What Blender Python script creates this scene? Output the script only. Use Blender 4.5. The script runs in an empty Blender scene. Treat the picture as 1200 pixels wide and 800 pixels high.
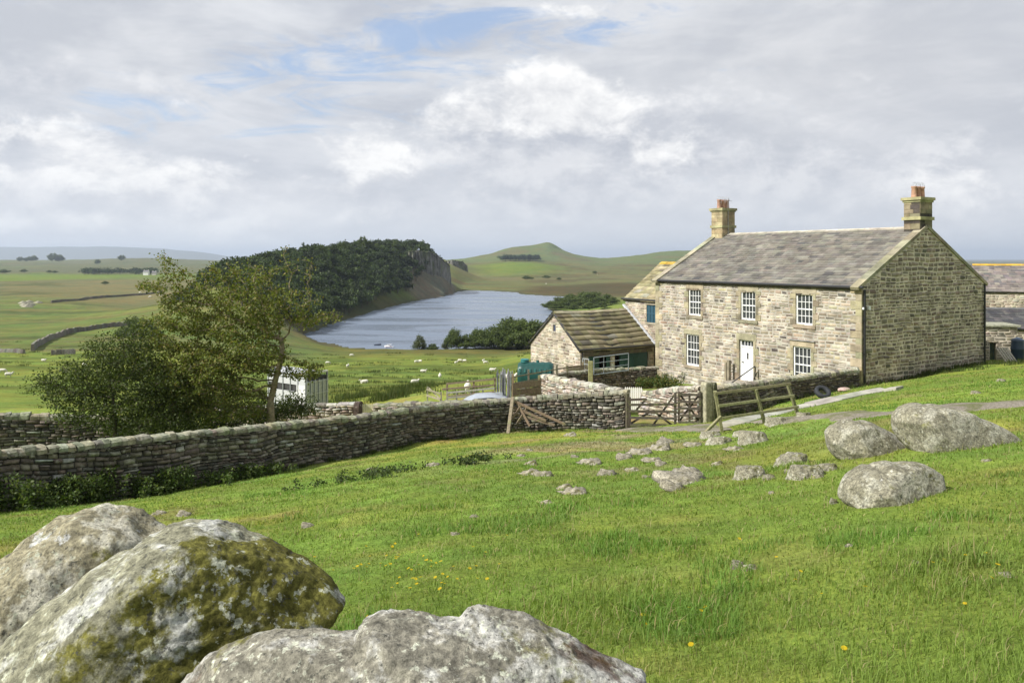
import bpy, bmesh, math, random
import numpy as np
from mathutils import Vector, Matrix
random.seed(7); RNG = np.random.default_rng(7)
R = math.radians
# ------------------------------------------------------------------ camera
CZ = 30.0            # eye height above the lake surface (metres)
F = 930.0; HX, HY = 600.0, 303.0
scene = bpy.context.scene
col = scene.collection
cam_d = bpy.data.cameras.new('camera'); cam = bpy.data.objects.new('camera', cam_d); col.objects.link(cam)
cam.location = (0, 0, CZ); cam.rotation_euler = (R(90), 0, 0)
cam_d.sensor_width = 36; cam_d.lens = 36*F/1200; cam_d.shift_y = -(400-HY)/1200
cam_d.clip_start = .05; cam_d.clip_end = 60000
scene.camera = cam
# ------------------------------------------------------------------ sun, sky, exposure
SUN_EL, SUN_AZ = 41.0, 203.0      # azimuth measured from +X, counter clockwise (from the left and a little behind the viewer)
sd = Vector((math.cos(R(SUN_EL))*math.cos(R(SUN_AZ)), math.cos(R(SUN_EL))*math.sin(R(SUN_AZ)), math.sin(R(SUN_EL))))
sl = bpy.data.lights.new('sun', 'SUN'); sl.energy = 3.25; sl.angle = R(1.5); sl.color = (1, .97, .92)
so = bpy.data.objects.new('sun', sl); col.objects.link(so); so.rotation_euler = sd.to_track_quat('Z', 'Y').to_euler()
so.location = (-40, 0, 80)
vs = scene.view_settings
vs.view_transform = 'Standard'; vs.look = 'None'; vs.gamma = 1; vs.use_curve_mapping = False; vs.exposure = 1.0
scene.cycles.use_denoising = True
scene.cycles.max_bounces = 6; scene.cycles.volume_bounces = 0; scene.cycles.transparent_max_bounces = 8
scene.cycles.caustics_reflective = False; scene.cycles.caustics_refractive = False
w = bpy.data.worlds.new('World'); scene.world = w; w.use_nodes = True
w.cycles.sampling_method = 'MANUAL'; w.cycles.sample_map_resolution = 512

class G:   # tiny node-graph helper
    def __init__(s, nt): s.nt = nt; s.n = nt.nodes; s.l = nt.links
    def node(s, t, **k):
        n = s.n.new(t)
        for a, b in k.items(): setattr(n, a, b)
        return n
    def set(s, sock, v):
        if isinstance(v, bpy.types.NodeSocket): s.l.new(v, sock)
        elif v is not None: sock.default_value = v
    def math(s, op, a, b=None, c=None, clamp=False):
        n = s.node('ShaderNodeMath', operation=op, use_clamp=clamp)
        s.set(n.inputs[0], a); s.set(n.inputs[1], b)
        if c is not None: s.set(n.inputs[2], c)
        return n.outputs[0]
    def mix(s, f, a, b, mode='MIX'):
        n = s.node('ShaderNodeMix', data_type='RGBA', blend_type=mode)
        s.set(n.inputs[0], f)
        for i, v in ((6, a), (7, b)):
            if isinstance(v, (tuple, list)) and len(v) == 3: v = (*v, 1)
            s.set(n.inputs[i], v)
        return n.outputs[2]
    def ramp(s, f, lo, hi, a=0., b=1.):
        n = s.node('ShaderNodeMapRange', interpolation_type='SMOOTHSTEP')
        s.set(n.inputs[0], f); s.set(n.inputs[1], lo); s.set(n.inputs[2], hi); s.set(n.inputs[3], a); s.set(n.inputs[4], b)
        return n.outputs[0]
    def noise(s, vec, scale, detail=4, rough=.55, dist=0., lac=2.):
        n = s.node('ShaderNodeTexNoise'); s.set(n.inputs['Vector'], vec)
        n.inputs['Scale'].default_value = scale; n.inputs['Detail'].default_value = detail
        n.inputs['Roughness'].default_value = rough; n.inputs['Distortion'].default_value = dist
        n.inputs['Lacunarity'].default_value = lac
        return n.outputs[0]
    def vmul(s, v, t, add=None):
        n = s.node('ShaderNodeVectorMath', operation='MULTIPLY'); s.set(n.inputs[0], v); n.inputs[1].default_value = t
        o = n.outputs[0]
        if add is not None:
            m = s.node('ShaderNodeVectorMath', operation='ADD'); s.set(m.inputs[0], o); m.inputs[1].default_value = add; o = m.outputs[0]
        return o

def build_world():
    g = G(w.node_tree); w.node_tree.nodes.clear()
    out = g.node('ShaderNodeOutputWorld'); bg = g.node('ShaderNodeBackground'); bg.inputs[1].default_value = .1
    g.l.new(bg.outputs[0], out.inputs[0])
    sky = g.node('ShaderNodeTexSky', sky_type='NISHITA'); sky.sun_disc = False
    sky.sun_elevation = R(SUN_EL); sky.sun_rotation = R(90-SUN_AZ); sky.altitude = 200; sky.air_density = 1; sky.dust_density = 1.5
    tc = g.node('ShaderNodeTexCoord').outputs['Generated']
    sx = g.node('ShaderNodeSeparateXYZ'); g.l.new(tc, sx.inputs[0]); X, Y, Z = sx.outputs
    def blob(px, py, rx, ry, rot=0):
        # soft elliptical region of the sky round a fixed compass direction
        d = Vector(((px-HX)/F, 1, (HY-py)/F)).normalized()
        right = Vector((d.y, -d.x, 0)).normalized(); up = right.cross(d)
        a = R(rot); r2 = right*math.cos(a)+up*math.sin(a); u2 = up*math.cos(a)-right*math.sin(a)
        vals = []
        for ax, rr in ((r2, rx/F), (u2, ry/F)):
            n = g.node('ShaderNodeVectorMath', operation='DOT_PRODUCT'); g.l.new(tc, n.inputs[0]); n.inputs[1].default_value = ax/rr
            vals.append(g.math('MULTIPLY', n.outputs['Value'], n.outputs['Value']))
        front = g.node('ShaderNodeVectorMath', operation='DOT_PRODUCT'); g.l.new(tc, front.inputs[0]); front.inputs[1].default_value = d
        e = g.math('EXPONENT', g.math('MULTIPLY', g.math('ADD', vals[0], vals[1]), -1.))
        return g.math('MULTIPLY', e, g.ramp(front.outputs['Value'], 0., .3))
    def addm(*a):
        o = a[0]
        for b in a[1:]: o = g.math('ADD', o, b)
        return o
    flat = g.vmul(tc, (1, 1, 2.2))
    soft = g.noise(flat, 2.6, 6, .6, .5)
    soft2 = g.noise(g.vmul(tc, (1, 1, 3.2), (4, 2, 1)), 6., 5, .62, .4)
    def puffs(off): return g.math('ADD', g.math('MULTIPLY', g.noise(g.vmul(tc, (1, 1, 1.6), (9+off[0], 3, 5+off[1])), 7, 6, .6, .25), .62), g.math('MULTIPLY', g.noise(g.vmul(tc, (1, 1, 1.7), (3+off[0], 13, 7+off[1])), 19, 6, .68, .3), .38))
    puff = puffs((0, 0)); puff_s = puffs((-.012, .035))
    relief = g.math('MULTIPLY', g.math('SUBTRACT', puff, puff_s), 5.5)      # cloud heaps lit from above left
    wisp = g.noise(g.vmul(tc, (1, 1, 4.2), (2, 8, 3)), 6, 7, .68, .9)
    # overcast deck: grey with lighter tears
    v = g.ramp(g.math('ADD', g.math('MULTIPLY', soft, .55), g.math('MULTIPLY', soft2, .45)), .40, .62)
    deck = g.mix(v, (2.75, 2.92, 3.28), (4.0, 4.1, 4.3))
    warm = addm(blob(980, 80, 330, 130), g.math('MULTIPLY', blob(60, 30, 200, 90), .6))
    deck = g.mix(g.math('MULTIPLY', warm, .35, clamp=True), deck, (3.75, 3.7, 3.68))
    # thin blue gaps seen through streaks
    gap = addm(g.math('MULTIPLY', blob(450, 50, 300, 36, 14), .45), g.math('MULTIPLY', blob(330, 120, 190, 55, 0), .3), g.math('MULTIPLY', blob(520, 28, 130, 18, 10), .5), g.math('MULTIPLY', blob(640, 50, 160, 22, 6), .35))
    gap = g.math('ADD', gap, g.math('MULTIPLY', g.math('SUBTRACT', wisp, .5), 2.8))
    gm = g.ramp(gap, .3, .95, 0, .8)
    blue = g.mix(.5, sky.outputs[0], (1.75, 2.4, 3.7))
    c = g.mix(gm, deck, blue)
    # heaped cloud: bodies grey below with bright lit heads
    heads = addm(blob(645, 100, 62, 30), g.math('MULTIPLY', blob(560, 145, 110, 34), .9), g.math('MULTIPLY', blob(690, 130, 70, 30), .7), g.math('MULTIPLY', blob(775, 182, 55, 34), 1.), g.math('MULTIPLY', blob(430, 182, 60, 34), .9),
                 g.math('MULTIPLY', blob(30, 155, 100, 35), .75), g.math('MULTIPLY', blob(180, 208, 170, 24), .8), g.math('MULTIPLY', blob(1130, 225, 70, 30), .6), g.math('MULTIPLY', blob(640, 14, 90, 12), .6),
                 g.math('MULTIPLY', blob(110, 262, 190, 12), .8), g.math('MULTIPLY', blob(440, 255, 90, 16), .7), g.math('MULTIPLY', blob(300, 285, 120, 9), .6))
    nz = g.math('MULTIPLY', g.math('SUBTRACT', puff, .5), 3.6)
    bases = addm(blob(640, 165, 200, 55), g.math('MULTIPLY', blob(300, 235, 280, 30), .9), g.math('MULTIPLY', blob(900, 190, 260, 80), .6), g.math('MULTIPLY', blob(80, 215, 180, 30), .7), g.math('MULTIPLY', blob(60, 95, 130, 25), .8), g.math('MULTIPLY', blob(1100, 250, 160, 40), .6))
    bm = g.ramp(g.math('ADD', bases, nz), .3, .85)
    c = g.mix(g.math('MULTIPLY', bm, .7), c, g.mix(g.math('ADD', relief, .5, clamp=True), (2.85, 2.98, 3.3), (4.5, 4.52, 4.62)))
    hm = g.ramp(g.math('ADD', heads, nz), .36, 1.)
    c = g.mix(g.math('MULTIPLY', hm, .8), c, g.mix(g.math('ADD', relief, .6, clamp=True), (4.2, 4.22, 4.3), (5.7, 5.65, 5.55)))
    # a pale band low down
    lo = g.ramp(Z, .0, .13, 1, 0)
    c = g.mix(g.math('MULTIPLY', lo, .65), c, (4.35, 4.45, 4.6))
    g.l.new(c, bg.inputs[0])
build_world()

# ------------------------------------------------------------------ helpers
def at(px, py, Y): return Vector(((px-HX)/F*Y, Y, CZ-(py-HY)/F*Y))
def tag(o, label=None, cat=None, group=None, kind=None):
    if label: o['label'] = label
    if cat: o['category'] = cat
    if group: o['group'] = group
    if kind: o['kind'] = kind
    return o
def empty(name, loc=(0, 0, 0), rz=0):
    o = bpy.data.objects.new(name, None); col.objects.link(o); o.location = loc; o.rotation_euler = (0, 0, rz)
    o.empty_display_size = .2
    return o
def copy_tree(o, parent=None):
    c = o.copy(); col.objects.link(c); c.parent = parent
    for ch in KIDS.get(o.name, []):
        copy_tree(ch, c)
    return c
KIDS = {}
def link(name, me, mat, parent=None):
    o = bpy.data.objects.new(name, me); col.objects.link(o)
    if mat is not None and len(me.materials) == 0: me.materials.append(mat)
    if parent is not None:
        o.parent = parent; KIDS.setdefault(parent.name, []).append(o)
    return o
def np_mesh(name, V, Fc, mat=None, C=None, parent=None, smooth=False, pc=None, loc=None):
    """V (n,3), Fc (m,k) same-size faces, C per-face colours or pc per-point colours"""
    V = np.asarray(V, dtype=np.float32); Fc = np.asarray(Fc, dtype=np.int32)
    me = bpy.data.meshes.new(name); m, k = Fc.shape
    me.vertices.add(len(V)); me.vertices.foreach_set('co', V.ravel())
    me.loops.add(m*k); me.loops.foreach_set('vertex_index', Fc.ravel())
    me.polygons.add(m); me.polygons.foreach_set('loop_start', np.arange(0, m*k, k, dtype=np.int32))
    me.polygons.foreach_set('loop_total', np.full(m, k, dtype=np.int32))
    if smooth: me.polygons.foreach_set('use_smooth', np.ones(m, dtype=bool))
    me.update(calc_edges=True); me.validate()
    if C is not None:
        C = np.asarray(C, dtype=np.float32)
        a = me.color_attributes.new('Col', 'FLOAT_COLOR', 'CORNER')
        cc = np.ones((m, k, 4), np.float32); cc[:, :, :3] = C[:, None, :3]; a.data.foreach_set('color', cc.ravel())
    if pc is not None:
        a = me.color_attributes.new('Col', 'FLOAT_COLOR', 'POINT')
        cc = np.ones((len(V), 4), np.float32); cc[:, :pc.shape[1]] = pc; a.data.foreach_set('color', cc.ravel())
    o = link(name, me, mat, parent)
    if loc is not None: o.location = loc
    return o
class MB:
    def __init__(s): s.v = []; s.f = []; s.c = []; s.sm = []
    def add(s, vs, fs, c, smooth=False):
        b = len(s.v); s.v += [tuple(v) for v in vs]
        for f in fs: s.f.append(tuple(b+i for i in f)); s.c.append(c); s.sm.append(smooth)
    def box(s, c, size, rz=0, colr=(.5, .5, .5), rot=None, taper=1.):
        M = rot if rot is not None else Matrix.Rotation(rz, 3, 'Z')
        x, y, z = (d/2 for d in size); c = Vector(c)
        vs = [c+M @ Vector((sx*x*(taper if sz > 0 else 1), sy*y*(taper if sz > 0 else 1), sz*z)) for sz in (-1, 1) for sx, sy in ((-1, -1), (1, -1), (1, 1), (-1, 1))]
        s.add(vs, [(3, 2, 1, 0), (4, 5, 6, 7), (0, 1, 5, 4), (1, 2, 6, 5), (2, 3, 7, 6), (3, 0, 4, 7)], colr)
    def beam(s, p0, p1, wd, ht, colr=(.5, .5, .5), up=(0, 0, 1)):
        p0 = Vector(p0); p1 = Vector(p1); d = p1-p0; L = d.length; d.normalize(); up = Vector(up)
        if abs(d.dot(up)) > .95: up = Vector((0, 1, 0))
        sd_ = d.cross(up).normalized(); u = sd_.cross(d)
        M = Matrix((d, sd_, u)).transposed()
        s.box((p0+p1)/2, (L, wd, ht), colr=colr, rot=M)
    def tube(s, p0, p1, r0, r1=None, n=10, colr=(.5, .5, .5), caps=True, smooth=True):
        r1 = r0 if r1 is None else r1
        p0 = Vector(p0); p1 = Vector(p1); d = (p1-p0).normalized()
        a = d.orthogonal().normalized(); b = d.cross(a)
        vs = []
        for p, r in ((p0, r0), (p1, r1)):
            for i in range(n):
                t = 2*math.pi*i/n; vs.append(p+a*(r*math.cos(t))+b*(r*math.sin(t)))
        s.add(vs, [(i, (i+1) % n, n+(i+1) % n, n+i) for i in range(n)], colr, smooth)
        if caps: s.add(vs, [tuple(range(n-1, -1, -1)), tuple(range(n, 2*n))], colr)
    def loft(s, rings, colr, caps=True, smooth=True, closed=True):
        n = len(rings[0]); vs = [p for r in rings for p in r]; fs = []
        for k in range(len(rings)-1):
            for i in range(n if closed else n-1):
                j = (i+1) % n; fs.append((k*n+i, k*n+j, (k+1)*n+j, (k+1)*n+i))
        s.add(vs, fs, colr, smooth)
        if caps: s.add(vs, [tuple(range(n-1, -1, -1)), tuple((len(rings)-1)*n+i for i in range(n))], colr)
    def build(s, name, mat, parent=None, bevel=0):
        me = bpy.data.meshes.new(name); me.from_pydata(s.v, [], s.f)
        me.polygons.foreach_set('use_smooth', s.sm)
        a = me.color_attributes.new('Col', 'FLOAT_COLOR', 'CORNER')
        cc = np.ones((len(me.loops), 4), np.float32)
        k = np.repeat(np.arange(len(s.f)), [len(f) for f in s.f]); cc[:, :3] = np.array(s.c, np.float32)[k]
        a.data.foreach_set('color', cc.ravel())
        o = link(name, me, mat, parent)
        if bevel:
            b = o.modifiers.new('bevel', 'BEVEL'); b.width = bevel; b.segments = 2; b.limit_method = 'ANGLE'
        return o
def jit(c, a=.12, rnd=random): 
    k = 1+rnd.uniform(-a, a); return tuple(max(0, x*k*(1+rnd.uniform(-a*.3, a*.3))) for x in c)

# value noise in numpy
_P = RNG.permutation(4096); _P = np.concatenate([_P, _P]); _VAL = RNG.random(4096)
def vnoise(x, y, z=0.):
    x = np.asarray(x, float); y = np.asarray(y, float); z = np.zeros_like(x)+z
    xi, yi, zi = np.floor(x).astype(int), np.floor(y).astype(int), np.floor(z).astype(int)
    fx, fy, fz = x-xi, y-yi, z-zi
    fx, fy, fz = (t*t*t*(t*(t*6-15)+10) for t in (fx, fy, fz))
    def h(a, b, c): return _VAL[_P[(_P[(_P[a & 4095]+b) & 4095]+c) & 4095]]
    r = 0
    for dx, wx in ((0, 1-fx), (1, fx)):
        for dy, wy in ((0, 1-fy), (1, fy)):
            for dz, wz in ((0, 1-fz), (1, fz)):
                r = r+wx*wy*wz*h(xi+dx, yi+dy, zi+dz)
    return r*2-1
def fbm(x, y, z=0., o=4, g=.5):
    a, s, t = 1., 0, 0
    for i in range(o):
        s = s+a*vnoise(x*2**i+17*i, y*2**i-9*i, z*2**i+5*i); t += a; a *= g
    return s/t
def sstep(a, b, x): t = np.clip((x-a)/(b-a), 0, 1); return t*t*(3-2*t)
ORD = ['first', 'second', 'third', 'fourth', 'fifth', 'sixth', 'seventh', 'eighth', 'ninth', 'tenth', 'eleventh', 'twelfth', 'thirteenth', 'fourteenth', 'fifteenth', 'sixteenth', 'seventeenth', 'eighteenth', 'nineteenth', 'twentieth']
TENS = ['', '', 'twenty', 'thirty', 'forty', 'fifty', 'sixty', 'seventy', 'eighty', 'ninety']
def ordinal(i):   # i from 0
    if i < 20: return ORD[i]
    t, u = divmod(i+1, 10)
    return TENS[t][:-1]+'ieth' if u == 0 else TENS[t]+'-'+ORD[u-1]

# ------------------------------------------------------------------ materials
def mat_attr(name, rough=.9, nscale=8., namp=.35, bump=.3, bscale=40., bdist=.02, spec=.3, tint=None, tmask=(.55, .7), tscale=3., coords='Object', metal=0.):
    m = bpy.data.materials.new(name); m.use_nodes = True; g = G(m.node_tree); b = m.node_tree.nodes['Principled BSDF']
    at_ = g.node('ShaderNodeAttribute', attribute_name='Col').outputs['Color']
    tc = g.node('ShaderNodeTexCoord').outputs[coords]
    n = g.noise(tc, nscale, 6, .65)
    f = g.ramp(n, .25, .75, 1-namp, 1+namp)
    c = g.mix(1., at_, f, 'MULTIPLY')
    if tint: c = g.mix(g.math('MULTIPLY', g.ramp(g.noise(tc, tscale, 6, .7), *tmask), tint[3]), c, tint[:3])
    g.l.new(c, b.inputs['Base Color']); b.inputs['Roughness'].default_value = rough
    b.inputs['Specular IOR Level'].default_value = spec; b.inputs['Metallic'].default_value = metal
    if bump:
        bn = g.node('ShaderNodeBump'); bn.inputs['Strength'].default_value = bump; bn.inputs['Distance'].default_value = bdist
        g.l.new(g.noise(tc, bscale, 5, .7), bn.inputs['Height']); g.l.new(bn.outputs[0], b.inputs['Normal'])
    return m
M = {}
M['stone'] = mat_attr('rubble_stone', nscale=7, namp=.5, bump=.7, bscale=26, bdist=.03, tint=(.38, .38, .31, .65), tmask=(.56, .64), tscale=5)
M['house_stone'] = mat_attr('house_stone', nscale=1.6, namp=.38, bump=.5, bscale=25, bdist=.03, tint=(.2, .17, .12, .45), tmask=(.54, .68), tscale=.9)
M['slate'] = mat_attr('roof_slate', rough=.75, nscale=1.2, namp=.3, bump=.3, bscale=20, spec=.35, tint=(.3, .29, .24, .35), tmask=(.52, .7), tscale=2.5)
M['mossy_slate'] = mat_attr('mossy_slate', rough=.9, nscale=2, namp=.3, bump=.5, bscale=18, tint=(.2, .19, .07, .6), tmask=(.5, .66), tscale=2.2)
M['wood'] = mat_attr('weathered_wood', rough=.85, nscale=14, namp=.35, bump=.4, bscale=60, bdist=.01, tint=(.2, .22, .09, .6), tmask=(.5, .65), tscale=4)
M['paint'] = mat_attr('painted', rough=.45, nscale=5, namp=.06, bump=.05, spec=.4)
M['plastic'] = mat_attr('plastic', rough=.4, nscale=3, namp=.12, bump=.03, spec=.45)
M['metal'] = mat_attr('galvanised_metal', rough=.45, nscale=12, namp=.25, bump=.1, spec=.5, metal=.6)
M['bark'] = mat_attr('bark', rough=.95, nscale=10, namp=.4, bump=.8, bscale=25, bdist=.03, tint=(.16, .17, .09, .5))
M['wool'] = mat_attr('wool', rough=1, nscale=9, namp=.15, bump=.5, bscale=20)
M['clay'] = mat_attr('fired_clay', rough=.8, nscale=6, namp=.25, bump=.1)
M['rubber'] = mat_attr('rubber', rough=.7, nscale=20, namp=.2, bump=.1)
def mat_glass():
    m = bpy.data.materials.new('window_glass'); m.use_nodes = True; g = G(m.node_tree); b = m.node_tree.nodes['Principled BSDF']
    tc = g.node('ShaderNodeTexCoord').outputs['Object']
    g.l.new(g.mix(g.noise(tc, 2.5, 3), (.015, .017, .02), (.07, .075, .08)), b.inputs['Base Color'])
    b.inputs['Roughness'].default_value = .08; b.inputs['Specular IOR Level'].default_value = .6
    bn = g.node('ShaderNodeBump'); bn.inputs['Strength'].default_value = .15; bn.inputs['Distance'].default_value = .02
    g.l.new(g.noise(tc, 4, 1), bn.inputs['Height']); g.l.new(bn.outputs[0], b.inputs['Normal'])
    return m
M['glass'] = mat_glass()
def mat_leaf(name, trans=.35, spec=.25, rough=.6):
    m = bpy.data.materials.new(name); m.use_nodes = True; g = G(m.node_tree); nt = m.node_tree
    b = nt.nodes['Principled BSDF']; out = nt.nodes['Material Output']
    a = g.node('ShaderNodeAttribute', attribute_name='Col').outputs['Color']
    g.l.new(a, b.inputs['Base Color']); b.inputs['Roughness'].default_value = rough; b.inputs['Specular IOR Level'].default_value = spec
    t = g.node('ShaderNodeBsdfTranslucent'); g.l.new(g.mix(1., a, (1.15, 1.2, .6), 'MULTIPLY'), t.inputs[0])
    ms = g.node('ShaderNodeMixShader'); ms.inputs[0].default_value = trans
    g.l.new(b.outputs[0], ms.inputs[1]); g.l.new(t.outputs[0], ms.inputs[2]); g.l.new(ms.outputs[0], out.inputs[0])
    return m
M['leaf'] = mat_leaf('foliage'); M['grass'] = mat_leaf('grass_blades', .4, .2, .65)
def mat_ground():
    m = bpy.data.materials.new('pasture'); m.use_nodes = True; g = G(m.node_tree); b = m.node_tree.nodes['Principled BSDF']
    a = g.node('ShaderNodeAttribute', attribute_name='Col'); base = a.outputs['Color']
    tc = g.node('ShaderNodeTexCoord').outputs['Object']
    n1 = g.noise(tc, .35, 6, .65); n2 = g.noise(tc, 3., 6, .7); n3 = g.noise(tc, 22., 5, .7); n0 = g.noise(tc, .02, 7, .65); n4 = g.noise(g.vmul(tc, (1, 2.2, 1)), .09, 7, .7, .4)
    c = g.mix(1., base, g.ramp(n2, .25, .75, .78, 1.22), 'MULTIPLY')
    c = g.mix(1., c, g.ramp(n3, .3, .7, .7, 1.3), 'MULTIPLY')
    c = g.mix(1., c, g.ramp(n4, .3, .7, .78, 1.2), 'MULTIPLY')
    hue = g.mix(g.ramp(n1, .35, .65), (.85, 1.05, .9), (1.2, 1.0, .85))
    c = g.mix(.7, c, g.mix(1., c, hue, 'MULTIPLY'))
    hue = g.mix(g.ramp(n0, .35, .65), (.82, .95, .95), (1.2, 1.05, .95))
    c = g.mix(.8, c, g.mix(1., c, hue, 'MULTIPLY'))
    g.l.new(c, b.inputs['Base Color']); b.inputs['Roughness'].default_value = 1; b.inputs['Specular IOR Level'].default_value = .1
    bn = g.node('ShaderNodeBump'); bn.inputs['Strength'].default_value = .8; bn.inputs['Distance'].default_value = .06
    h = g.math('ADD', g.math('MULTIPLY', n3, .35), g.math('ADD', n2, g.math('MULTIPLY', n4, 4.)))
    g.l.new(h, bn.inputs['Height']); g.l.new(bn.outputs[0], b.inputs['Normal'])
    return m
M['ground'] = mat_ground()
def mat_gravel():
    m = bpy.data.materials.new('gravel'); m.use_nodes = True; g = G(m.node_tree); b = m.node_tree.nodes['Principled BSDF']
    tc = g.node('ShaderNodeTexCoord').outputs['Object']
    n2 = g.noise(tc, 18, 5, .8); n1 = g.noise(tc, 1.2, 5, .6)
    c = g.mix(g.ramp(n2, .35, .65), (.15, .13, .09), (.34, .30, .24))
    c = g.mix(g.ramp(n1, .46, .58), c, g.mix(g.ramp(n2, .4, .6), (.1, .12, .03), (.2, .18, .1)))
    g.l.new(c, b.inputs['Base Color']); b.inputs['Roughness'].default_value = .95
    bn = g.node('ShaderNodeBump'); bn.inputs['Strength'].default_value = .9; bn.inputs['Distance'].default_value = .05
    g.l.new(n2, bn.inputs['Height']); g.l.new(bn.outputs[0], b.inputs['Normal'])
    return m
M['gravel'] = mat_gravel()
def mat_water():
    m = bpy.data.materials.new('lake_water'); m.use_nodes = True; g = G(m.node_tree); b = m.node_tree.nodes['Principled BSDF']
    tc = g.node('ShaderNodeTexCoord').outputs['Object']
    b.inputs['Base Color'].default_value = (.15, .185, .24, 1); b.inputs['IOR'].default_value = 1.33
    g.l.new(g.ramp(g.noise(g.vmul(tc, (.012, .05, 1)), 1., 4, .65, .6), .38, .62, .1, .42), b.inputs['Roughness'])
    bn = g.node('ShaderNodeBump'); bn.inputs['Strength'].default_value = .75; bn.inputs['Distance'].default_value = .5
    h = g.math('ADD', g.noise(g.vmul(tc, (.25, 1, 1)), 1.1, 5, .6, .4), g.math('MULTIPLY', g.noise(g.vmul(tc, (.15, 1, 1)), .12, 4, .6), 1.5))
    g.l.new(h, bn.inputs['Height']); g.l.new(bn.outputs[0], b.inputs['Normal'])
    return m
M['water'] = mat_water()
def mat_boulder(name, base, pale, moss, mossf, orange=.5, brown=0., spots=17., cream=(.43, .44, .33)):
    """lichened rock; the colour attribute's red channel adds moss where it grows"""
    m = bpy.data.materials.new(name); m.use_nodes = True; g = G(m.node_tree); b = m.node_tree.nodes['Principled BSDF']
    tc = g.node('ShaderNodeTexCoord').outputs['Object']
    at_ = g.node('ShaderNodeAttribute', attribute_name='Col').outputs['Fac']
    big = g.noise(tc, 2.2, 8, .68, .3); mid = g.noise(g.vmul(tc, (1, 1, 1), (5, 1, 2)), 7, 8, .72, .2); fine = g.noise(tc, 38, 6, .75); pat = g.noise(g.vmul(tc, (1, 1, 1), (1, 7, 3)), 4.2, 8, .68, .15)
    c = g.mix(g.ramp(mid, .3, .7), tuple(x*.62 for x in base), base)
    c = g.mix(g.ramp(g.math('ADD', g.math('MULTIPLY', big, .6), g.math('MULTIPLY', mid, .4)), .48, .55), c, pale)
    ms = g.math('ADD', g.math('MULTIPLY', g.noise(g.vmul(tc, (1, 1, 1), (3, 3, 8)), 3.1, 8, .7), 1.), g.math('MULTIPLY', at_, mossf))
    c = g.mix(g.ramp(ms, .57, .66), c, g.mix(g.ramp(mid, .35, .65), tuple(x*.5 for x in moss), moss))
    c = g.mix(g.ramp(pat, .645, .675), c, (.5, .5, .46))
    spk = g.noise(g.vmul(tc, (1, 1, 1), (7, 7, 1)), spots, 7, .68, .1)
    c = g.mix(g.math('MULTIPLY', g.ramp(spk, .57, .6), g.ramp(g.noise(tc, 3.3, 3, .6), .42, .5)), c, cream)
    spk2 = g.noise(g.vmul(tc, (1, 1, 1), (1, 17, 4)), spots*1.6, 5, .65, .1)
    c = g.mix(g.math('MULTIPLY', g.ramp(spk2, .6, .63), .8), c, (.09, .09, .075))
    c = g.mix(g.math('MULTIPLY', g.ramp(g.noise(g.vmul(tc, (1, 1, 1), (11, 2, 9)), 3.6, 6, .6), .69, .73), orange), c, (.45, .24, .03))
    if brown: c = g.mix(g.math('MULTIPLY', g.ramp(g.noise(g.vmul(tc, (1, 1, 1), (2, 12, 4)), 1.7, 6, .6), .54, .6), brown), c, (.07, .03, .015))
    c = g.mix(1., c, g.ramp(fine, .3, .7, .5, 1.45), 'MULTIPLY')
    c = g.mix(1., c, g.ramp(g.noise(tc, 14, 8, .8, .3), .35, .65, .68, 1.25), 'MULTIPLY')
    g.l.new(c, b.inputs['Base Color']); b.inputs['Roughness'].default_value = .95; b.inputs['Specular IOR Level'].default_value = .15
    bn = g.node('ShaderNodeBump'); bn.inputs['Strength'].default_value = .8; bn.inputs['Distance'].default_value = .03
    g.l.new(g.math('ADD', g.math('MULTIPLY', fine, .7), g.math('MULTIPLY', mid, .9)), bn.inputs['Height']); g.l.new(bn.outputs[0], b.inputs['Normal'])
    return m
M['boulder_a'] = mat_boulder('lichened_boulder', (.33, .32, .22), (.50, .50, .45), (.2, .19, .045), .17)
M['boulder_b'] = mat_boulder('buff_boulder', (.37, .335, .22), (.48, .46, .37), (.25, .24, .07), .3, .9)
M['boulder_c'] = mat_boulder('spotted_boulder', (.32, .30, .235), (.52, .51, .46), (.25, .24, .08), .2, .3, .8, 24., (.55, .56, .44))
M['rock'] = mat_boulder('field_rock', (.30, .28, .20), (.36, .345, .27), (.22, .215, .08), .2, .6, 0., 17., (.4, .39, .31))
M['turf_stone'] = mat_boulder('turf_stone', (.33, .30, .22), (.38, .35, .27), (.2, .19, .07), .2, 0., 0., 17., (.42, .39, .3))
M['cliff'] = mat_attr('cliff_rock', nscale=.12, namp=.5, bump=.8, bscale=.4, bdist=1., tint=(.1, .12, .04, .7), tmask=(.5, .6), tscale=.09)
# ------------------------------------------------------------------ terrain
class TPS:
    def __init__(s, P, z, reg=1e-4):
        P = np.array(P, float); z = np.array(z, float); n = len(P)
        K = s.k(P[:, None]-P[None]); K[np.arange(n), np.arange(n)] += reg
        A = np.zeros((n+3, n+3)); A[:n, :n] = K; A[:n, n] = 1; A[:n, n+1:] = P; A[n, :n] = 1; A[n+1:, :n] = P.T
        s.w = np.linalg.solve(A, np.concatenate([z, [0, 0, 0]])); s.P = P
    @staticmethod
    def k(d): r2 = (d**2).sum(-1); return .5*r2*np.log(r2+1e-12)
    def __call__(s, Q):
        Q = np.asarray(Q, float); out = np.empty(len(Q)); n = len(s.P)
        for i in range(0, len(Q), 20000):
            q = Q[i:i+20000]; out[i:i+20000] = s.k(q[:, None]-s.P[None]) @ s.w[:n]+s.w[n]+q @ s.w[n+1:]
        return out
def u_(px): return (px-HX)/F
near = []
SL = [(-900, .2), (-400, .225), (0, .228), (200, .218), (400, .195), (600, .171), (735, .163), (828, .153), (900, .14), (1005, .116), (1150, .094), (1400, .075), (2000, .05)]
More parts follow.
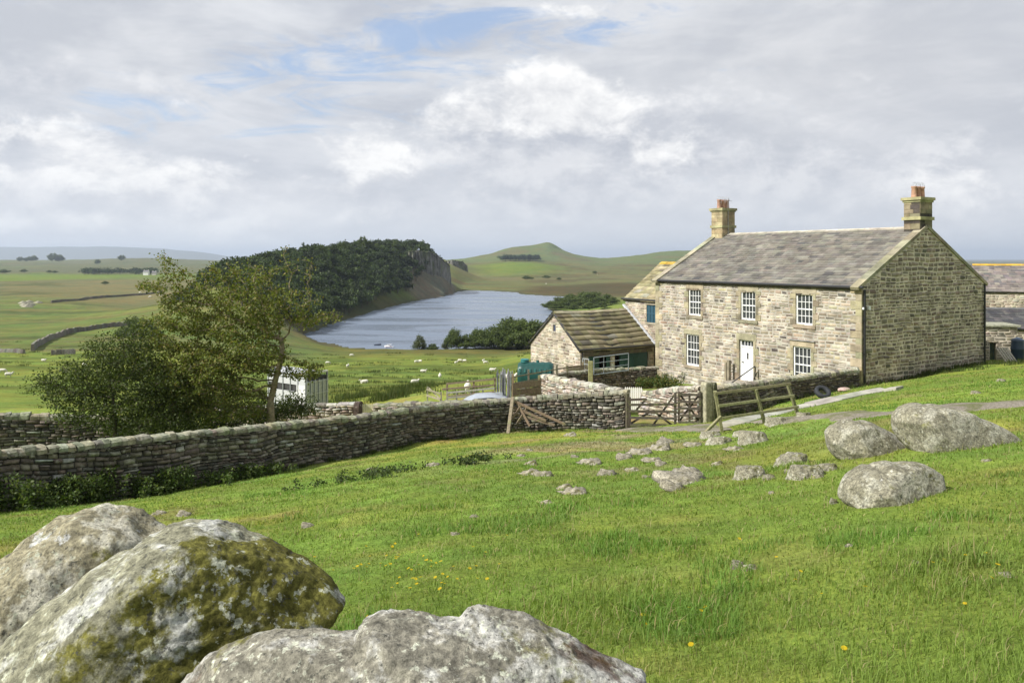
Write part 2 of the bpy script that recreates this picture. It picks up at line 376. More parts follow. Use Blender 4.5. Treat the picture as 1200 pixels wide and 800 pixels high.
WALLY = [(-400, 14), (0, 19), (200, 22), (400, 27.5), (500, 30.5), (600, 32.5), (735, 31.5), (828, 31), (1003, 36), (1150, 41), (1400, 45), (2000, 45)]
for px, s in SL:
    wy = np.interp(px, *zip(*WALLY))
    for Y in (1.2, 3, 5.5, 9, 14, 19, 24, 29, 34, 40):
        if Y <= wy-1.: near.append((u_(px)*Y, Y, -1.6-s*Y))
near.append((0, -3, -1.6)); near.append((-8, -3, -1.6)); near.append((10, -3, -1.5)); near.append((0, 0, -1.6))
def P_(px, Y, z): near.append((u_(px)*Y, Y, z))
def Py(px, py, Y): near.append((u_(px)*Y, Y, -(py-HY)/F*Y))
for px, py, Y in ((0, 598, 19), (100, 590, 20.4), (200, 575, 22), (300, 558, 24.5), (400, 538, 27.5), (500, 517, 30.5), (600, 505, 32.3), (680, 501, 32.3), (735, 503, 31.5), (778, 499, 31.2), (828, 496, 31), (900, 474, 33), (960, 463, 34.6), (1003, 455, 36), (1060, 445, 37.6), (1100, 436, 39), (1150, 427, 41.4), (1200, 424, 43.5)): Py(px, py, Y)
for px, Y, z in ((300, 29, -7.2), (100, 25, -6.9), (0, 24, -6.9), (0, 30, -7.3), (200, 30, -7.4), (380, 36, -8.0), (440, 38, -8.3), (520, 36, -7.8), (600, 37, -7.8), (650, 36, -7.3), (700, 35, -7.0), (736, 35, -6.9), (790, 34.5, -6.8), (640, 42, -7.4), (700, 42, -7.3), (768, 46.5, -7.3), (850, 42, -6.9), (950, 38, -6.3), (680, 47, -7.5), (620, 46, -7.6), (600, 52, -8), (700, 54, -7.6), (800, 58, -7.5), (900, 50, -6.8), (1000, 48, -6), (1100, 50, -5.7), (1200, 52, -5.6), (1150, 62, -5.7), (1200, 80, -5.9), (1000, 80, -7), (850, 80, -9), (530, 42, -8.4), (390, 46, -8.9), (340, 46, -8.9), (250, 46, -9.2)): P_(px, Y, z)
for px, py, Y in ((0, 480, 40), (0, 468, 55), (0, 440, 105), (200, 478, 42), (200, 440, 105), (500, 466, 46), (500, 450, 82), (500, 437, 120), (400, 450, 80), (400, 437, 120), (600, 452, 80), (600, 437, 120), (700, 445, 90), (-300, 480, 40), (-300, 440, 105), (1150, 352, 120), (1400, 352, 120)): Py(px, py, Y)
TN = TPS([(a, b) for a, b, c in near], [c for a, b, c in near], 1e-3)
far = []
def Q(px, py, Y): far.append((px, Y, -(py-HY)/F*Y))
for px in (-500, -100, 100, 220):
    for py, Y in ((480, 40), (440, 105), (415, 165), (404, 200), (388, 250), (366, 380), (350, 520), (336, 800), (328, 1100), (322.5, 1500), (315.5, 1900), (308.5, 3000), (305.6, 4500)): Q(px, py, Y)
    far.append((px, 7000, -90)); far.append((px, 30000, -120))
far += [(60, 3000, -14), (120, 3000, -8), (200, 3200, -6), (0, 1000, -28), (40, 860, -27)]
for px in (330, 400, 500, 600): 
    for py, Y in ((466, 46), (450, 82), (437, 120), (420, 185)): Q(px, py, Y)
for px in (400, 450, 500, 560, 620): far.append((px, 258, -29.4))
far += [(510, 730, 0), (495, 700, 4.5), (470, 660, 3.5), (430, 600, 2.5), (380, 500, -2), (320, 440, -6), (270, 400, -9), (240, 380, -14), (200, 370, -22),
        (505, 650, -14), (460, 575, -16), (400, 470, -17), (350, 390, -19), (525, 735, -24), (500, 606, -29.5), (440, 457, -29.5), (400, 382, -29.5), (370, 320, -29.5),
        (330, 620, -12), (250, 600, -21), (380, 800, -15), (450, 950, -18), (300, 900, -24), (480, 800, -8), (530, 1000, -12), (524, 1150, -4), (545, 1180, -22), (520, 1300, -6)]
for px in (548, 600, 640, 700): 
    for py, Y in ((338, 790), (332, 950), (322, 1300)): Q(px, py, Y)
for px, py, Y in ((560, 318, 1450), (620, 310, 1600), (600, 307, 1750), (660, 314, 1600), (700, 316, 1600), (760, 318, 1600), (600, 306, 1950), (560, 309, 1900), (640, 309, 1900),
                  (535, 304, 2500), (570, 299, 2500), (600, 295, 2600), (622, 291.5, 2650), (640, 287.5, 2700), (652, 291, 2700), (664, 298.5, 2700), (690, 302, 2700), (720, 302, 2700), (755, 298, 2700), (790, 294.5, 2700), (830, 295, 2800), (880, 300, 2900), (1000, 308, 3000),
                  (700, 306, 2300), (780, 303, 2200), (850, 306, 2200), (500, 306, 2300), (400, 306, 2600), (300, 307, 2800)): Q(px, py, Y)
for px in (400, 550, 640, 720, 800, 900): far.append((px, 3600, -30))
for px in (400, 650, 900): far += [(px, 7000, -90), (px, 30000, -120)]
for px in (700, 800, 950):
    far += [(px, 90, -9.5), (px, 160, -15), (px, 300, -24), (px, 550, -28.3), (px, 800, -28)]
for px in (1100, 1200, 1500):
    for py, Y in ((352, 120), (338, 220), (329, 450), (322, 900), (317.5, 1800)): Q(px, py, Y)
    far += [(px, 3500, -50), (px, 7000, -95), (px, 30000, -120)]
TF = TPS([(a/160, 2.2*math.log(b)) for a, b, c in far], [c for a, b, c in far], 1e-3)
LAKE = [(350, 396), (400, 405), (440, 409), (500, 409.5), (560, 407), (620, 402), (655, 392), (672, 380), (658, 372), (646, 366.5), (639, 360), (650, 354.5), (684, 351.8), (686, 350.2), (669, 348), (640, 346.7), (612, 345), (604, 342.6), (575, 341), (547, 340.3), (535, 342), (520, 347), (490, 352), (440, 364), (400, 376), (365, 388)]
LK = np.array([(u_(px)*CZ*F/(py-HY), CZ*F/(py-HY)) for px, py in LAKE])
def lake_sd(x, y):
    d = np.full(x.shape, 1e9); ins = np.zeros(x.shape, bool); n = len(LK)
    for i in range(n):
        a = LK[i]; b = LK[(i+1) % n]; e = b-a
        t = np.clip(((x-a[0])*e[0]+(y-a[1])*e[1])/(e @ e), 0, 1)
        d = np.minimum(d, np.hypot(x-a[0]-t*e[0], y-a[1]-t*e[1]))
        c = ((a[1] > y) != (b[1] > y)) & (x < (b[0]-a[0])*(y-a[1])/(b[1]-a[1]+1e-12)+a[0]); ins ^= c
    return np.where(ins, -d, d)
def zg_full(x, y):
    """ground height (world z)"""
    x = np.asarray(x, float); y = np.asarray(y, float)
    th = np.arctan2(x, y); r = np.hypot(x, y); lim = R(52); tc = np.clip(th, -lim, lim)
    Ye = np.maximum(r*np.cos(tc), 1.0); pe = HX+F*np.tan(tc)
    wf = sstep(60, 115, Ye)
    z = np.zeros(x.shape)
    mn = wf < 1
    if mn.any():
        Yn = np.clip(np.where(np.abs(th) < lim, y, Ye), -3, 130); Xn = np.clip(x, -60, 75); Yn = np.where(y < 0, np.clip(y, -3, 0), np.clip(y, 0, 130))
        z[mn] += (1-wf[mn])*TN(np.stack([Xn[mn], Yn[mn]], -1))
    mf = wf > 0
    if mf.any():
        z[mf] += wf[mf]*TF(np.stack([pe[mf]/160, 2.2*np.log(Ye[mf])], -1))
    z = z+CZ
    # relief
    z += (.06+.05*sstep(10, 16, r)*(1-sstep(34, 44, r))*sstep(-8, -2, x)*(1-sstep(9, 13, x)))*fbm(x/1.7, y/1.3, 0, 3)*sstep(2, 8, r)+.02*fbm(x/.45, y/.45, 3., 2)
    z += sstep(50, 150, r)*.5*fbm(x/14, y/14, 1., 4)+sstep(300, 1500, r)*5*fbm(x/130, y/130, 2., 5)*sstep(0, 60, np.abs(lake_sd(x, y)))
    sdv = lake_sd(x, y)+2.5*fbm(x/9, y/9, 4., 3)
    far_ = r > 100
    z = np.where(far_ & (sdv < 0), np.minimum(-.3-np.minimum(-sdv*.12, 4), 0), z)
    z = np.where(far_ & (sdv >= 0), np.maximum(z, .12+np.minimum(sdv, 50)*.015), z)
    # summit crag
    z += (r > 2200)*(r < 3200)*(4*np.exp(-((pe-643)/9.)**2)*np.where(pe > 645, sstep(664, 648, pe), 1)+13*np.exp(-((pe-604)/26.)**2)+9*np.exp(-((pe-668)/22.)**2))*np.exp(-((Ye-2700)/260)**2)
    return z
GX = np.arange(-34, 60.01, .25); GY = np.arange(-4, 66.01, .25)
_gx, _gy = np.meshgrid(GX, GY, indexing='ij'); GZ = zg_full(_gx.ravel(), _gy.ravel()).reshape(_gx.shape)
def zgn(x, y):
    x = np.asarray(x, float); y = np.asarray(y, float)
    i = np.clip((x-GX[0])/.25, 0, len(GX)-1.001); j = np.clip((y-GY[0])/.25, 0, len(GY)-1.001)
    a = i.astype(int); b = j.astype(int); fx = i-a; fy = j-b
    return (GZ[a, b]*(1-fx)*(1-fy)+GZ[a+1, b]*fx*(1-fy)+GZ[a, b+1]*(1-fx)*fy+GZ[a+1, b+1]*fx*fy)
def zg(x, y):
    if -33 < x < 59 and -3 < y < 65: return float(zgn(x, y))
    return float(zg_full(np.array([x]), np.array([y]))[0])
_rays = {}
def hit(px, py, y0=2., y1=3500.):
    """world ground point seen in that direction"""
    Ys = np.exp(np.linspace(math.log(y0), math.log(y1), 700)); X = u_(px)*Ys
    n = (Ys < 60) & (np.abs(X) < 33)
    if px not in _rays: _rays[px] = {}
    zz = np.where(n, zgn(X, Ys), 0); 
    if (~n).any(): zz[~n] = zg_full(X[~n], Ys[~n])
    ray = CZ-(py-HY)/F*Ys; k = np.where(ray <= zz)[0]
    if len(k) == 0: return Vector((X[-1], Ys[-1], zz[-1]))
    k = k[0]
    if k == 0: return Vector((X[0], Ys[0], zz[0]))
    d0 = ray[k-1]-zz[k-1]; d1 = zz[k]-ray[k]; t = d0/(d0+d1+1e-9)
    Y = Ys[k-1]+(Ys[k]-Ys[k-1])*t; x = u_(px)*Y
    return Vector((x, Y, zg(x, Y)))
def ground_colour(x, y, r):
    """what grows where"""
    Y = np.maximum(y, 1); px = HX+F*x/Y
    lawn = np.array([.152, .218, .042]); lawn_y = np.array([.245, .25, .062]); moor = np.array([.14, .13, .06]); moor_d = np.array([.085, .07, .035]); bright = np.array([.115, .16, .028])
    n1 = fbm(x/7, y/7, 7., 4); n2 = fbm(x/60, y/60, 8., 4); n3 = fbm(x/1.3, y/1.3, 9., 3)
    c = np.ones((len(x), 3))*lawn
    def mixc(c, t, k): t = np.clip(t, 0, 1)[:, None]; return c*(1-t)+np.asarray(k)*t
    nearm = 1-sstep(45, 60, r)
    mid = np.exp(-((px-520)/230.)**2)*sstep(13, 20, Y)
    c = mixc(c, nearm*(sstep(.0, .5, n1+.5*n3)*.55+.35*mid*sstep(-.3, .4, n3)), lawn_y)
    c = mixc(c, nearm*sstep(.35, .55, n3+.3*n1)*.5*sstep(7, 14, Y), (.17, .14, .075))
    c = mixc(c, nearm*sstep(.12, .4, fbm(x/2.1, y/1.2, 31., 5)+.3*np.exp(-((px-730)/90.)**2))*.8*sstep(12, 20, Y)*np.exp(-((px-700)/170.)**2), (.24, .2, .13))
    c = mixc(c, nearm*sstep(.1, .4, fbm(x/.55, y/.55, 41., 4))*.3, (.10, .15, .03))
    c = mixc(c, nearm*sstep(.15, .45, fbm(x/.8, y/.6, 47., 4))*.28, (.24, .24, .08))
    # lakeside pasture with darker rush patches
    pas = sstep(45, 60, r)*(1-sstep(280, 330, r))
    c = mixc(c, pas, (.15, .19, .04))
    c = mixc(c, pas*sstep(.1, .45, fbm(x/20, y/9, 3., 4)+.15)*.7, (.07, .095, .02))
    c = mixc(c, pas*sstep(185, 215, Y)*sstep(300, 420, px)*.75, (.10, .085, .03))
    # left fields
    L = 1-sstep(330, 400, px)
    f1 = L*sstep(165, 185, Y)
    c = mixc(c, f1, (.115, .15, .042))
    c = mixc(c, f1*sstep(.0, .35, fbm(x/30, y/11, 5., 5))*.7, (.055, .065, .022))
    c = mixc(c, f1*sstep(.1, .3, fbm(x/70, y/12, 25., 4))*.55, (.15, .17, .06))
    c = mixc(c, f1*sstep(.15, .4, fbm(x/50, y/22, 15., 4))*.6, (.14, .13, .055))
    c = mixc(c, f1*sstep(.1, .4, n1)*.5, (.12, .11, .05))
    band = L*sstep(235, 250, Y+40*n2)*(1-sstep(275, 290, Y+40*n2))
    c = mixc(c, band*.5, (.11, .13, .04))
    c = mixc(c, L*sstep(420, 520, Y+60*n2+(px-100)*.8)*(1-sstep(1050, 1150, Y)), moor)
    c = mixc(c, L*sstep(.0, .4, n2)*sstep(420, 600, Y)*(1-sstep(900, 1150, Y))*.8, (.075, .085, .03))
    c = mixc(c, L*sstep(1050, 1150, Y+(60-px)*1.5)*(1-sstep(1400, 1500, Y)), bright*1.05)
    c = mixc(c, L*sstep(1500, 1600, Y)*.9, (.1, .105, .055))
    c = mixc(c, L*sstep(1900, 2300, Y)*sstep(-.2, .25, fbm(x/500, y/900, 2., 2))*.8, (.115, .145, .05))
    # far shore and hills
    Rr = sstep(480, 545, px)*sstep(330, 700, Y)
    c = mixc(c, Rr, (.115, .12, .05))
    c = mixc(c, Rr*sstep(.0, .3, n2)*.8, moor_d)
    c = mixc(c, Rr*sstep(1000, 1150, Y)*(1-sstep(1250, 1400, Y+n2*100))*sstep(.1, -.2, n2)*.5, (.15, .115, .07))
    dome = np.exp(-(((px-605)/58)**2+((Y-1600)/330)**2)**2)
    c = mixc(c, Rr*dome*.95, bright*1.0)
    c = mixc(c, Rr*sstep(1900, 2150, Y)*.85, (.105, .135, .055))
    c = mixc(c, Rr*sstep(2100, 2300, Y)*sstep(.05, .3, fbm(x/90, y/200, 6., 4))*.8, (.12, .105, .055))
    c = mixc(c, Rr*sstep(1400, 1600, Y)*sstep(700, 730, px)*sstep(-.1, .25, fbm(x/200, y/250, 5., 3))*.8, (.11, .125, .045))
    c = mixc(c, Rr*sstep(500, 700, Y)*(1-sstep(800, 900, Y))*sstep(600, 640, px)*.9, (.065, .052, .025))
    # spit and reedy shore
    sdv = lake_sd(x, y)
    c = mixc(c, (r > 100)*(1-sstep(2, 9, sdv+3*n1))*.85, (.06, .06, .035))
    # wooded hill floor
    hill = np.exp(-(((px-390)/100)**2)**2)*sstep(330, 380, Y)*(1-sstep(760, 820, Y))
    c = mixc(c, hill, (.05, .055, .02))
    c = mixc(c, sstep(462, 474, px+6*n1)*(1-sstep(531, 536, px))*sstep(560, 600, Y)*(1-sstep(770, 800, Y)), np.array([.115, .11, .085]))
    # right distance
    Rt = sstep(1000, 1080, px)*sstep(60, 90, Y)
    c = mixc(c, Rt*sstep(200, 350, Y), (.1, .1, .045))
    return c
def build_ground():
    # polar sheet, finer where it is nearer
    deg = np.concatenate([np.arange(-180, -60, 6), np.arange(-60, -38, 1.), np.arange(-38, 38, .115), np.arange(38, 60, 1.), np.arange(60, 180, 6)])
    th = np.radians(deg); rr = [0.25]
    while rr[-1] < 34000: 
        r_ = rr[-1]; rr.append(r_*(1.022 if r_ < 3 else (1.011 if r_ < 60 else (1.0145 if r_ < 3600 else 1.06))))
    rr = np.array(rr); A, Rr = len(th), len(rr)
    T, RR = np.meshgrid(th, rr, indexing='ij'); x = (RR*np.sin(T)).ravel(); y = (RR*np.cos(T)).ravel(); z = zg_full(x, y)
    V = np.stack([x, y, z], -1)
    c = ground_colour(x, y, RR.ravel())
    V = np.vstack([V, [[0, 0, zg(0, 0)]]]); c = np.vstack([c, c[:1]])
    i, j = np.meshgrid(np.arange(A), np.arange(Rr-1), indexing='ij'); i2 = (i+1) % A
    Fq = np.stack([i*Rr+j, i*Rr+j+1, i2*Rr+j+1, i2*Rr+j], -1).reshape(-1, 4)
    ctr = len(V)-1
    ft = np.array([[ctr, a*Rr, ((a+1) % A)*Rr, ctr] for a in range(A)])
    o = np_mesh('ground', V, Fq, M['ground'], pc=c, smooth=True)
    tag(o, kind='structure')
    return o
build_ground()
lk = LK.mean(0)
V = [(*(lk+(p-lk)*1.12), 0.0) for p in LK]
me = bpy.data.meshes.new('lake'); me.from_pydata([(a, b, c) for a, b, c in V], [], [tuple(range(len(V)))]); me.update()
tag(link('lake', me, M['water']), kind='structure')
# blue hills on the far skyline
def far_hills():
    prof = [(-900, 296), (-500, 293), (-200, 292), (0, 289.5), (60, 289), (150, 289), (195, 291), (240, 296), (275, 302), (330, 309), (420, 314)]
    xs = np.linspace(-900, 420, 160); top = np.interp(xs, *zip(*prof)); Yd = 15500.
    rows = [(-2200, 0.), (-1500, .35), (-700, .8), (0, 1.), (900, .7), (2200, 0.)]
    V = []
    for dy, k in rows:
        Y = Yd+dy; zt = CZ-(top-HY)/F*Yd+18*fbm(xs/40, xs*0+dy/400., 0, 3)
        V.append(np.stack([(xs-HX)/F*Yd*(Y/Yd), np.full(xs.shape, Y), -140+(zt+140)*k], -1))
    V = np.vstack(V); n = len(xs)
    Fc = [(r*n+i, r*n+i+1, (r+1)*n+i+1, (r+1)*n+i) for r in range(len(rows)-1) for i in range(n-1)]
    o = np_mesh('hills', V, Fc, M['ground'], C=np.ones((len(Fc), 3))*np.array([.08, .085, .05]), smooth=True); tag(o, kind='structure')
    xs = np.linspace(960, 2200, 60); V = []
    for dy, k in ((-1500, 0), (0, 1.), (1500, 0)):
        Y = 13500+dy; zt = CZ-(313.2-HY)/F*13500+12*fbm(xs/60, xs*0, 4, 3)
        V.append(np.stack([(xs-HX)/F*Y, np.full(xs.shape, Y), -160+(zt+160)*k], -1))
    V = np.vstack(V); n = len(xs); Fc = [(r*n+i, r*n+i+1, (r+1)*n+i+1, (r+1)*n+i) for r in range(2) for i in range(n-1)]
    o = np_mesh('hills', V, Fc, M['ground'], C=np.ones((len(Fc), 3))*np.array([.07, .08, .05]), smooth=True); tag(o, kind='structure')
far_hills()
def haze():
    m = bpy.data.materials.new('haze_air'); m.use_nodes = True; nt = m.node_tree; nt.nodes.remove(nt.nodes['Principled BSDF'])
    v = nt.nodes.new('ShaderNodeVolumePrincipled'); v.inputs['Color'].default_value = (.73, .84, 1, 1); v.inputs['Density'].default_value = 8.e-5; v.inputs['Anisotropy'].default_value = .2
    nt.links.new(v.outputs[0], nt.nodes['Material Output'].inputs['Volume'])
    b = MB(); S = 36000.; z0, z1 = -260., 330.
    b.box((0, 0, (z0+z1)/2), (2*S, 2*S, z1-z0), colr=(1, 1, 1)); o = b.build('haze', m); tag(o, kind='stuff')
haze()
# ------------------------------------------------------------------ masonry
d1 = Vector((-.5226, .8526, 0)); d2 = Vector((.8526, .5226, 0)); UP = Vector((0, 0, 1))
def hrect(sa, sb, ha, hb): return (sa, sb, ha, hb)
def courses(L, Hf, lo, hi, wlo, whi, holes=(), h0=0., rnd=random):
    """random coursed rubble: rectangles (s0,s1,h0,h1) covering 0..L by 0..Hf(s)"""
    out = []; Hm = max(Hf(L*i/40) for i in range(41)); h = h0
    while h < Hm:
        ch = rnd.uniform(lo, hi); s = -rnd.uniform(0, wlo)
        while s < L:
            wd = rnd.uniform(wlo, whi)*(.7+.6*ch/hi); a, b = max(s, 0), min(s+wd, L); s += wd
            if b-a < .04: continue
            segs = [(a, b)]
            for (s0, s1, q0, q1) in holes:
                if h+ch*.5 > q0 and h+ch*.5 < q1:
                    n = []
                    for x0, x1 in segs:
                        if x1 <= s0 or x0 >= s1: n.append((x0, x1))
                        else:
                            if s0-x0 > .05: n.append((x0, s0))
                            if x1-s1 > .05: n.append((s1, x1))
                    segs = n
            for x0, x1 in segs:
                top = min(Hf(x0+.02), Hf(x1-.02)); t0, t1 = h, h+ch
                if t0 >= top-.03: continue
                t1 = min(t1, top)
                if rnd.random() < .18 and ch > (lo+hi)/2 and x1-x0 > wlo:
                    m = (t0+t1)/2+rnd.uniform(-.15, .15)*ch; out.append((x0, x1, t0, m)); out.append((x0, x1, m, t1))
                else: out.append((x0, x1, t0, t1))
        h += ch
    return out
def lay(rects, place, pal, gap=.012, prot=.03, jt=.02, rnd=random, wob=.0):
    """one rough stone per rectangle; place(s,h,d) -> world. returns V, F, C arrays"""
    V = []; Fc = []; C = []
    for (a, b, c, d) in rects:
        g = gap*rnd.uniform(.6, 1.6); p = prot*rnd.uniform(.4, 1.4); e = min(b-a, d-c)*.2+.006
        j = lambda k=1: rnd.uniform(-jt, jt)*k
        oc = [(a+g+j(.5), c+g+j(.5)), (b-g+j(.5), c+g+j(.5)), (b-g+j(.5), d-g+j(.5)), (a+g+j(.5), d-g+j(.5))]
        if wob:
            oc = [(s, h+wob*math.sin(s*1.7+h*2)+wob*.6*math.sin(s*4.1+1)) for s, h in oc]
        cx = sum(q[0] for q in oc)/4; cy = sum(q[1] for q in oc)/4
        k = max(.35, 1-2*e/max(.05, min(b-a, d-c)))
        tw = rnd.uniform(-.3, .3)*p; tu = rnd.uniform(-.3, .3)*p
        ic = [(cx+(s-cx)*(1-e/max(.03, (b-a)/2))+j(.3), cy+(h-cy)*(1-e/max(.03, (d-c)/2))+j(.3)) for s, h in oc]
        n = len(V)
        V += [place(s, h, -.01) for s, h in oc]
        V += [place(s, h, p+(tw if q in (1, 2) else -tw)+(tu if q > 1 else -tu)) for q, (s, h) in enumerate(ic)]
        cc = jit(rnd.choices(pal[0], pal[1])[0], .22, rnd)
        Fc += [(n+4, n+5, n+6, n+7), (n, n+1, n+5, n+4), (n+1, n+2, n+6, n+5), (n+2, n+3, n+7, n+6), (n+3, n, n+4, n+7)]
        C += [cc]*5
    return V, Fc, C
def arr_mesh(name, parts, mat, parent=None):
    V = []; Fc = []; C = []
    for v, f, c in parts:
        n = len(V); V += v; Fc += [tuple(n+i for i in q) for q in f]; C += c
    return np_mesh(name, [tuple(q) for q in V], Fc, mat, C=C, parent=parent)
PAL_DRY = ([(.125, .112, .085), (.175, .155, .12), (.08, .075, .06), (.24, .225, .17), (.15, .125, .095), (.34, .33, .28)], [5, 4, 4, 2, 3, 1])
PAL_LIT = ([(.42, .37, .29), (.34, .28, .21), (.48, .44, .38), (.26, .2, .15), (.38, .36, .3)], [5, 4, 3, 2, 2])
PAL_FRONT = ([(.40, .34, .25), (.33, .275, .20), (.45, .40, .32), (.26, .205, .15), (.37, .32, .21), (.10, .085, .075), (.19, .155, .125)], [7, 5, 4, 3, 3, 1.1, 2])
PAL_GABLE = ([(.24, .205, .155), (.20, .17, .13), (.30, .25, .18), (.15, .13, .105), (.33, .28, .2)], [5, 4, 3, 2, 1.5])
PAL_BARN = ([(.39, .34, .26), (.32, .27, .205), (.45, .41, .34), (.24, .19, .15), (.36, .31, .22)], [6, 4, 4, 2, 2])
def dry_wall(name, pts, thick=.42, pal=PAL_DRY, lo=.07, hi=.17, wlo=.14, whi=.42, cope=(.2, .22), cope_col=(.235, .23, .16), label=None, seed=1, group=None, cat='stone wall', back=True, ends=(True, True)):
    """pts: (x, y, z_base, z_top) along the face; real stones both sides, upright coping on top"""
    rnd = random.Random(seed)
    P = np.array(pts, float); seg = np.hypot(*np.diff(P[:, :2], axis=0).T); S = np.concatenate([[0], np.cumsum(seg)]); L = S[-1]
    def cl(s):
        s = min(max(s, 0), L); x = np.interp(s, S, P[:, 0]); y = np.interp(s, S, P[:, 1])
        e = .35; x0, x1 = np.interp([s-e, s+e], S, P[:, 0]); y0, y1 = np.interp([s-e, s+e], S, P[:, 1])
        dx, dy = x1-x0, y1-y0; n = math.hypot(dx, dy); return x, y, dx/n, dy/n
    zb = lambda s: np.interp(s, S, P[:, 2]); zt = lambda s: np.interp(s, S, P[:, 3])
    ch = cope[1] if cope else 0
    Hf = lambda s: float(zt(s)-zb(s)-ch)
    batter = .05
    def placer(side):
        def pl(s, h, d):
            x, y, tx, ty = cl(s); o = side*(thick/2-batter*h/1.4+d)
            return (x+ty*o, y-tx*o, float(zb(s))+h+.02*math.sin(s*2.3))
        return pl
    parts = []
    for side in ((1, -1) if back else (1,)):
        r = courses(L, Hf, lo, hi, wlo, whi, h0=-.1, rnd=rnd); v, f, c = lay(r, placer(side), pal, gap=.007, prot=.06, jt=.032, rnd=rnd, wob=.03)
        if side < 0: f = [q[::-1] for q in f]
        parts.append((v, f, c))
    for en, s in ((ends[0], 0), (ends[1], L)):
        if not en: continue
        x, y, tx, ty = cl(s); sg = -1 if s == 0 else 1
        r = courses(thick, lambda q: Hf(s), lo*1.3, hi*1.3, thick*.5, thick*1.1, h0=-.1, rnd=rnd)
        def pe(q, h, d): o = (q-thick/2)*(1-batter*h/.9); return (x+ty*o*1+tx*sg*(d), y-tx*o+ty*sg*(d), float(zb(s))+h)
        v, f, c = lay(r, pe, pal, gap=.01, prot=.04, jt=.02, rnd=rnd); parts.append((v, f if sg < 0 else [q[::-1] for q in f], c))
    # dark heart of the wall
    n = max(2, int(L/.5)); V = []; Fc = []
    for i in range(n+1):
        s = L*i/n; x, y, tx, ty = cl(s)
        for side in (1, -1):
            for h in (-.35, Hf(s)):
                o = side*(thick/2-batter*max(h, 0)/1.4-.015); V.append((x+ty*o, y-tx*o, float(zb(s))+h))
    for i in range(n):
        a = i*4; b = a+4
        Fc += [(a, b, b+1, a+1), (a+3, b+3, b+2, a+2), (a+1, b+1, b+3, a+3)]
    Fc += [(0, 1, 3, 2), (n*4+2, n*4+3, n*4+1, n*4)]
    parts.append((V, Fc, [(.05, .045, .04)]*len(Fc)))
    root = empty(name, (0, 0, 0)); tag(root, label, cat, group)
    arr_mesh('wall_face', parts, M['stone'], root)
    if cope:
        mb = MB(); s = 0.
        while s < L:
            wd = rnd.uniform(.7, 1.35)*cope[0]; x, y, tx, ty = cl(min(s+wd/2, L)); hh = ch*rnd.uniform(.8, 1.2); z0 = float(zb(s))+Hf(min(s+wd/2, L))-.03; zsh = rnd.uniform(.0, .02)
            hw = thick/2*rnd.uniform(.92, 1.1); a = rnd.uniform(-.12, .12); lean = rnd.uniform(-.04, .04)
            cc = jit(cope_col, .25, rnd) if rnd.random() > .15 else jit((.18, .16, .13), .2, rnd)
            rings = []; sh_ = (rnd.uniform(.5, .75), rnd.uniform(.55, .85), rnd.uniform(.85, 1.02), rnd.uniform(.55, .85), rnd.uniform(.5, .75))
            for q, sc in ((-.5, .84), (-.36, 1), (.36, 1), (.5, .84)):
                ring = []
                for (ox, oz) in ((-1, 0), (-1, sh_[0]), (-sh_[1], sh_[2]), (0, 1.0), (sh_[3], sh_[2]), (1, sh_[4]), (1, 0)):
                    o = ox*hw*(.85+.15*sc)+rnd.uniform(-.012, .012); zz = z0+oz*hh*(.86+.14*sc)+rnd.uniform(-.012, .012); al = q*wd*.98+a*o+lean*oz
                    ring.append((x+tx*al+ty*o, y+ty*al-tx*o, zz))
                rings.append(ring)
            mb.loft(rings, cc, smooth=False); s += wd
        mb.build('coping', M['stone'], root)
    return root
def wall_pts(lst, n=None):   # (px, y_base, y_top, Y) -> world; base follows the real ground
    out = []
    for px, pb, pt, Y in lst:
        a = at(px, pt, Y); out.append((a.x, a.y, zg(a.x, a.y)-.03, a.z))
    return out
def smooth_pts(pts, k=5):
    P = np.array(pts); t = np.arange(len(P)); T = np.linspace(0, len(P)-1, (len(P)-1)*k+1); out = []
    for q in T:
        i = min(int(q), len(P)-2); f = q-i; p0 = P[max(i-1, 0)]; p1 = P[i]; p2 = P[i+1]; p3 = P[min(i+2, len(P)-1)]
        v = .5*((2*p1)+(-p0+p2)*f+(2*p0-5*p1+4*p2-p3)*f*f+(-p0+3*p1-3*p2+p3)*f**3); v = v.copy(); v[2] = zg(v[0], v[1])-.03; out.append(tuple(v))
    return out
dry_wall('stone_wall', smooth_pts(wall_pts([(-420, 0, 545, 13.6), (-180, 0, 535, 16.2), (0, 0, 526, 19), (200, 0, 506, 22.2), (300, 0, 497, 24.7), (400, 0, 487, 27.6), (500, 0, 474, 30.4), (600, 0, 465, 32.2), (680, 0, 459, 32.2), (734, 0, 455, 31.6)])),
         lo=.065, hi=.155, wlo=.12, whi=.36, cope=(.21, .17), label='long dry stone wall crossing the foreground from the left edge to the dark farm gate', seed=11)
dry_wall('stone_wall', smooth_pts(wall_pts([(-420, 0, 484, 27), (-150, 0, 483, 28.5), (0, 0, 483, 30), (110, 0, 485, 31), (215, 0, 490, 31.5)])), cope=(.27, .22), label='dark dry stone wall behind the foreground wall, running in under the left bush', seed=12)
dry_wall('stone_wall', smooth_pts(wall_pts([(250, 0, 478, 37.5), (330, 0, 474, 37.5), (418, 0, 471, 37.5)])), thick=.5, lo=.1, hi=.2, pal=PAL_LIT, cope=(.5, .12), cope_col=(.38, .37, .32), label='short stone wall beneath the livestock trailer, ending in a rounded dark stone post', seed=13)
dry_wall('stone_wall', smooth_pts(wall_pts([(439, 0, 472, 37.8), (500, 0, 469, 37.2), (560, 0, 467.5, 36.4), (640, 0, 463, 35.3), (690, 0, 461, 34.6)])), cope=(.33, .16), pal=PAL_LIT, label='middle stone wall right behind the foreground wall, in front of the grey car', seed=14)
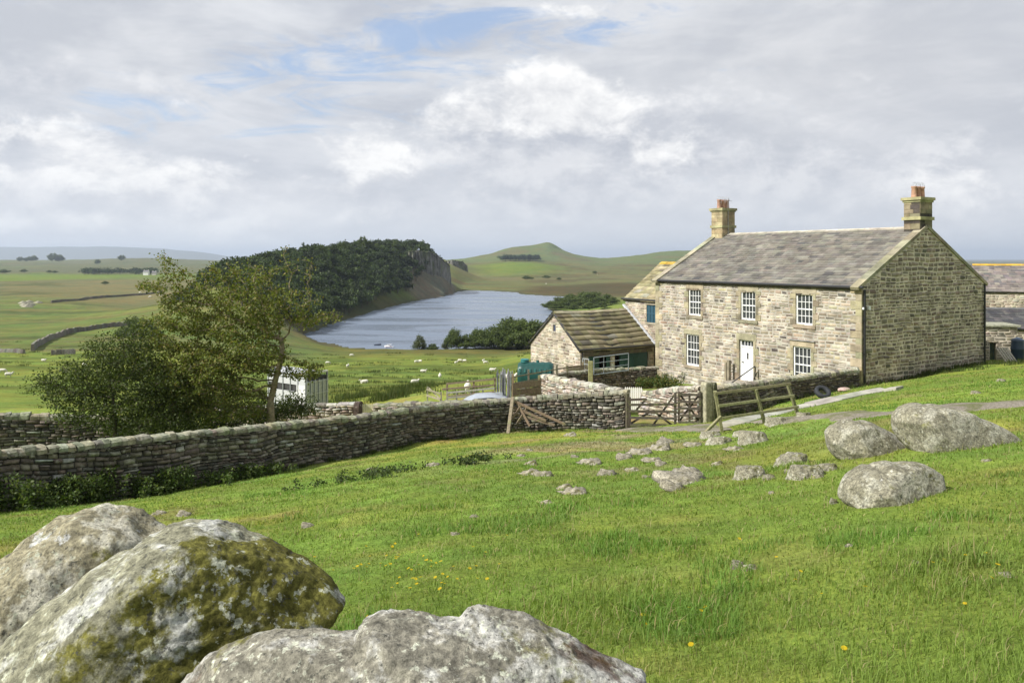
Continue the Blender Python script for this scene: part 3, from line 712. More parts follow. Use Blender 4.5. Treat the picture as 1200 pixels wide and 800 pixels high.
dry_wall('stone_wall', smooth_pts(wall_pts([(637, 0, 437, 42.2), (662, 0, 442, 40), (695, 0, 447.5, 37.5), (731, 0, 454.5, 35.2)])), thick=.5, pal=PAL_LIT, cope=(.25, .2), cope_col=(.4, .38, .3), label='sunlit curving stone wall between the plank fence and the small white gate', seed=15)
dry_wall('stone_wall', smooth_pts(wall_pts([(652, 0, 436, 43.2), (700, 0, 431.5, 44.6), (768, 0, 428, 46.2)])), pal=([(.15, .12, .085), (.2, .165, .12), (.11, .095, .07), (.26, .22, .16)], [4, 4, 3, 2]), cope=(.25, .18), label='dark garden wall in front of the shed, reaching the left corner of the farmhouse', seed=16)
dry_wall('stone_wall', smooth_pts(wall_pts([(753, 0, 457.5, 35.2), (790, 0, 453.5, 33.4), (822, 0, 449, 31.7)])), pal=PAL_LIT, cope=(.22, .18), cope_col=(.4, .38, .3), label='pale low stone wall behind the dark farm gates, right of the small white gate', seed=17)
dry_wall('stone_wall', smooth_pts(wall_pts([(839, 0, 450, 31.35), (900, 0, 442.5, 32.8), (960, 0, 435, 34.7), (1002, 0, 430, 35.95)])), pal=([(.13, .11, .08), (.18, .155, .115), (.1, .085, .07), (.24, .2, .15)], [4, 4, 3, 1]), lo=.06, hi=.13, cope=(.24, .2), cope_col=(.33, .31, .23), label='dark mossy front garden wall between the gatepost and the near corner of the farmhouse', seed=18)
# far field walls
def far_wall(pts, label, h=1.2, seed=3):
    rnd = random.Random(seed); P = []
    for a, b in zip(pts[:-1], pts[1:]):
        for k in range(12):
            t = k/12; P.append((a[0]+(b[0]-a[0])*t, a[1]+(b[1]-a[1])*t))
    P.append(pts[-1]); mb = MB(); W = [Vector((x, y, zg(x, y))) for x, y in P]
    rings = []
    for i, p in enumerate(W):
        t = (W[min(i+1, len(W)-1)]-W[max(i-1, 0)]); t.z = 0; t.normalize(); n = Vector((t.y, -t.x, 0)); hh = h*rnd.uniform(.85, 1.12)
        rings.append([p-n*.4-UP*.6, p+n*.4-UP*.6, p+n*.33+UP*hh*.5, p+n*.25+UP*hh, p-n*.25+UP*hh, p-n*.33+UP*hh*.5])
    for a, b in zip(rings[:-1], rings[1:]): mb.loft([a, b], jit((.14, .13, .105), .3, rnd), caps=False, smooth=False)
    mb.add(rings[0], [(0, 1, 2, 3, 4, 5)], (.2, .18, .15)); mb.add(rings[-1], [(0, 1, 2, 3, 4, 5)], (.2, .18, .15))
    return tag(mb.build('field_wall', M['stone']), label, 'stone wall')
def hits(l): return [tuple(hit(a, b, 60)[:2]) for a, b in l]
far_wall(hits([(-160, 417), (-60, 415), (0, 413), (28, 414)]), 'low field wall at the left edge, left of the bare stony gap', seed=4, h=.8)
far_wall(hits([(38, 411), (48, 404), (62, 397), (85, 390), (110, 386), (145, 382), (175, 380)]), 'curving field wall climbing to the dark bush beyond the left field', h=1.5, seed=5)
far_wall(hits([(60, 416), (75, 415), (88, 414.5)]), 'short stub of field wall by the track in the left fields', seed=6, h=1.)
far_wall(hits([(60, 355), (95, 352), (130, 348), (190, 343)]), 'distant thin field wall high up in the left fields', seed=7, h=1.5)

# ------------------------------------------------------------------ house tools
class Face:   # a plane with origin, horizontal direction and outward normal
    def __init__(s, o, d, n): s.o = Vector(o); s.d = Vector(d); s.n = Vector(n)
    def p(s, a, h, k=0.): return s.o+s.d*a+UP*h+s.n*k
    def pl(s): return lambda a, h, k: tuple(s.p(a, h, k))
    def box(s, mb, a0, a1, h0, h1, k0, k1, c, bev=0):
        vs = [s.p(a, h, k) for k in (k0, k1) for a, h in ((a0, h0), (a1, h0), (a1, h1), (a0, h1))]
        mb.add(vs, [(3, 2, 1, 0), (4, 5, 6, 7), (0, 1, 5, 4), (1, 2, 6, 5), (2, 3, 7, 6), (3, 0, 4, 7)], c)
def plate(face, L, Hf, holes, colr, k=0., thick=.3, steps=None):
    """the mortar sheet behind the stones, pierced by openings (grid of quads)"""
    S = sorted(set([0, L]+[q for h in holes for q in h[:2]]+list(steps or [])))
    V = []; Fc = []
    for a, b in zip(S[:-1], S[1:]):
        hs = sorted([(h[2], h[3]) for h in holes if h[0] < (a+b)/2 < h[1]]); y = -.6
        for q0, q1 in hs+[(None, None)]:
            n = len(V); t = q0 if q0 is not None else None
            if t is None: V += [tuple(face.p(a, y, k)), tuple(face.p(b, y, k)), tuple(face.p(b, Hf(b), k)), tuple(face.p(a, Hf(a), k))]
            else: V += [tuple(face.p(a, y, k)), tuple(face.p(b, y, k)), tuple(face.p(b, t, k)), tuple(face.p(a, t, k))]
            Fc.append((n, n+1, n+2, n+3)); y = q1 if q1 is not None else y
    for s0, s1, h0, h1 in holes:   # reveals
        for (a, h), (b, i) in (((s0, h0), (s1, h0)), ((s1, h0), (s1, h1)), ((s1, h1), (s0, h1)), ((s0, h1), (s0, h0))):
            n = len(V); V += [tuple(face.p(a, h, k)), tuple(face.p(b, i, k)), tuple(face.p(b, i, k-thick)), tuple(face.p(a, h, k-thick))]; Fc.append((n, n+1, n+2, n+3))
    return V, Fc, [colr]*len(Fc)
DRESS = (.33, .29, .19)
def surround(face, mb, s0, s1, h0, h1, rnd, sill=True, lint=.28, jamb=True):
    """dressed stone blocks round an opening"""
    face.box(mb, s0-.2, s1+.2, h1, h1+lint, -.05, .035, jit(DRESS, .15, rnd))
    if sill: face.box(mb, s0-.16, s1+.16, h0-.17, h0-.002, -.05, .07, jit((.3, .26, .18), .15, rnd))
    if jamb:
        for sg, s in ((-1, s0), (1, s1)):
            h = h0; i = rnd.random() > .5
            while h < h1-.02:
                ch = min(rnd.uniform(.22, .42), h1-h); wd = .34 if i else .17; i = not i
                if h1-h-ch < .1: ch = h1-h
                a, b = (s-wd, s) if sg < 0 else (s, s+wd)
                face.box(mb, a, b, h+.004, h+ch-.004, -.05, .03+rnd.uniform(0, .008), jit(DRESS if rnd.random() > .2 else (.2, .17, .12), .18, rnd)); h += ch
def sash_window(face, s0, s1, h0, h1, parent, cols=4, rows=4, fr=(.8, .8, .77)):
    root = MB(); w_ = .065; dk = -.09
    face.box(root, s0, s0+w_, h0, h1, dk-.06, dk+.05, fr); face.box(root, s1-w_, s1, h0, h1, dk-.06, dk+.05, fr)
    face.box(root, s0+w_, s1-w_, h1-w_, h1, dk-.06, dk+.05, fr); face.box(root, s0+w_, s1-w_, h0, h0+.09, dk-.06, dk+.07, fr)
    mid = (h0+h1)/2; face.box(root, s0+w_, s1-w_, mid-.025, mid+.03, dk-.05, dk+.025, fr)
    fo = root.build('window', M['paint'], parent)
    bars = MB()
    for i in range(1, cols):
        s = s0+w_+(s1-s0-2*w_)*i/cols; face.box(bars, s-.013, s+.013, h0+.092, h1-w_-.002, dk-.045, dk+.012, fr)
    for j in range(1, rows):
        if j*2 == rows: continue
        h = h0+.09+(h1-h0-w_-.09)*j/rows; face.box(bars, s0+w_+.002, s1-w_-.002, h-.013, h+.013, dk-.043, dk+.010, fr)
    bars.build('glazing_bars', M['paint'], fo)
    pn = MB(); face.box(pn, s0+w_*.5, s1-w_*.5, h0+.03, h1-.03, dk-.04, dk-.025, (.02, .02, .02)); pn.build('pane', M['glass'], fo)
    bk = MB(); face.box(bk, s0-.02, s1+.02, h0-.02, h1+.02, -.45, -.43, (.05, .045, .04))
    # dark board behind the pane, standing in for the shade of the room
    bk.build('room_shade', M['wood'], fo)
    return fo
def slates(name, o, dx, up, L, W, row, sw, pal, mat, parent, thick=.02, seed=5, over=.0, jt=.01, sag=0.):
    """rows of overlapping slates. o: eaves start; dx along eaves; up: slope vector (unit); L length, W slope length"""
    rnd = random.Random(seed); nrm = Vector(dx).cross(Vector(up)).normalized()
    if nrm.z < 0: nrm = -nrm
    V = []; Fc = []; C = []; r = 0; u = 0
    while u < W:
        s = -rnd.uniform(0, sw); rh = row*(1.15-.35*u/W)
        while s < L:
            wd = sw*rnd.uniform(.65, 1.4); a, b = max(s, 0), min(s+wd, L); s += wd
            if b-a < .03: continue
            cc = jit(rnd.choices(pal[0], pal[1])[0], .14, rnd); j = rnd.uniform(-jt, jt); k = rnd.uniform(0, .006)
            u1 = min(u+rh*1.12, W); sg = lambda x: -sag*math.sin(math.pi*x/L)-sag*.3*math.sin(x*3.1)
            lo = thick*1.6+k; n = len(V)
            pts = [(a+.003, u+j, lo+thick), (b-.003, u+j+rnd.uniform(-jt, jt)*.5, lo+thick), (b-.003, u1, thick*.9), (a+.003, u1, thick*.9), (a+.003, u+j, lo*.2), (b-.003, u+j, lo*.2)]
            V += [tuple(Vector(o)+Vector(dx)*x+Vector(up)*y+nrm*z+UP*sg(x)) for x, y, z in pts]
            Fc += [(n, n+1, n+2, n+3), (n+4, n+5, n+1, n), (n+4, n, n+3, n+3), (n+5, n+1, n+2, n+2)]; C += [cc]*4
        u += rh
    # drop degenerate quads into proper ones
    F2 = []; C2 = []
    for f, c in zip(Fc, C):
        if len(set(f)) == 4: F2.append(f); C2.append(c)
    # underlay
    n = len(V); V += [tuple(Vector(o)+Vector(dx)*x+Vector(up)*y+nrm*z) for x, y, z in ((0, .02, .0), (L, .02, .0), (L, W, .0), (0, W, .0), (0, .02, -.12), (L, .02, -.12), (L, W, -.12), (0, W, -.12))]
    F2 += [(n, n+1, n+2, n+3), (n+7, n+6, n+5, n+4), (n, n+4, n+5, n+1), (n+1, n+5, n+6, n+2), (n+2, n+6, n+7, n+3), (n+3, n+7, n+4, n)]; C2 += [(.05, .05, .05)]*6
    return np_mesh(name, V, F2, mat, C=C2, parent=parent)

# ------------------------------------------------------------------ farmhouse
HP = Vector((15.85, 36.0, 0)); HL = 13.75; HW = 10.25
ZE = CZ-1.28; ZR = CZ+1.50; ZB = CZ-7.3     # eaves, ridge, footing
house = empty('farmhouse', (HP.x, HP.y, ZB)); tag(house, 'two-storey stone farmhouse with grey slate roof, two chimneys and white sash windows', 'house')
HO = Vector(house.location)
def under(root_loc):   # children keep world coordinates: shift them under the empty
    pass
def s_of(px): u = u_(px); return (HP.x-u*HP.y)/(u*.8526+.5226)
def z_of(px, py): return -(py-HY)/F*(HP.y+.8526*s_of(px))+CZ
class RelMB(MB): pass
front = Face(Vector((0, 0, 0)), d1, -d2)          # local to the house empty
rn = random.Random(21)
Hh = ZE-ZB
wins = []
for a, b, t, bt in ((807, 821.5, 338.8, 369.8), (868.4, 885.6, 341.1, 375.2), (932.8, 952.7, 343.6, 380.5), (804.4, 819.6, 392.2, 428.3), (929.7, 950.4, 405.8, 438.5)):
    wins.append((s_of(b), s_of(a), z_of((a+b)/2, bt)-ZB, z_of((a+b)/2, t)-ZB))
up_t = np.mean([w_[3] for w_ in wins[:3]]); up_b = np.mean([w_[2] for w_ in wins[:3]]); lo_t = np.mean([w_[3] for w_ in wins[3:]]); lo_b = wins[3][2]
wins = [(w_[0], w_[1], *( (up_b, up_t) if i < 3 else (lo_b, lo_t))) for i, w_ in enumerate(wins)]
door = (s_of(883), s_of(866.5), z_of(875, 447)-ZB, z_of(875, 398.5)-ZB)
print('WINS', wins, 'DOOR', door, 'H', Hh)
holes = wins+[door]
PMORT = (.40, .37, .31); DMORT = (.54, .48, .38)
def ex(h, m): return (h[0]-m, h[1]+m, h[2]-m, h[3]+m)
parts = []
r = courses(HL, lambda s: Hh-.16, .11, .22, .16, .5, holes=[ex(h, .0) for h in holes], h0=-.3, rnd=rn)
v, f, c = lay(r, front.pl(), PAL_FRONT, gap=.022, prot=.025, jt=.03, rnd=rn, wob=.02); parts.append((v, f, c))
parts.append(plate(front, HL, lambda s: Hh, holes, PMORT, 0, .35))
# gable facing the camera's right
gable = Face(Vector((0, 0, 0)), d2, -d1)
Gh = lambda s: Hh+(ZR-ZE)*(1-abs(s-HW/2)/(HW/2))
r = courses(HW, Gh, .12, .25, .16, .45, h0=-.3, rnd=rn)
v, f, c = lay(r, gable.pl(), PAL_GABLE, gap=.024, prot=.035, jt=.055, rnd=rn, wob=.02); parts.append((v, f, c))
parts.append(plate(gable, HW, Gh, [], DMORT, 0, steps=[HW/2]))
back = Face(d2*HW+d1*HL, -d1, d2); lg = Face(d1*HL+d2*HW, -d2, d1)
r = courses(HL, lambda s: Hh, .14, .26, .25, .6, h0=-.3, rnd=rn); v, f, c = lay(r, back.pl(), PAL_GABLE, gap=.016, prot=.02, rnd=rn); parts.append((v, f, c)); parts.append(plate(back, HL, lambda s: Hh, [], DMORT, 0))
r = courses(HW, Gh, .14, .26, .25, .6, h0=-.3, rnd=rn); v, f, c = lay(r, lg.pl(), PAL_GABLE, gap=.016, prot=.02, rnd=rn); parts.append((v, f, c)); parts.append(plate(lg, HW, Gh, [], DMORT, 0, steps=[HW/2]))
hw = arr_mesh('wall', parts, M['house_stone'], house)
# quoins and surrounds
mb = MB()
for w_ in wins: surround(front, mb, *w_, rn)
surround(front, mb, *door, rn, sill=False, lint=.34)
h = -.2; i = 0
while h < Hh-.16:
    ch = rn.uniform(.28, .4)
    if h+ch > Hh-.16: ch = Hh-.16-h
    a = .55 if i % 2 else .28; i += 1; cc = jit(DRESS if rn.random() > .25 else (.4, .34, .2), .2, rn)
    front.box(mb, -.034, a, h+.004, h+ch-.004, -.2, .036, cc); front.box(mb, HL-a, HL+.034, h+.004, h+ch-.004, -.2, .036, jit(DRESS, .2, rn))
    h += ch
front.box(mb, -.03, HL+.03, Hh-.15, Hh-.01, -.1, .06, (.3, .27, .2))
front.box(mb, wins[4][0]-.25, wins[4][1]+.25, wins[4][3]+.285, wins[4][3]+.34, -.02, .1, (.25, .24, .22))
mb.build('dressed_stone', M['house_stone'], house, bevel=.012)
for w_ in wins: sash_window(front, *w_, house)
# door with fanlight
dmb = MB(); s0, s1, h0, h1 = door; dk = -.12; fr = (.8, .8, .78); hl = h1-.33
front.box(dmb, s0+.07, s1-.07, h0+.02, hl-.05, dk-.05, dk, fr)
dmb2 = MB()
for a, b in ((s0, s0+.07), (s1-.07, s1)): front.box(dmb2, a, b, h0, h1, dk-.08, dk+.04, fr)
front.box(dmb2, s0+.07, s1-.07, h1-.06, h1, dk-.08, dk+.04, fr); front.box(dmb2, s0+.07, s1-.07, hl-.05, hl+.02, dk-.08, dk+.04, fr)
for k in range(1, 4): a = s0+.07+(s1-s0-.14)*k/4; front.box(dmb2, a-.015, a+.015, hl+.02, h1-.06, dk-.05, dk+.01, fr)
do = dmb.build('door', M['paint'], house)
# raised panels of the door stay in the same mesh colour; knocker and letterbox
k_ = MB(); m_ = (s0+s1)/2; front.box(k_, m_-.035, m_+.035, h0+1.18, h0+1.5, dk+.002, dk+.035, (.03, .03, .03)); k_.build('knocker', M['metal'], do)
k_ = MB(); k_.tube(front.p(s1-.16, h0+1.0, dk), front.p(s1-.16, h0+1.0, dk+.07), .03, colr=(.05, .05, .05)); k_.build('handle', M['metal'], do)
dmb2.build('door_frame', M['paint'], do)
k_ = MB(); front.box(k_, s0+.06, s1-.06, hl, h1-.04, dk-.04, dk-.03, (.02, .02, .02)); k_.build('fanlight', M['glass'], do)
k_ = MB(); front.box(k_, s0-.3, s1+.3, h0-.55, h0-.0, -.1, .9, (.3, .27, .22)); front.box(k_, s0-.3, s1+.3, h0-.55, h0-.2, .9, 1.25, (.3, .27, .22)); front.box(k_, s0+.001, s1-.001, h0-.1, h0+.02, -.35, -.02, (.3, .27, .22)); k_.build('doorstep', M['house_stone'], house, bevel=.01)
k_ = MB(); k_.tube(front.p(s0-.32, h0+.92, .25), front.p(s0+.75, h0-.12, 1.0), .03, colr=(.03, .03, .03)); k_.tube(front.p(s0+.75, h0-.12, 1.0), front.p(s0+.75, h0-.9, 1.0), .028, colr=(.03, .03, .03)); k_.tube(front.p(s0-.32, h0+.92, .25), front.p(s0-.32, h0, .25), .028, colr=(.03, .03, .03)); k_.build('handrail', M['metal'], house)
k_ = MB(); front.box(k_, s1+.35, s1+.5, h0-.6, h0+1.05, .25, .42, (.24, .21, .15)); front.box(k_, s1+.62, s1+.74, h0-.6, h0+.9, .2, .34, (.3, .26, .18)); k_.build('porch_post', M['house_stone'], house)
# low stone step and lamp at the foot of the gable
k_ = MB()
for j in range(3): gable.box(k_, .25, 2.6-.1*j, ZB*0+1.18+j*.17, 1.18+j*.17+.16, -.02, .12+.02*(2-j), jit((.17, .13, .1), .1, rn))
k_.build('plinth_course', M['house_stone'], house, bevel=.01)
for a_, b_, c_, d_, e_ in ((.33, .47, 1.05, .88, .16), (-.0, .05, 1.03, .93, .12)): k_ = MB(); gable.box(k_, a_, b_, Hh-c_, Hh-d_, .04, e_, (.75, .75, .75)); k_.build('security_lamp', M['paint'], house, bevel=.01)
# downpipes, gutter
k_ = MB(); k_.tube(gable.p(.1, .8, .1), gable.p(.1, Hh-.12, .1), .055, colr=(.02, .02, .022), n=8)
for q in (1.5, 3, 4.5): k_.box(gable.p(.1, q, .08), (.15, .15, .06), colr=(.02, .02, .022))
k_.build('downpipe', M['plastic'], house)
k_ = MB(); k_.tube(gable.p(HW-.1, 1., .1), gable.p(HW-.1, Hh-.05, .1), .05, colr=(.02, .02, .022), n=8); k_.build('downpipe', M['plastic'], house)
k_ = MB(); k_.tube(front.p(-.2, Hh-.02, .17), front.p(HL+.2, Hh-.02, .17), .065, colr=(.03, .03, .033), n=8); k_.build('gutter', M['plastic'], house)
# roof
PAL_SL = ([(.14, .128, .108), (.165, .152, .128), (.112, .103, .092), (.195, .18, .145), (.075, .072, .07)], [6, 5, 3, 2, .7])
sl_up = (d2*(HW/2)+UP*(ZR-ZE)).normalized(); SLW = math.hypot(HW/2, ZR-ZE)
ov = .22; e0 = Vector((0, 0, Hh+.02))-sl_up*ov
slates('roof', e0+d1*.3+UP*.03, d1, sl_up, HL-.6, SLW+ov-.05, .24, .42, PAL_SL, M['slate'], house, seed=31)
sl_b = (-d2*(HW/2)+UP*(ZR-ZE)).normalized(); e1 = Vector((0, 0, Hh+.02))+d2*HW-sl_b*ov
slates('roof', e1+d1*.3+UP*.03, d1, sl_b, HL-.6, SLW+ov-.05, .24, .42, PAL_SL, M['slate'], house, seed=32)
k_ = MB(); n_ = 15
for i in range(n_):
    a = (HL-1.7)/n_*i+.9; b = a+(HL-1.7)/n_-.02; c0 = Vector((0, 0, Hh+ZR-ZE+.09))+d2*(HW/2)
    for sg in (1, -1):
        q = [c0+d1*a, c0+d1*b, c0+d1*b+d2*sg*.2-UP*.1, c0+d1*a+d2*sg*.2-UP*.1]; q2 = [p-UP*.05 for p in q]
        k_.add(q+q2, [(0, 1, 2, 3), (4, 7, 6, 5), (3, 2, 6, 7), (0, 3, 7, 4), (1, 5, 6, 2)], jit((.47, .43, .34), .12, rn))
k_.build('ridge_stones', M['house_stone'], house)
# gable copings
for k, off in (('near', -.06), ('far', HL-.36)):
    for up_, st in ((sl_up, Vector((0, 0, Hh))-sl_up*.3), (sl_b, Vector((0, 0, Hh))+d2*HW-sl_b*.3)):
        k_ = MB(); n_ = 8; LL = SLW+.3; nrm = d1.cross(up_); nrm = nrm if nrm.z > 0 else -nrm
        for i in range(n_):
            a = LL/n_*i; b = a+LL/n_-.006
            q = [st+d1*(off+x)+up_*y+nrm*z for z in (.0, .15) for x, y in ((0, a), (.42, a), (.42, b), (0, b))]
            k_.add(q, [(3, 2, 1, 0), (4, 5, 6, 7), (0, 1, 5, 4), (1, 2, 6, 5), (2, 3, 7, 6), (3, 0, 4, 7)], jit((.27, .25, .17), .22, rn))
        k_.build('coping', M['house_stone'], house)
# chimneys
def chimney(c, wx, wy, z0, z1, colr, dark, tall, n_pot=3, pot_h=.55, band=None, aerial=False):
    ch = empty('chimney', (0, 0, 0)); ch.parent = house; KIDS.setdefault(house.name, []).append(ch)
    k = MB(); h = z0; rot = Matrix((d1, d2, UP)).transposed()
    while h < z1-.02:
        hh = min(rn.uniform(.2, .3), z1-h); i = rn.random() > .5
        k.box(c+UP*(h+hh/2), (wx, wy, hh-.0), rot=rot, colr=jit(colr, .1, rn))
        # face blocks, each its own tone
        for ax, ay, L_, D_ in ((d2, -d1, wy, wx), (d1, -d2, wx, wy), (d2, d1, wy, wx), (d1, d2, wx, wy)):
            cut = rn.uniform(.3, .7); 
            for a, b in ((0, cut), (cut, 1)):
                p0 = c+UP*h+ax*(L_*(a-.5))+ay*(D_/2); f_ = Face(p0, ax, ay)
                f_.box(k, .012, L_*(b-a)-.008, .01, hh-.008, -.02, .014, jit(dark if rn.random() < .35 else colr, .16, rn))
        h += hh
    for zb_, t, o in band: k.box(c+UP*(zb_+t/2), (wx+o, wy+o, t), rot=rot, colr=jit((.33, .31, .17), .08, rn))
    k.build('chimney_stack', M['house_stone'], ch)
    for i in range(n_pot):
        p = c+d2*((i-(n_pot-1)/2)*wy*.32)+UP*(z1+band[0][1])
        q = MB(); cc = jit((.42, .25, .17), .12, rn)
        R_ = [(0, .14), (.02, .15), (.06, .135), (pot_h-.1, .115), (pot_h-.06, .14), (pot_h, .14), (pot_h, .11), (pot_h-.2, .10)]
        q.loft([[p+UP*zz+Vector((rr*math.cos(t*math.pi/7), rr*math.sin(t*math.pi/7), 0)) for t in range(14)] for zz, rr in R_], cc)
        po = q.build('chimney_pot', M['clay'], ch)
        q = MB()
        for a in range(4):
            t0 = a*math.pi/4; prev = None
            for s_ in range(9):
                th = math.pi*s_/8; pt = p+UP*(pot_h+.17*math.sin(th)*1.2)+Vector((math.cos(t0), math.sin(t0), 0))*(.13*math.cos(th))
                if prev is not None: q.tube(prev, pt, .007, n=4, colr=(.5, .52, .55), caps=False)
                prev = pt
        q.build('wire_cowl', M['metal'], ch)
    if aerial:
        q = MB(); b0 = c-d1*(wx/2+.06)-d2*.1; q.tube(b0+UP*(z0+.3), b0+UP*(z1+.75), .018, n=5, colr=(.35, .36, .38)); q.tube(b0+UP*(z1+.6)-d2*.45-d1*.1, b0+UP*(z1+.6)+d2*.35, .012, n=4, colr=(.35, .36, .38))
        for t in (-.4, -.25, -.1, .1, .25): q.tube(b0+UP*(z1+.6)+d2*t-UP*.07-d1*.08, b0+UP*(z1+.6)+d2*t+UP*.07, .006, n=4, colr=(.35, .36, .38))
        q.build('aerial', M['metal'], ch)
    return ch
zr = Hh+ZR-ZE
chimney(d2*(HW/2)+d1*.45, .82, 1.02, zr-.75, zr+1.35, (.24, .205, .13), (.07, .06, .05), True, band=[(zr+1.35, .14, .22), (zr+1.25, .1, .1), (zr+.38, .16, .16)])
chimney(d2*(HW/2)+d1*(HL-.5), .9, 1.1, zr-.7, zr+1.5, (.42, .34, .2), (.38, .3, .18), False, band=[(zr+1.5, .15, .22), (zr+1.42, .08, .1), (zr+.42, .16, .14)], aerial=True)
# ------------------------------------------------------------------ farm buildings
def gabled(name, o, dl, dw, L, Wd, ze, zr_, zb, label, pal, mort, roof_pal, roof_mat, row, sw, holes=(), gholes=(), seed=1, vis=('f', 'l'), right_gable=True, sag=.0, cap=None, thick=.025, ov=.2):
    """o: near corner at world; front runs along dl, depth along dw; ridge parallel to dl"""
    rnd = random.Random(seed); root = empty(name, (o.x, o.y, zb)); tag(root, label, 'building')
    H = ze-zb; K = zr_-ze; n_f = -dw if True else dw
    fr_ = Face(Vector((0, 0, 0)), dl, -dw); lf = Face(Vector((0, 0, 0)), dw, -dl); bf = Face(dw*Wd+dl*L, -dl, dw); rf = Face(dl*L+dw*Wd, -dw, dl)
    Gh_ = lambda s: H+K*(1-abs(s-Wd/2)/(Wd/2)); P_ = []
    for fc, LL, hf, hs, st in ((fr_, L, lambda s: H, list(holes), None), (lf, Wd, Gh_, list(gholes), [Wd/2]), (bf, L, lambda s: H, [], None), (rf, Wd, Gh_, [], [Wd/2])):
        if fc is rf and not right_gable: continue
        r = courses(LL, hf, .1, .22, .16, .5, holes=hs, h0=-.3, rnd=rnd); v, f, c = lay(r, fc.pl(), pal, gap=.015, prot=.03, jt=.03, rnd=rnd, wob=.02)
        P_.append((v, f, c)); P_.append(plate(fc, LL, hf, hs, mort, 0, steps=st))
    arr_mesh('wall', P_, M['house_stone'], root)
    s_up = (dw*(Wd/2)+UP*K).normalized(); SW = math.hypot(Wd/2, K); s_b = (-dw*(Wd/2)+UP*K).normalized()
    slates('roof', Vector((0, 0, H))-s_up*ov-dl*.1+UP*.05, dl, s_up, L+.2, SW+ov, row, sw, roof_pal, roof_mat, root, seed=seed, sag=sag, thick=thick)
    slates('roof', Vector((0, 0, H))+dw*Wd-s_b*ov-dl*.1+UP*.05, dl, s_b, L+.2, SW+ov, row, sw, roof_pal, roof_mat, root, seed=seed+1, sag=sag, thick=thick)
    k = MB(); n = max(4, int(L/.6)); c0 = Vector((0, 0, H+K+.13))+dw*(Wd/2)
    for i in range(n):
        a = L/n*i; b = a+L/n-.015
        for sg in (1, -1):
            q = [c0+dl*a, c0+dl*b, c0+dl*b+dw*sg*.22-UP*.17*K/(Wd/2), c0+dl*a+dw*sg*.22-UP*.17*K/(Wd/2)]; q = [p-UP*sag*math.sin(math.pi*((a+b)/2)/L) for p in q]; q2 = [p-UP*.06 for p in q]
            k.add(q+q2, [(0, 1, 2, 3), (4, 7, 6, 5), (3, 2, 6, 7), (0, 3, 7, 4), (1, 5, 6, 2)], jit(cap or (.3, .27, .18), .12, rnd))
    k.build('ridge_stones', roof_mat, root)
    return root, fr_, lf, H, K
PAL_MOSS = ([(.26, .23, .13), (.30, .26, .16), (.20, .175, .105), (.35, .31, .19), (.14, .12, .09), (.3, .28, .22)], [5, 5, 3, 3, 1, 1])
# shed (near corner C1, long side along d2, gable along d1)
C1 = Vector((u_(680)*47, 47., 0)); zb = CZ-7.6
g_h = [(2.55, 2.85, CZ-(388-HY)/F*49.4-zb, CZ-(380-HY)/F*49.4-zb)]
f_h = [(.6, 2.3, -.3, 2.05), (2.6, 5.3, -.3, 2.0)]
shed, ff, lf, Hs, Ks = gabled('stone_shed', C1, d2, d1, 5.75, 5.4, CZ-(410-HY)/F*47, CZ-(366.5-HY)/F*49.3, zb, 'low stone shed with mossy stone-slate roof, attached left of the farmhouse', PAL_BARN, (.48, .42, .33), PAL_MOSS, M['mossy_slate'], .42, .55, holes=f_h, gholes=g_h, seed=41, sag=.06, thick=.035)
k = MB(); lf.box(k, 2.55, 2.85, g_h[0][2], g_h[0][3], -.12, -.06, (.05, .06, .1)); lf.box(k, 2.5, 2.9, g_h[0][2]-.07, g_h[0][2]-.005, -.05, .05, (.4, .37, .3)); k.build('window', M['paint'], shed)
gc = (.02, .075, .06)
k = MB()
for j in range(6): a = 3.05+j*.37; ff.box(k, a, a+.36, -.2, 1.98, -.12, -.07, jit(gc, .12, rn))
ff.box(k, 3.1, 5.2, .4, .52, -.07, -.04, gc); ff.box(k, 3.1, 5.2, 1.5, 1.62, -.07, -.04, gc); k.build('door', M['paint'], shed)
k = MB()
for j in range(3): a = .62+j*.28; ff.box(k, a, a+.27, -.2, 2., -.12, -.07, jit(gc, .12, rn))
for j in range(2): a = 2.02+j*.13; ff.box(k, a, a+.12, -.2, 2., -.12, -.07, jit(gc, .12, rn))
k.build('door', M['paint'], shed)
k = MB(); ff.box(k, .3, 5.6, Hs-.42, Hs-.2, -.02, .05, (.12, .1, .07)); k.build('lintel', M['wood'], shed)
k = MB(); k.tube(ff.p(-.2, Hs+.0, .16), ff.p(5.7, Hs+.0, .16), .06, colr=(.03, .03, .03), n=8); k.tube(ff.p(.08, Hs, .12), ff.p(.08, .0, .12), .04, colr=(.03, .03, .03), n=8); k.build('gutter', M['plastic'], shed)
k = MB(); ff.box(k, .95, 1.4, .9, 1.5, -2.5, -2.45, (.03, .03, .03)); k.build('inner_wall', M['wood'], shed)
s_up = (d1*2.7+UP*Ks).normalized()
k = MB(); nn = d2.cross(s_up); nn = nn if nn.z > 0 else -nn; p0 = Vector((0, 0, Hs))+d2*5.66-s_up*.2; q = [p0+d2*x+s_up*y+nn*z for z in (.05, .15) for x, y in ((0, 0), (.16, 0), (.16, 4), (0, 4))]
k.add(q, [(3, 2, 1, 0), (4, 5, 6, 7), (0, 1, 5, 4), (1, 2, 6, 5), (2, 3, 7, 6), (3, 0, 4, 7)], (.55, .57, .6)); k.build('lead_flashing', M['paint'], shed)
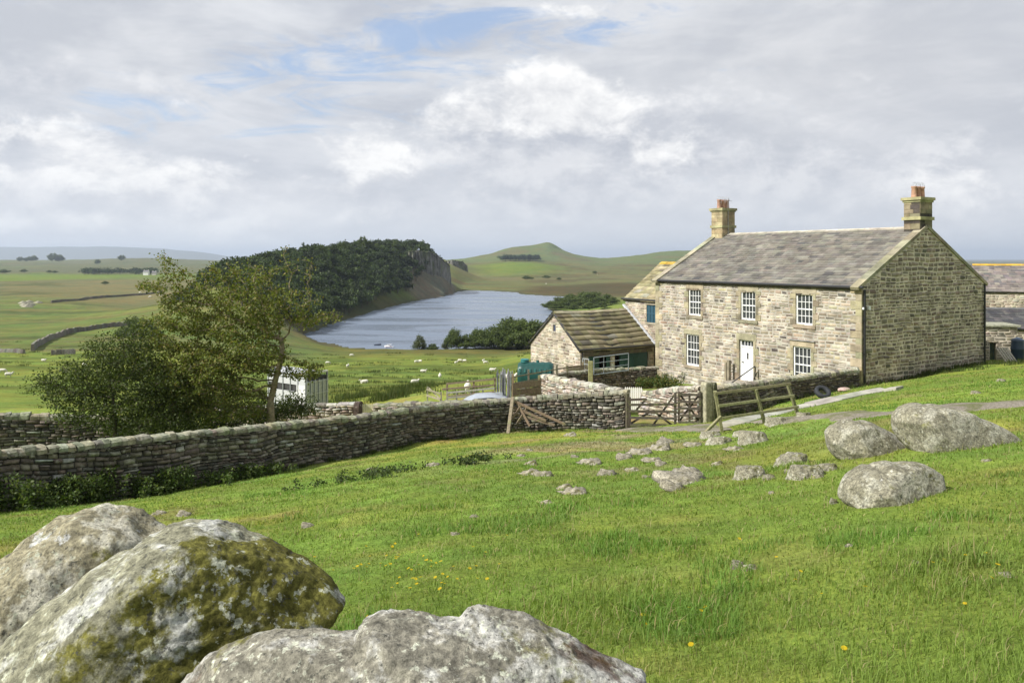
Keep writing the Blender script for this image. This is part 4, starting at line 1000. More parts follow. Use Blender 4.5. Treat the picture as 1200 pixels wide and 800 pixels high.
# wing behind: long side faces like the farmhouse front; built from its left end towards the right
W0 = Vector((u_(733)*52.6, 52.6, 0)); zb = CZ-7.5
wing_h = []
def wing_s(px): u = u_(px); return (u*W0.y-W0.x)/(.5226+.8526*u)   # along -d1
sa, sb = wing_s(757.5), wing_s(769); Yw = W0.y-.8526*(sa+sb)/2
wh = (sa, sb, CZ-(378-HY)/F*Yw-zb, CZ-(357-HY)/F*Yw-zb)
wing, wf_, _, Hw_, Kw_ = gabled('rear_cottage', W0, -d1, d2, 4.6, 6.4, CZ-(350-HY)/F*52.6, CZ-(308.5-HY)/F*54.3, zb, 'taller stone outbuilding with blue-shuttered window, half hidden behind the farmhouse left end', PAL_BARN, (.46, .4, .3), PAL_MOSS, M['mossy_slate'], .34, .5, holes=[wh], seed=51, cap=(.5, .34, .06), sag=.03)
k = MB(); wf_.box(k, sa, sb, wh[2], wh[3], -.1, -.05, (.03, .08, .11)); n3 = (sb-sa)/3
for j in range(4): wf_.box(k, sa+n3*j-.02, sa+n3*j+.02, wh[2], wh[3], -.05, -.03, (.02, .06, .08))
wf_.box(k, sa, sb, (wh[2]+wh[3])/2-.03, (wh[2]+wh[3])/2+.03, -.05, -.025, (.04, .1, .14)); k.build('window', M['paint'], wing)
k = MB(); wf_.box(k, sa-.15, sb+.15, wh[3], wh[3]+.16, -.05, .04, (.38, .34, .25)); k.build('lintel', M['house_stone'], wing); k = MB(); wf_.box(k, sa-.1, sb+.1, wh[2]-.12, wh[2]-.003, -.05, .06, (.38, .34, .25)); k.build('sill', M['house_stone'], wing)
k = MB(); k.tube(wf_.p(-.2, Hw_+.02, .18), wf_.p(4.4, Hw_+.02, .18), .06, colr=(.04, .04, .04), n=8); k.build('gutter', M['plastic'], wing)
# barn on the right
B0 = Vector((u_(1149)*64, 64., 0)); zb = CZ-6.0
PAL_BR = ([(.17, .15, .14), (.21, .18, .165), (.13, .12, .12), (.24, .21, .18)], [4, 4, 3, 2])
barn, bf_, _, _, _ = gabled('stone_barn', B0, Vector((.93, -.36, 0)).normalized(), Vector((.36, .93, 0)).normalized(), 14., 7.4, CZ-(341-HY)/F*64, CZ-(311-HY)/F*67, zb, 'distant barn with sunlit stone wall and orange-lichened ridge at the right edge', PAL_BARN, (.5, .44, .34), PAL_BR, M['slate'], .32, .45, seed=61, cap=(.55, .33, .03), vis=())
# slate-roofed lean-to between barn and sheds
B1 = Vector((u_(1140)*51, 51., 0)); zb = CZ-5.9
leanto, _, _, _, _ = gabled('low_outbuilding', B1, Vector((.97, -.2, 0)).normalized(), Vector((.2, .97, 0)).normalized(), 6.6, 5.2, CZ-(385-HY)/F*50.4, CZ-(362.5-HY)/F*53, zb, 'low dark slate-roofed outbuilding between the farmhouse and the right barn', PAL_GABLE, DMORT, ([(.06, .06, .065), (.085, .08, .08)], [1, 1]), M['slate'], .3, .45, seed=71, cap=(.12, .12, .12))
# small stone privy / coal shed in front
S0 = at(1146, 420, 45.2); S0.z = 0; zb = CZ-5.75
sh = empty('small_shed', (S0.x, S0.y, zb)); tag(sh, 'tiny flat-topped stone shed with narrow dark doorway behind the farmhouse right corner', 'shed')
dl, dw = Vector((.985, -.17, 0)).normalized(), Vector((.17, .985, 0)).normalized(); Lp, Wp, Hp = 2.05, 2.0, CZ-(383-HY)/F*45-zb
ff = Face(Vector((0, 0, 0)), dl, -dw); rf = Face(dl*Lp, dw, dl); lf = Face(dw*Wp, -dw, -dl); bf = Face(dw*Wp+dl*Lp, -dl, dw); ds = [(.62, .98, -.3, 1.0)]
P_ = []
for fc, LL, hs in ((ff, Lp, ds), (rf, Wp, []), (lf, Wp, []), (bf, Lp, [])):
    r = courses(LL, lambda s: Hp, .12, .22, .2, .5, holes=hs, h0=-.3, rnd=rn); v, f, c = lay(r, fc.pl(), PAL_GABLE, gap=.015, prot=.03, jt=.02, rnd=rn); P_.append((v, f, c)); P_.append(plate(fc, LL, lambda s: Hp, hs, DMORT, 0))
arr_mesh('wall', P_, M['house_stone'], sh)
k = MB(); ff.box(k, -.1, Lp+.15, Hp, Hp+.12, -Wp-.1, .14, (.3, .3, .22)); k.build('roof_slab', M['stone'], sh, bevel=.02)
k = MB(); ff.box(k, .64, .96, -.2, .98, -.3, -.26, (.06, .09, .07)); k.build('door', M['wood'], sh)
# ------------------------------------------------------------------ tracks and paths
def ribbon(name, pts, widths, mat, lift, label=None, edge=.12, step=.25, kind='structure', thick=0, colr=(.5, .5, .5)):
    P = np.array([(p[0], p[1]) for p in pts], float); S = np.concatenate([[0], np.cumsum(np.hypot(*np.diff(P, axis=0).T))]); n = int(S[-1]/step)
    s = np.linspace(0, S[-1], n); x = np.interp(s, S, P[:, 0]); y = np.interp(s, S, P[:, 1]); k = np.ones(7)/7
    if n > 14: xp = np.convolve(np.pad(x, 3, 'edge'), k, 'valid'); yp = np.convolve(np.pad(y, 3, 'edge'), k, 'valid'); x, y = xp, yp
    tx, ty = np.gradient(x), np.gradient(y); L = np.hypot(tx, ty); tx /= L; ty /= L; wd = np.interp(s, S, widths)
    m = 9; V = []
    for j in range(m):
        o = (j/(m-1)*2-1); ww = wd*(1+edge*2*fbm(x*1.1+(20 if o > 0 else 0), y*1.1, 3., 5, .7)); xx = x+ty*o*ww/2; yy = y-tx*o*ww/2
        fr = 1-abs(o)**6; V.append(np.stack([xx, yy, np.array([zg(a, b) for a, b in zip(xx, yy)])+lift*fr-(0 if thick else .03*(1-fr))], -1))
    V = np.stack(V); idx = np.arange(m*n).reshape(m, n); Fc = np.stack([idx[:-1, :-1], idx[:-1, 1:], idx[1:, 1:], idx[1:, :-1]], -1).reshape(-1, 4)[:, ::-1]
    V = V.reshape(-1, 3)
    o_ = np_mesh(name, V, Fc, mat, C=np.tile(colr, (len(Fc), 1)), smooth=True); tag(o_, label, kind=kind)
    RIB.append((x, y, wd)); return o_
RIB = []
def H2(a, b, y0=4.): return hit(a, b, y0, 60)
ribbon('track', [H2(728, 503), H2(770, 502), H2(815, 502), H2(850, 506)], [1.3, 1.9, 2.0, .7], M['gravel'], .03)
ribbon('track', [H2(850, 497), H2(900, 492), H2(950, 489), H2(1000, 486), H2(1060, 482), H2(1120, 477), H2(1200, 472), H2(1330, 464), H2(1500, 455)], [.5, .9, 1.2, 1.5, 1.7, 1.7, 1.8, 1.9, 2.], M['gravel'], .03, edge=.32)
def rib_mask(x, y):
    keep = np.ones(len(x), bool)
    for rx, ry, wd in RIB:
        for i in range(0, len(rx), 1):
            keep &= (x-rx[i])**2+(y-ry[i])**2 > (wd[i]*.47)**2
    return keep
# raised flagstone path
def flag_path():
    P = [H2(852, 500), H2(880, 492), H2(920, 483), H2(960, 474), H2(1000, 465), H2(1030, 459), H2(1055, 456)]
    A = np.array([(p.x, p.y) for p in P]); S = np.concatenate([[0], np.cumsum(np.hypot(*np.diff(A, axis=0).T))]); mb = MB(); s = 0; rnd = random.Random(3)
    while s < S[-1]-.1:
        L = min(rnd.uniform(.6, 1.2), S[-1]-s); x0, x1 = np.interp([s+.01, s+L-.01], S, A[:, 0]); y0, y1 = np.interp([s+.01, s+L-.01], S, A[:, 1])
        t = Vector((x1-x0, y1-y0, 0)).normalized(); n = Vector((t.y, -t.x, 0)); w2 = rnd.uniform(.24, .34); q = []
        for (x, y, sg) in ((x0, y0, 1), (x1, y1, 1), (x1, y1, -1), (x0, y0, -1)):
            xx, yy = x+n.x*w2*sg, y+n.y*w2*sg; q.append(Vector((xx, yy, zg(x, y)+.10)))
        lo = [p-UP*.3 for p in q]; mb.add(lo+q, [(3, 2, 1, 0), (4, 5, 6, 7), (0, 1, 5, 4), (1, 2, 6, 5), (2, 3, 7, 6), (3, 0, 4, 7)], jit((.31, .295, .245), .15, rnd)); s += L
    o = mb.build('path', M['house_stone'], bevel=.015); tag(o, kind='structure')
    RIB.append((np.interp(np.linspace(0, S[-1], 60), S, A[:, 0]), np.interp(np.linspace(0, S[-1], 60), S, A[:, 1]), np.full(60, .6)))
flag_path()
# ------------------------------------------------------------------ rocks
_ico = {}
def ico(sub):
    if sub not in _ico:
        bm = bmesh.new(); bmesh.ops.create_icosphere(bm, subdivisions=sub, radius=1); bm.verts.ensure_lookup_table()
        _ico[sub] = (np.array([v.co[:] for v in bm.verts]), np.array([[v.index for v in f.verts] for f in bm.faces])); bm.free()
    return _ico[sub]
def rock(name, ctr, planes, mat, label, cat='boulder', sub=5, pw=9., amp=.04, fs=2.5, seed=0, outline=None, depth=(1, 1), moss=None, group=None, fine=.008, base=None, chips=14, cre=.9):
    """boulder: soft intersection of half spaces [(nx,ny,nz,d)], optional silhouette outline [(px,py)] standing at ctr.y"""
    D, T = ico(sub); ctr = Vector(ctr); inv = np.zeros(len(D))
    for nx, ny, nz, d in planes:
        n = np.array([nx, ny, nz], float); n /= np.linalg.norm(n); inv += np.maximum(D @ n/d, 0)**pw
    if outline:
        O = np.array([((px-HX)/F*ctr.y-ctr.x, (CZ-(py-HY)/F*ctr.y)-ctr.z) for px, py in outline]); a = np.arctan2(O[:, 1], O[:, 0]); r = np.hypot(O[:, 0], O[:, 1]); k = np.argsort(a); a = a[k]; r = r[k]
        a = np.concatenate([a-2*np.pi, a, a+2*np.pi]); r = np.tile(r, 3); ph = np.arctan2(D[:, 2], D[:, 0]); Rs = np.interp(ph, a, r)
        rad = np.hypot(D[:, 0], D[:, 2]); dy = np.where(D[:, 1] < 0, depth[0], depth[1]); q = 2.6
        r_s = ((rad/Rs)**q+(np.abs(D[:, 1])/dy)**q)**(1/q); inv += r_s**pw
    rr = inv**(-1/pw)
    rr = rr*(1+0*rr); V = D*rr[:, None]
    # chipped facets: hard cuts just inside the surface
    if chips:
        rc = np.random.default_rng(seed+900)
        for _ in range(chips):
            n = rc.normal(0, 1, 3); n[1] = -abs(n[1]); n[2] = n[2]*.8+.2; n /= np.linalg.norm(n); dn = D @ n; sup = (V @ n).max(); lim = sup*rc.uniform(.86, .96)
            rr = np.where(dn*rr > lim, lim/np.maximum(dn, 1e-6), rr); V = D*rr[:, None]
    n1 = fbm(V[:, 0]*fs+seed*7.1, V[:, 1]*fs, V[:, 2]*fs, 5, .55); n2 = fbm(V[:, 0]*fs*7, V[:, 1]*fs*7+seed, V[:, 2]*fs*7, 3)
    n3 = -np.abs(fbm(V[:, 0]*fs*1.7+9, V[:, 1]*fs*1.7, V[:, 2]*fs*3.+seed, 4))
    V = V+D*(amp*n1+fine*n2+amp*cre*n3)[:, None]
    pc = np.zeros((len(V), 3), np.float32)
    if moss is not None:
        mn = np.array(moss[:3], float); mn /= np.linalg.norm(mn); vv = V/np.linalg.norm(V, axis=1)[:, None]
        pc[:] = sstep(moss[3], moss[4], vv @ mn+.25*n1)[:, None]
    o = np_mesh(name, V, T, mat, pc=pc, smooth=True, loc=ctr); tag(o, label, cat, group); return o
# big foreground boulders
rock('boulder', at(215, 730, 3.55)+Vector((0, .1, 0)), [(-.55, -.55, .72, .50), (.42, -.86, .28, .46), (0, .9, .2, .55), (.5, -.1, .9, .47), (0, 0, -1, .8)], M['boulder_a'],
     'largest foreground boulder, pale lichened left side and mossy green right side', chips=4, sub=7, pw=26, amp=.03, fs=3.2, seed=1, outline=[(-60, 800), (0, 770), (45, 715), (95, 678), (150, 645), (200, 617), (240, 610), (285, 625), (340, 652), (385, 682), (404, 708), (396, 722), (360, 742), (300, 756), (280, 800), (250, 900), (100, 950), (-40, 900)], depth=(.6, .25), moss=(.75, -.6, -.15, .12, .3), fine=.006)
rock('boulder', at(90, 720, 4.45), [(-.6, -.5, .6, .62), (.45, -.8, .45, .55), (0, 0, -1, .9)], M['boulder_b'],
     'tall buff boulder with orange lichen, rising behind the largest one at the left', sub=6, pw=18, amp=.045, fs=3., seed=2, outline=[(-70, 800), (-20, 720), (20, 650), (60, 612), (100, 596), (140, 590), (170, 601), (190, 612), (230, 650), (260, 700), (230, 800), (100, 900), (-40, 900)], depth=(.65, .25), fine=.006)
rock('boulder', at(505, 830, 2.75), [(-.25, -.75, .6, .42), (.35, -.75, .55, .42), (0, 0, -1, .7)], M['boulder_c'],
     'wide low boulder spotted with pale lichen at the bottom edge, centre of the foreground', sub=7, pw=30, amp=.018, fs=5., seed=3, outline=[(190, 812), (222, 780), (262, 750), (300, 741), (345, 738), (395, 741), (419, 740), (428, 722), (445, 714), (478, 712), (515, 722), (538, 727), (548, 715), (572, 708), (594, 705), (618, 713), (650, 731), (700, 757), (750, 782), (800, 805), (820, 860), (700, 950), (300, 950), (180, 860)], depth=(.5, .08), fine=.008)
rock('boulder', at(-30, 720, 5.2), [(0, -.6, .8, .35), (0, 0, -1, .5)], M['boulder_b'], 'sliver of pale boulder cut off by the left edge of the photo', sub=5, amp=.04, seed=4, outline=[(-80, 700), (-40, 672), (-5, 680), (10, 692), (25, 720), (0, 760), (-60, 770)], depth=(.4, .4))
def seated(px, py, dz=0.): p = H2(px, py); return p+UP*dz
# three large rocks on the right
p = seated(1048, 590, .0)
rock('boulder', p+Vector((0, .35, .06)), [(-.25, -.55, .8, .33), (.35, -.75, .3, .40), (0, .8, .5, .45), (0, 0, -1, .3)], M['rock'], 'rounded grey boulder nearest on the right lawn, with white lichen spots on top', sub=6, pw=22, amp=.028, fs=3, seed=5, chips=7, cre=.5, fine=.004,
     outline=[(985, 583), (990, 565), (1003, 553), (1025, 547), (1055, 543), (1085, 545), (1102, 555), (1110, 570), (1108, 580), (1095, 590), (1050, 597), (1000, 596)], depth=(.5, .3))
p = seated(1015, 536)
rock('boulder', p+Vector((0, .5, .18)), [(-.2, -.45, .85, .36), (-.5, -.8, -.1, .5), (.3, -.7, .4, .42), (0, .8, .5, .6), (0, 0, -1, .4)], M['rock'], 'flat-topped undercut boulder lying between the nearest boulder and the longest one', sub=6, pw=26, amp=.035, fs=2.8, seed=6, chips=8, cre=.5, fine=.004,
     outline=[(968, 507), (980, 498), (1005, 494), (1030, 499), (1055, 512), (1072, 524), (1060, 531), (1030, 536), (1010, 540), (975, 533), (970, 520)], depth=(.6, .3))
p = seated(1120, 527)
rock('boulder', p+Vector((0, .55, .25)), [(-.3, -.5, .8, .5), (.2, -.8, .35, .5), (0, .8, .5, .7), (0, 0, -1, .5)], M['rock'], 'longest grey boulder, sloping down to the right beside the gravel track', sub=6, pw=20, amp=.035, fs=2.2, seed=7, chips=6, cre=.5, fine=.004,
     outline=[(1047, 500), (1048, 485), (1060, 474), (1085, 474), (1110, 479), (1140, 488), (1170, 499), (1190, 515), (1192, 524), (1170, 532), (1110, 532), (1060, 522)], depth=(.8, .3))
MID = [(886, 519, 17, 11, 'round pale boulder just below the leaning rail fence', (0, 0)), (884, 560, 16, 12, 'upright small boulder, left of the cluster left of the large rocks', 0), (903, 562, 8, 6, 'small stone leaning against the upright small boulder', 0),
       (936, 545, 20, 10, 'humped boulder at the back of the small cluster', 0), (950, 560, 20, 12, 'front boulder of the small cluster, touching an orange-lichened stone', 0), (975, 551, 12, 6, 'low boulder with orange lichen beside the front boulder of the cluster', 0),
       (915, 497, 14, 6, 'low stone at the foot of the rail fence right end', 0), (848, 520, 14, 6, 'flat stone left of the round pale boulder', 0), (835, 512, 12, 5, 'flat stone under the fallen end of the fence brace', 0), (944, 488, 9, 4, 'small stone behind the right fence post', 0), (873, 510, 10, 4, 'flat slab tucked behind the round pale boulder', 0),
       (978, 590, 5, 8, 'thin upright stone left of the nearest boulder', 0), (1160, 541, 7, 3, 'small brown stone on the grass below the longest boulder', 0), (1146, 461, 6, 3, 'small pale stone on the grass below the farmhouse gable right end', 0), (1176, 447, 5, 3, 'white stone on the bank right of the farmhouse', 0)]
for i, (px, py, rw, rh, lb, _) in enumerate(MID):
    q = H2(px, py); sc = q.y/F; w_ = rw*sc; h_ = rh*sc*1.15; rnd = random.Random(i+50)
    pl = [(rnd.uniform(-.6, -.2), -.6, .7, h_*.95), (rnd.uniform(.2, .7), -.7, .5, h_), (-1, rnd.uniform(-.3, .3), .2, w_), (1, rnd.uniform(-.3, .3), .25, w_), (0, 0, 1, h_*.95), (0, 1, .3, w_*.8), (0, -1, .2, w_*.75), (0, 0, -1, h_)]
    rock('boulder' if rw > 11 else 'stone', q+Vector((0, w_*.5, -.02)), pl, M['rock'], lb, cat='boulder' if rw > 11 else 'stone', sub=5, pw=14, amp=w_*.15, fs=1.6/w_, seed=i+20, fine=w_*.02)
# flat bedrock slabs and loose stones in the turf
SL_ = [(800, 562, 20, 5), (806, 568, 22, 5), (795, 574, 12, 3), (688, 553, 12, 3), (715, 557, 10, 2), (672, 580, 12, 4), (660, 574, 8, 3), (690, 545, 12, 3), (724, 543, 14, 3), (736, 538, 10, 3), (750, 533, 12, 3), (770, 528, 12, 3), (766, 541, 8, 3), (755, 545, 8, 4), (778, 545, 7, 3), (742, 552, 6, 3),
       (618, 557, 9, 3), (637, 558, 9, 4), (652, 550, 8, 3), (620, 545, 6, 4), (610, 535, 4, 3), (668, 511, 6, 3), (620, 528, 3, 2), (549, 570, 6, 3), (506, 546, 6, 3), (458, 523, 4, 2), (432, 551, 4, 2), (556, 606, 4, 2), (583, 603, 4, 3), (533, 627, 4, 2), (186, 603, 6, 3), (215, 605, 7, 3), (361, 618, 6, 3), (197, 594, 6, 3), (162, 607, 4, 2), (868, 664, 8, 4), (880, 668, 7, 3),
       (674, 536, 4, 3), (697, 530, 5, 2), (840, 545, 5, 2), (786, 520, 10, 3), (815, 523, 8, 3), (758, 560, 4, 2), (717, 570, 4, 2), (640, 590, 5, 2), (905, 578, 3, 2), (995, 640, 3, 2), (862, 528, 8, 3), (868, 538, 4, 4), (1075, 660, 4, 2), (1182, 676, 6, 3), (960, 560, 5, 3), (925, 553, 4, 3)]
SL_ = [q for k, q in enumerate(SL_) if k % 5 != 3]; SL_.sort()
for i, (px, py, rw, rh) in enumerate(SL_):
    q = H2(px, py); sc = q.y/F; w_ = rw*sc*1.3; h_ = max(rh*sc*.4, .022); rnd = random.Random(i+150)
    pl = [(rnd.uniform(-.4, .4), -.3, .9, h_), (-1, rnd.uniform(-.5, .5), .3, w_), (1, rnd.uniform(-.5, .5), .3, w_), (0, 1, .3, w_*.9), (rnd.uniform(-.4, .4), -1, .3, w_*.8), (0, 0, -1, h_)]
    rock('stone', q+Vector((0, w_*.4, -h_*.5)), pl, M['turf_stone'], '%s stone from the left among the small stones lying in the turf' % ordinal(i), cat='stone', sub=3, pw=10, amp=h_*.1, fs=.8/w_, chips=0, cre=.2, seed=i+80, group='small stones lying in the turf', fine=h_*.05)
# ------------------------------------------------------------------ trees
def colonise(attr, trunk, step=.22, infl=1.6, kill=.34, iters=160, seed=0):
    N = [tuple(p) for p in trunk]; par = [-1]+list(range(len(trunk)-1)); N = np.array(N, float); par = list(par); A = np.array(attr, float); rg = np.random.default_rng(seed)
    near_d = np.full(len(A), 1e9); near_i = np.zeros(len(A), int)
    def upd(lo):
        nonlocal near_d, near_i
        d = np.linalg.norm(A[:, None]-N[None, lo:], axis=2); k = d.argmin(1); m = d[np.arange(len(A)), k]; b = m < near_d; near_i[b] = k[b]+lo; near_d[b] = m[b]
    upd(0)
    for it in range(iters):
        act = near_d < infl*(3 if it < 12 else 1)
        if not act.any(): break
        new = []; npar = []
        for i in np.unique(near_i[act]):
            v = A[act & (near_i == i)]-N[i]; v /= np.linalg.norm(v, axis=1)[:, None]; d = v.sum(0); d /= np.linalg.norm(d)+1e-9; d = d+rg.normal(0, .33, 3); d /= np.linalg.norm(d)+1e-9; new.append(N[i]+d*step); npar.append(i)
        lo = len(N); N = np.vstack([N, new]); par += npar; upd(lo)
        keep = near_d > kill; A = A[keep]; near_d = near_d[keep]; near_i = near_i[keep]
        if len(A) == 0 or len(N) > 9000: break
    n = len(N); par = np.array(par); kids = np.zeros(n, int); rad = np.zeros(n)
    for i in range(n-1, -1, -1):
        if rad[i] == 0: rad[i] = .0075**2.2
        if par[i] >= 0: rad[par[i]] += rad[i]; kids[par[i]] += 1
    rad = rad**(1/2.2); return N, par, rad, kids
def branches_mesh(name, N, par, rad, mat, parent, colr, kmax=.4, rmin=.0):
    V = []; Fc = []; C = []; ring = {}
    rad = np.minimum(rad, kmax)
    def mk(i, d, r):
        a = Vector(d).orthogonal().normalized(); b = Vector(d).cross(a); n0 = len(V); k = 6
        for q in range(k): t = 2*math.pi*q/k; p = Vector(N[i])+a*(r*math.cos(t))+b*(r*math.sin(t)); V.append(tuple(p))
        return n0
    for i in range(1, len(N)):
        p = par[i]
        if p < 0 or rad[i] < rmin: continue
        d = Vector(N[i]-N[p]).normalized(); r0 = min(rad[p], rad[i]*1.35+.002); a = mk(p, d, r0); b = mk(i, d, rad[i])
        cc = jit(colr, .15)
        for q in range(6): Fc.append((a+q, a+(q+1) % 6, b+(q+1) % 6, b+q)); C.append(cc)
    return np_mesh(name, V, Fc, mat, C=C, parent=parent, smooth=True)
def leaf_arrays(P, size, cols, rg, droop=.2, asp=.62, var=.35):
    """a folded diamond per point"""
    n = len(P); d = rg.normal(0, 1, (n, 3)); d[:, 2] -= droop; d /= np.linalg.norm(d, axis=1)[:, None]; e = rg.normal(0, 1, (n, 3)); e -= (e*d).sum(1)[:, None]*d; e /= np.linalg.norm(e, axis=1)[:, None]
    s = size*rg.uniform(1-var, 1+var, n)[:, None]; a = P; b = P+d*s*.5+e*s*asp*.5; c = P+d*s; q = P+d*s*.5-e*s*asp*.5
    V = np.stack([a, b, c, q], 1).reshape(-1, 3); Fc = np.arange(4*n).reshape(n, 4); cl_ = np.array(cols)[rg.integers(0, len(cols), n)]*rg.uniform(.75, 1.25, (n, 1))
    return V, Fc, cl_
def tree(name, label, trunk, blobs, n_attr, leaf_n, leaf_s, cols, colr=(.2, .17, .12), seed=0, cat='tree', group=None, step=.22, infl=1.8, kill=.34, kmax=.22, leafr=.25, sparse=None, rmin=0., r0=0):
    rg = np.random.default_rng(seed); base = Vector(trunk[0]); W = np.array([b[6] for b in blobs], float); W /= W.sum(); A = []
    for k in range(n_attr):
        b = blobs[rg.choice(len(blobs), p=W)]; v = rg.normal(0, 1, 3); v /= np.linalg.norm(v); v *= rg.uniform(.15, 1)**.5; A.append((b[0]+v[0]*b[3], b[1]+v[1]*b[4], b[2]+v[2]*b[5]))
    A = np.array(A)-np.array(base); T = [Vector(t)-base for t in trunk]; T2 = []
    for a, b in zip(T[:-1], T[1:]):
        m = max(1, int((b-a).length/step))
        for k in range(m): T2.append(a+(b-a)*(k/m))
    T2.append(T[-1])
    N, par, rad, kids = colonise(A, T2, step, infl, kill, seed=seed)
    if r0: m_ = len(T2); rad[:m_] = np.maximum(rad[:m_], np.linspace(r0, r0*.55, m_))
    root = empty(name, base); tag(root, label, cat, group)
    branches_mesh('trunk', N, par, rad, M['bark'], root, colr, kmax, rmin)
    tips = np.where(rad < .03)[0]; P = N[rg.choice(tips, leaf_n)]+rg.normal(0, leafr*.55, (leaf_n, 3))
    if sparse is not None: P = P[rg.random(len(P)) < sparse(P+np.array(base))]
    V, Fc, C = leaf_arrays(P, leaf_s, cols, rg); np_mesh('crown', V, Fc, M['leaf'], C=C, parent=root)
    return root
def B(px, py, Y, rx, ry, rz=None, w_=None):   # blob from a place in the view: radii in metres
    p = at(px, py, Y); rz = rz or rx; return (p.x, p.y, p.z, rx, ry, rz, w_ or rx*ry*rz)
def g3(px, Y): x = u_(px)*Y; return Vector((x, Y, zg(x, Y)-.1))
LF_A = [(.13, .16, .03), (.17, .19, .038), (.095, .125, .024), (.15, .17, .034), (.16, .19, .045), (.2, .17, .055)]
LF_D = [(.05, .072, .016), (.07, .095, .022), (.09, .115, .026), (.055, .075, .022)]
Yt = 28.6; t0 = g3(319, Yt)
tr = [t0, at(318, 500, Yt), at(317, 470, Yt), at(324, 440, Yt), at(331, 415, Yt-.1), at(330, 398, Yt-.1)]
bl = [B(232, 440, 28.2, 1.9, 1.8, 1.35), B(280, 405, 28.4, 1.7, 1.7, 1.2), B(215, 380, 28.6, 1.45, 1.5, 1.1), B(290, 355, 28.6, 1.5, 1.4, .9), B(200, 330, 28.7, .9, 1.1, .7), B(250, 340, 28.7, 1.2, 1.2, .8), B(335, 355, 28.5, 1.1, 1.2, .9, .8), B(260, 320, 28.6, .9, 1., .5), B(300, 320, 28.6, .8, .9, .4, .8),
      B(370, 370, 28.4, .8, .9, .5), B(350, 315, 28.6, .7, .8, .45, .3), B(190, 305, 28.9, .5, .6, .4, .12), B(170, 335, 28.9, .5, .6, .3, .15), B(335, 290, 28.7, .15, .15, .35, .05), B(190, 480, 27.8, 1.4, 1.2, .6, 1.6), B(250, 478, 27.7, 1.3, 1., .6, 1.8), B(360, 432, 28.4, .7, .8, .4, .35), B(395, 375, 28.4, .25, .3, .25, .03), B(160, 420, 28.4, .9, 1., 1.)]
def sp(P):
    px = HX+F*P[:, 0]/P[:, 1]; py = HY+F*(CZ-P[:, 2])/P[:, 1]
    return np.clip(.5+.5*sstep(310, 380, py)-.38*sstep(300, 360, px)*(py < 410), .14, 1)
tree('deciduous_tree', 'sparse olive-leaved tree with bare twisted trunk behind the foreground stone wall', tr, bl, 2600, 38000, .1, LF_A, (.24, .2, .12), seed=4, sparse=sp, r0=.17, kmax=.19, infl=1.7, kill=.28, step=.18, leafr=.15)
t1 = g3(285, 28.4)
tree('deciduous_tree', 'crooked low stems branching left at the foot of the sparse olive-leaved tree', [t1+Vector((.5, 0, 0)), at(296, 492, 28.2), at(280, 482, 28.1), at(262, 478, 28)], [B(240, 462, 27.8, 1.2, .9, .5), B(215, 440, 27.9, 1., .9, .6)], 300, 2600, .085, LF_A, (.3, .27, .19), seed=14, kmax=.08)
Yb = 26.8
tree('bush', 'dark leafy bush left of the sparse tree, spilling over the rear stone wall', [g3(135, Yb), at(135, 490, Yb), at(132, 465, Yb)], [B(85, 450, Yb, 1.25, 1.3, .75), B(140, 430, Yb, 1.3, 1.4, .9), B(115, 480, Yb-.3, 1.6, 1.2, .6), B(185, 460, Yb, 1.2, 1.3, 1.), B(62, 440, Yb, .55, .7, .4), B(110, 405, Yb, .5, .7, .3), B(155, 400, Yb+.3, .7, .9, .5), B(195, 500, Yb, 1.3, 1.2, .6)],
     1500, 22000, .085, LF_D, (.1, .085, .06), seed=5, cat='bush', leafr=.3, kmax=.1)
tree('bush', 'dark shadowed undergrowth beneath the tree, between the two left walls', [g3(250, 30.5), at(250, 500, 30.5)], [B(170, 500, 29.8, 2., .7, .5), B(230, 492, 30.3, 1.6, .8, .6), B(300, 485, 30.8, 1.3, .8, .5), B(345, 478, 31.5, 1.0, .8, .45)],
     700, 13000, .09, LF_D, (.1, .085, .06), seed=6, cat='bush', leafr=.34, kmax=.08)
# mid-distance broadleaf trees: three shapes, copied
def small_tree(kind, seed, Hh_, leaf_n, leaf_s, cols, wide=1.):
    rg = random.Random(seed); b = []; n = 7
    for i in range(n):
        a = 2*math.pi*i/n; r = Hh_*.24*wide*rg.uniform(.6, 1.25); b.append((r*math.cos(a), r*math.sin(a), Hh_*rg.uniform(.35, .62), Hh_*.2*wide, Hh_*.2*wide, Hh_*.17, 1.))
    b.append((0, 0, Hh_*.78, Hh_*.22*wide, Hh_*.22*wide, Hh_*.18, 1.3)); b.append((0, 0, Hh_*.5, Hh_*.3*wide, Hh_*.3*wide, Hh_*.22, 1.6))
    return tree(kind, 'tree', [Vector((0, 0, -.3)), Vector((.1, 0, Hh_*.2)), Vector((0, .1, Hh_*.38))], b, 260, leaf_n, leaf_s, cols, (.16, .14, .1), seed=seed, step=Hh_*.045, infl=Hh_*.4, kill=Hh_*.06, kmax=.25, leafr=Hh_*.06, rmin=.012)
LF_M = [(.08, .115, .028), (.1, .135, .035), (.065, .095, .025), (.12, .15, .04)]
T_A = small_tree('broadleaf_tree', 101, 8., 6500, .34, LF_M); T_B = small_tree('broadleaf_tree', 102, 7., 6000, .34, LF_M, 1.25); T_C = small_tree('broadleaf_tree', 103, 6.5, 2600, .3, [(.08, .1, .035), (.095, .11, .04)], .8)
used = set()
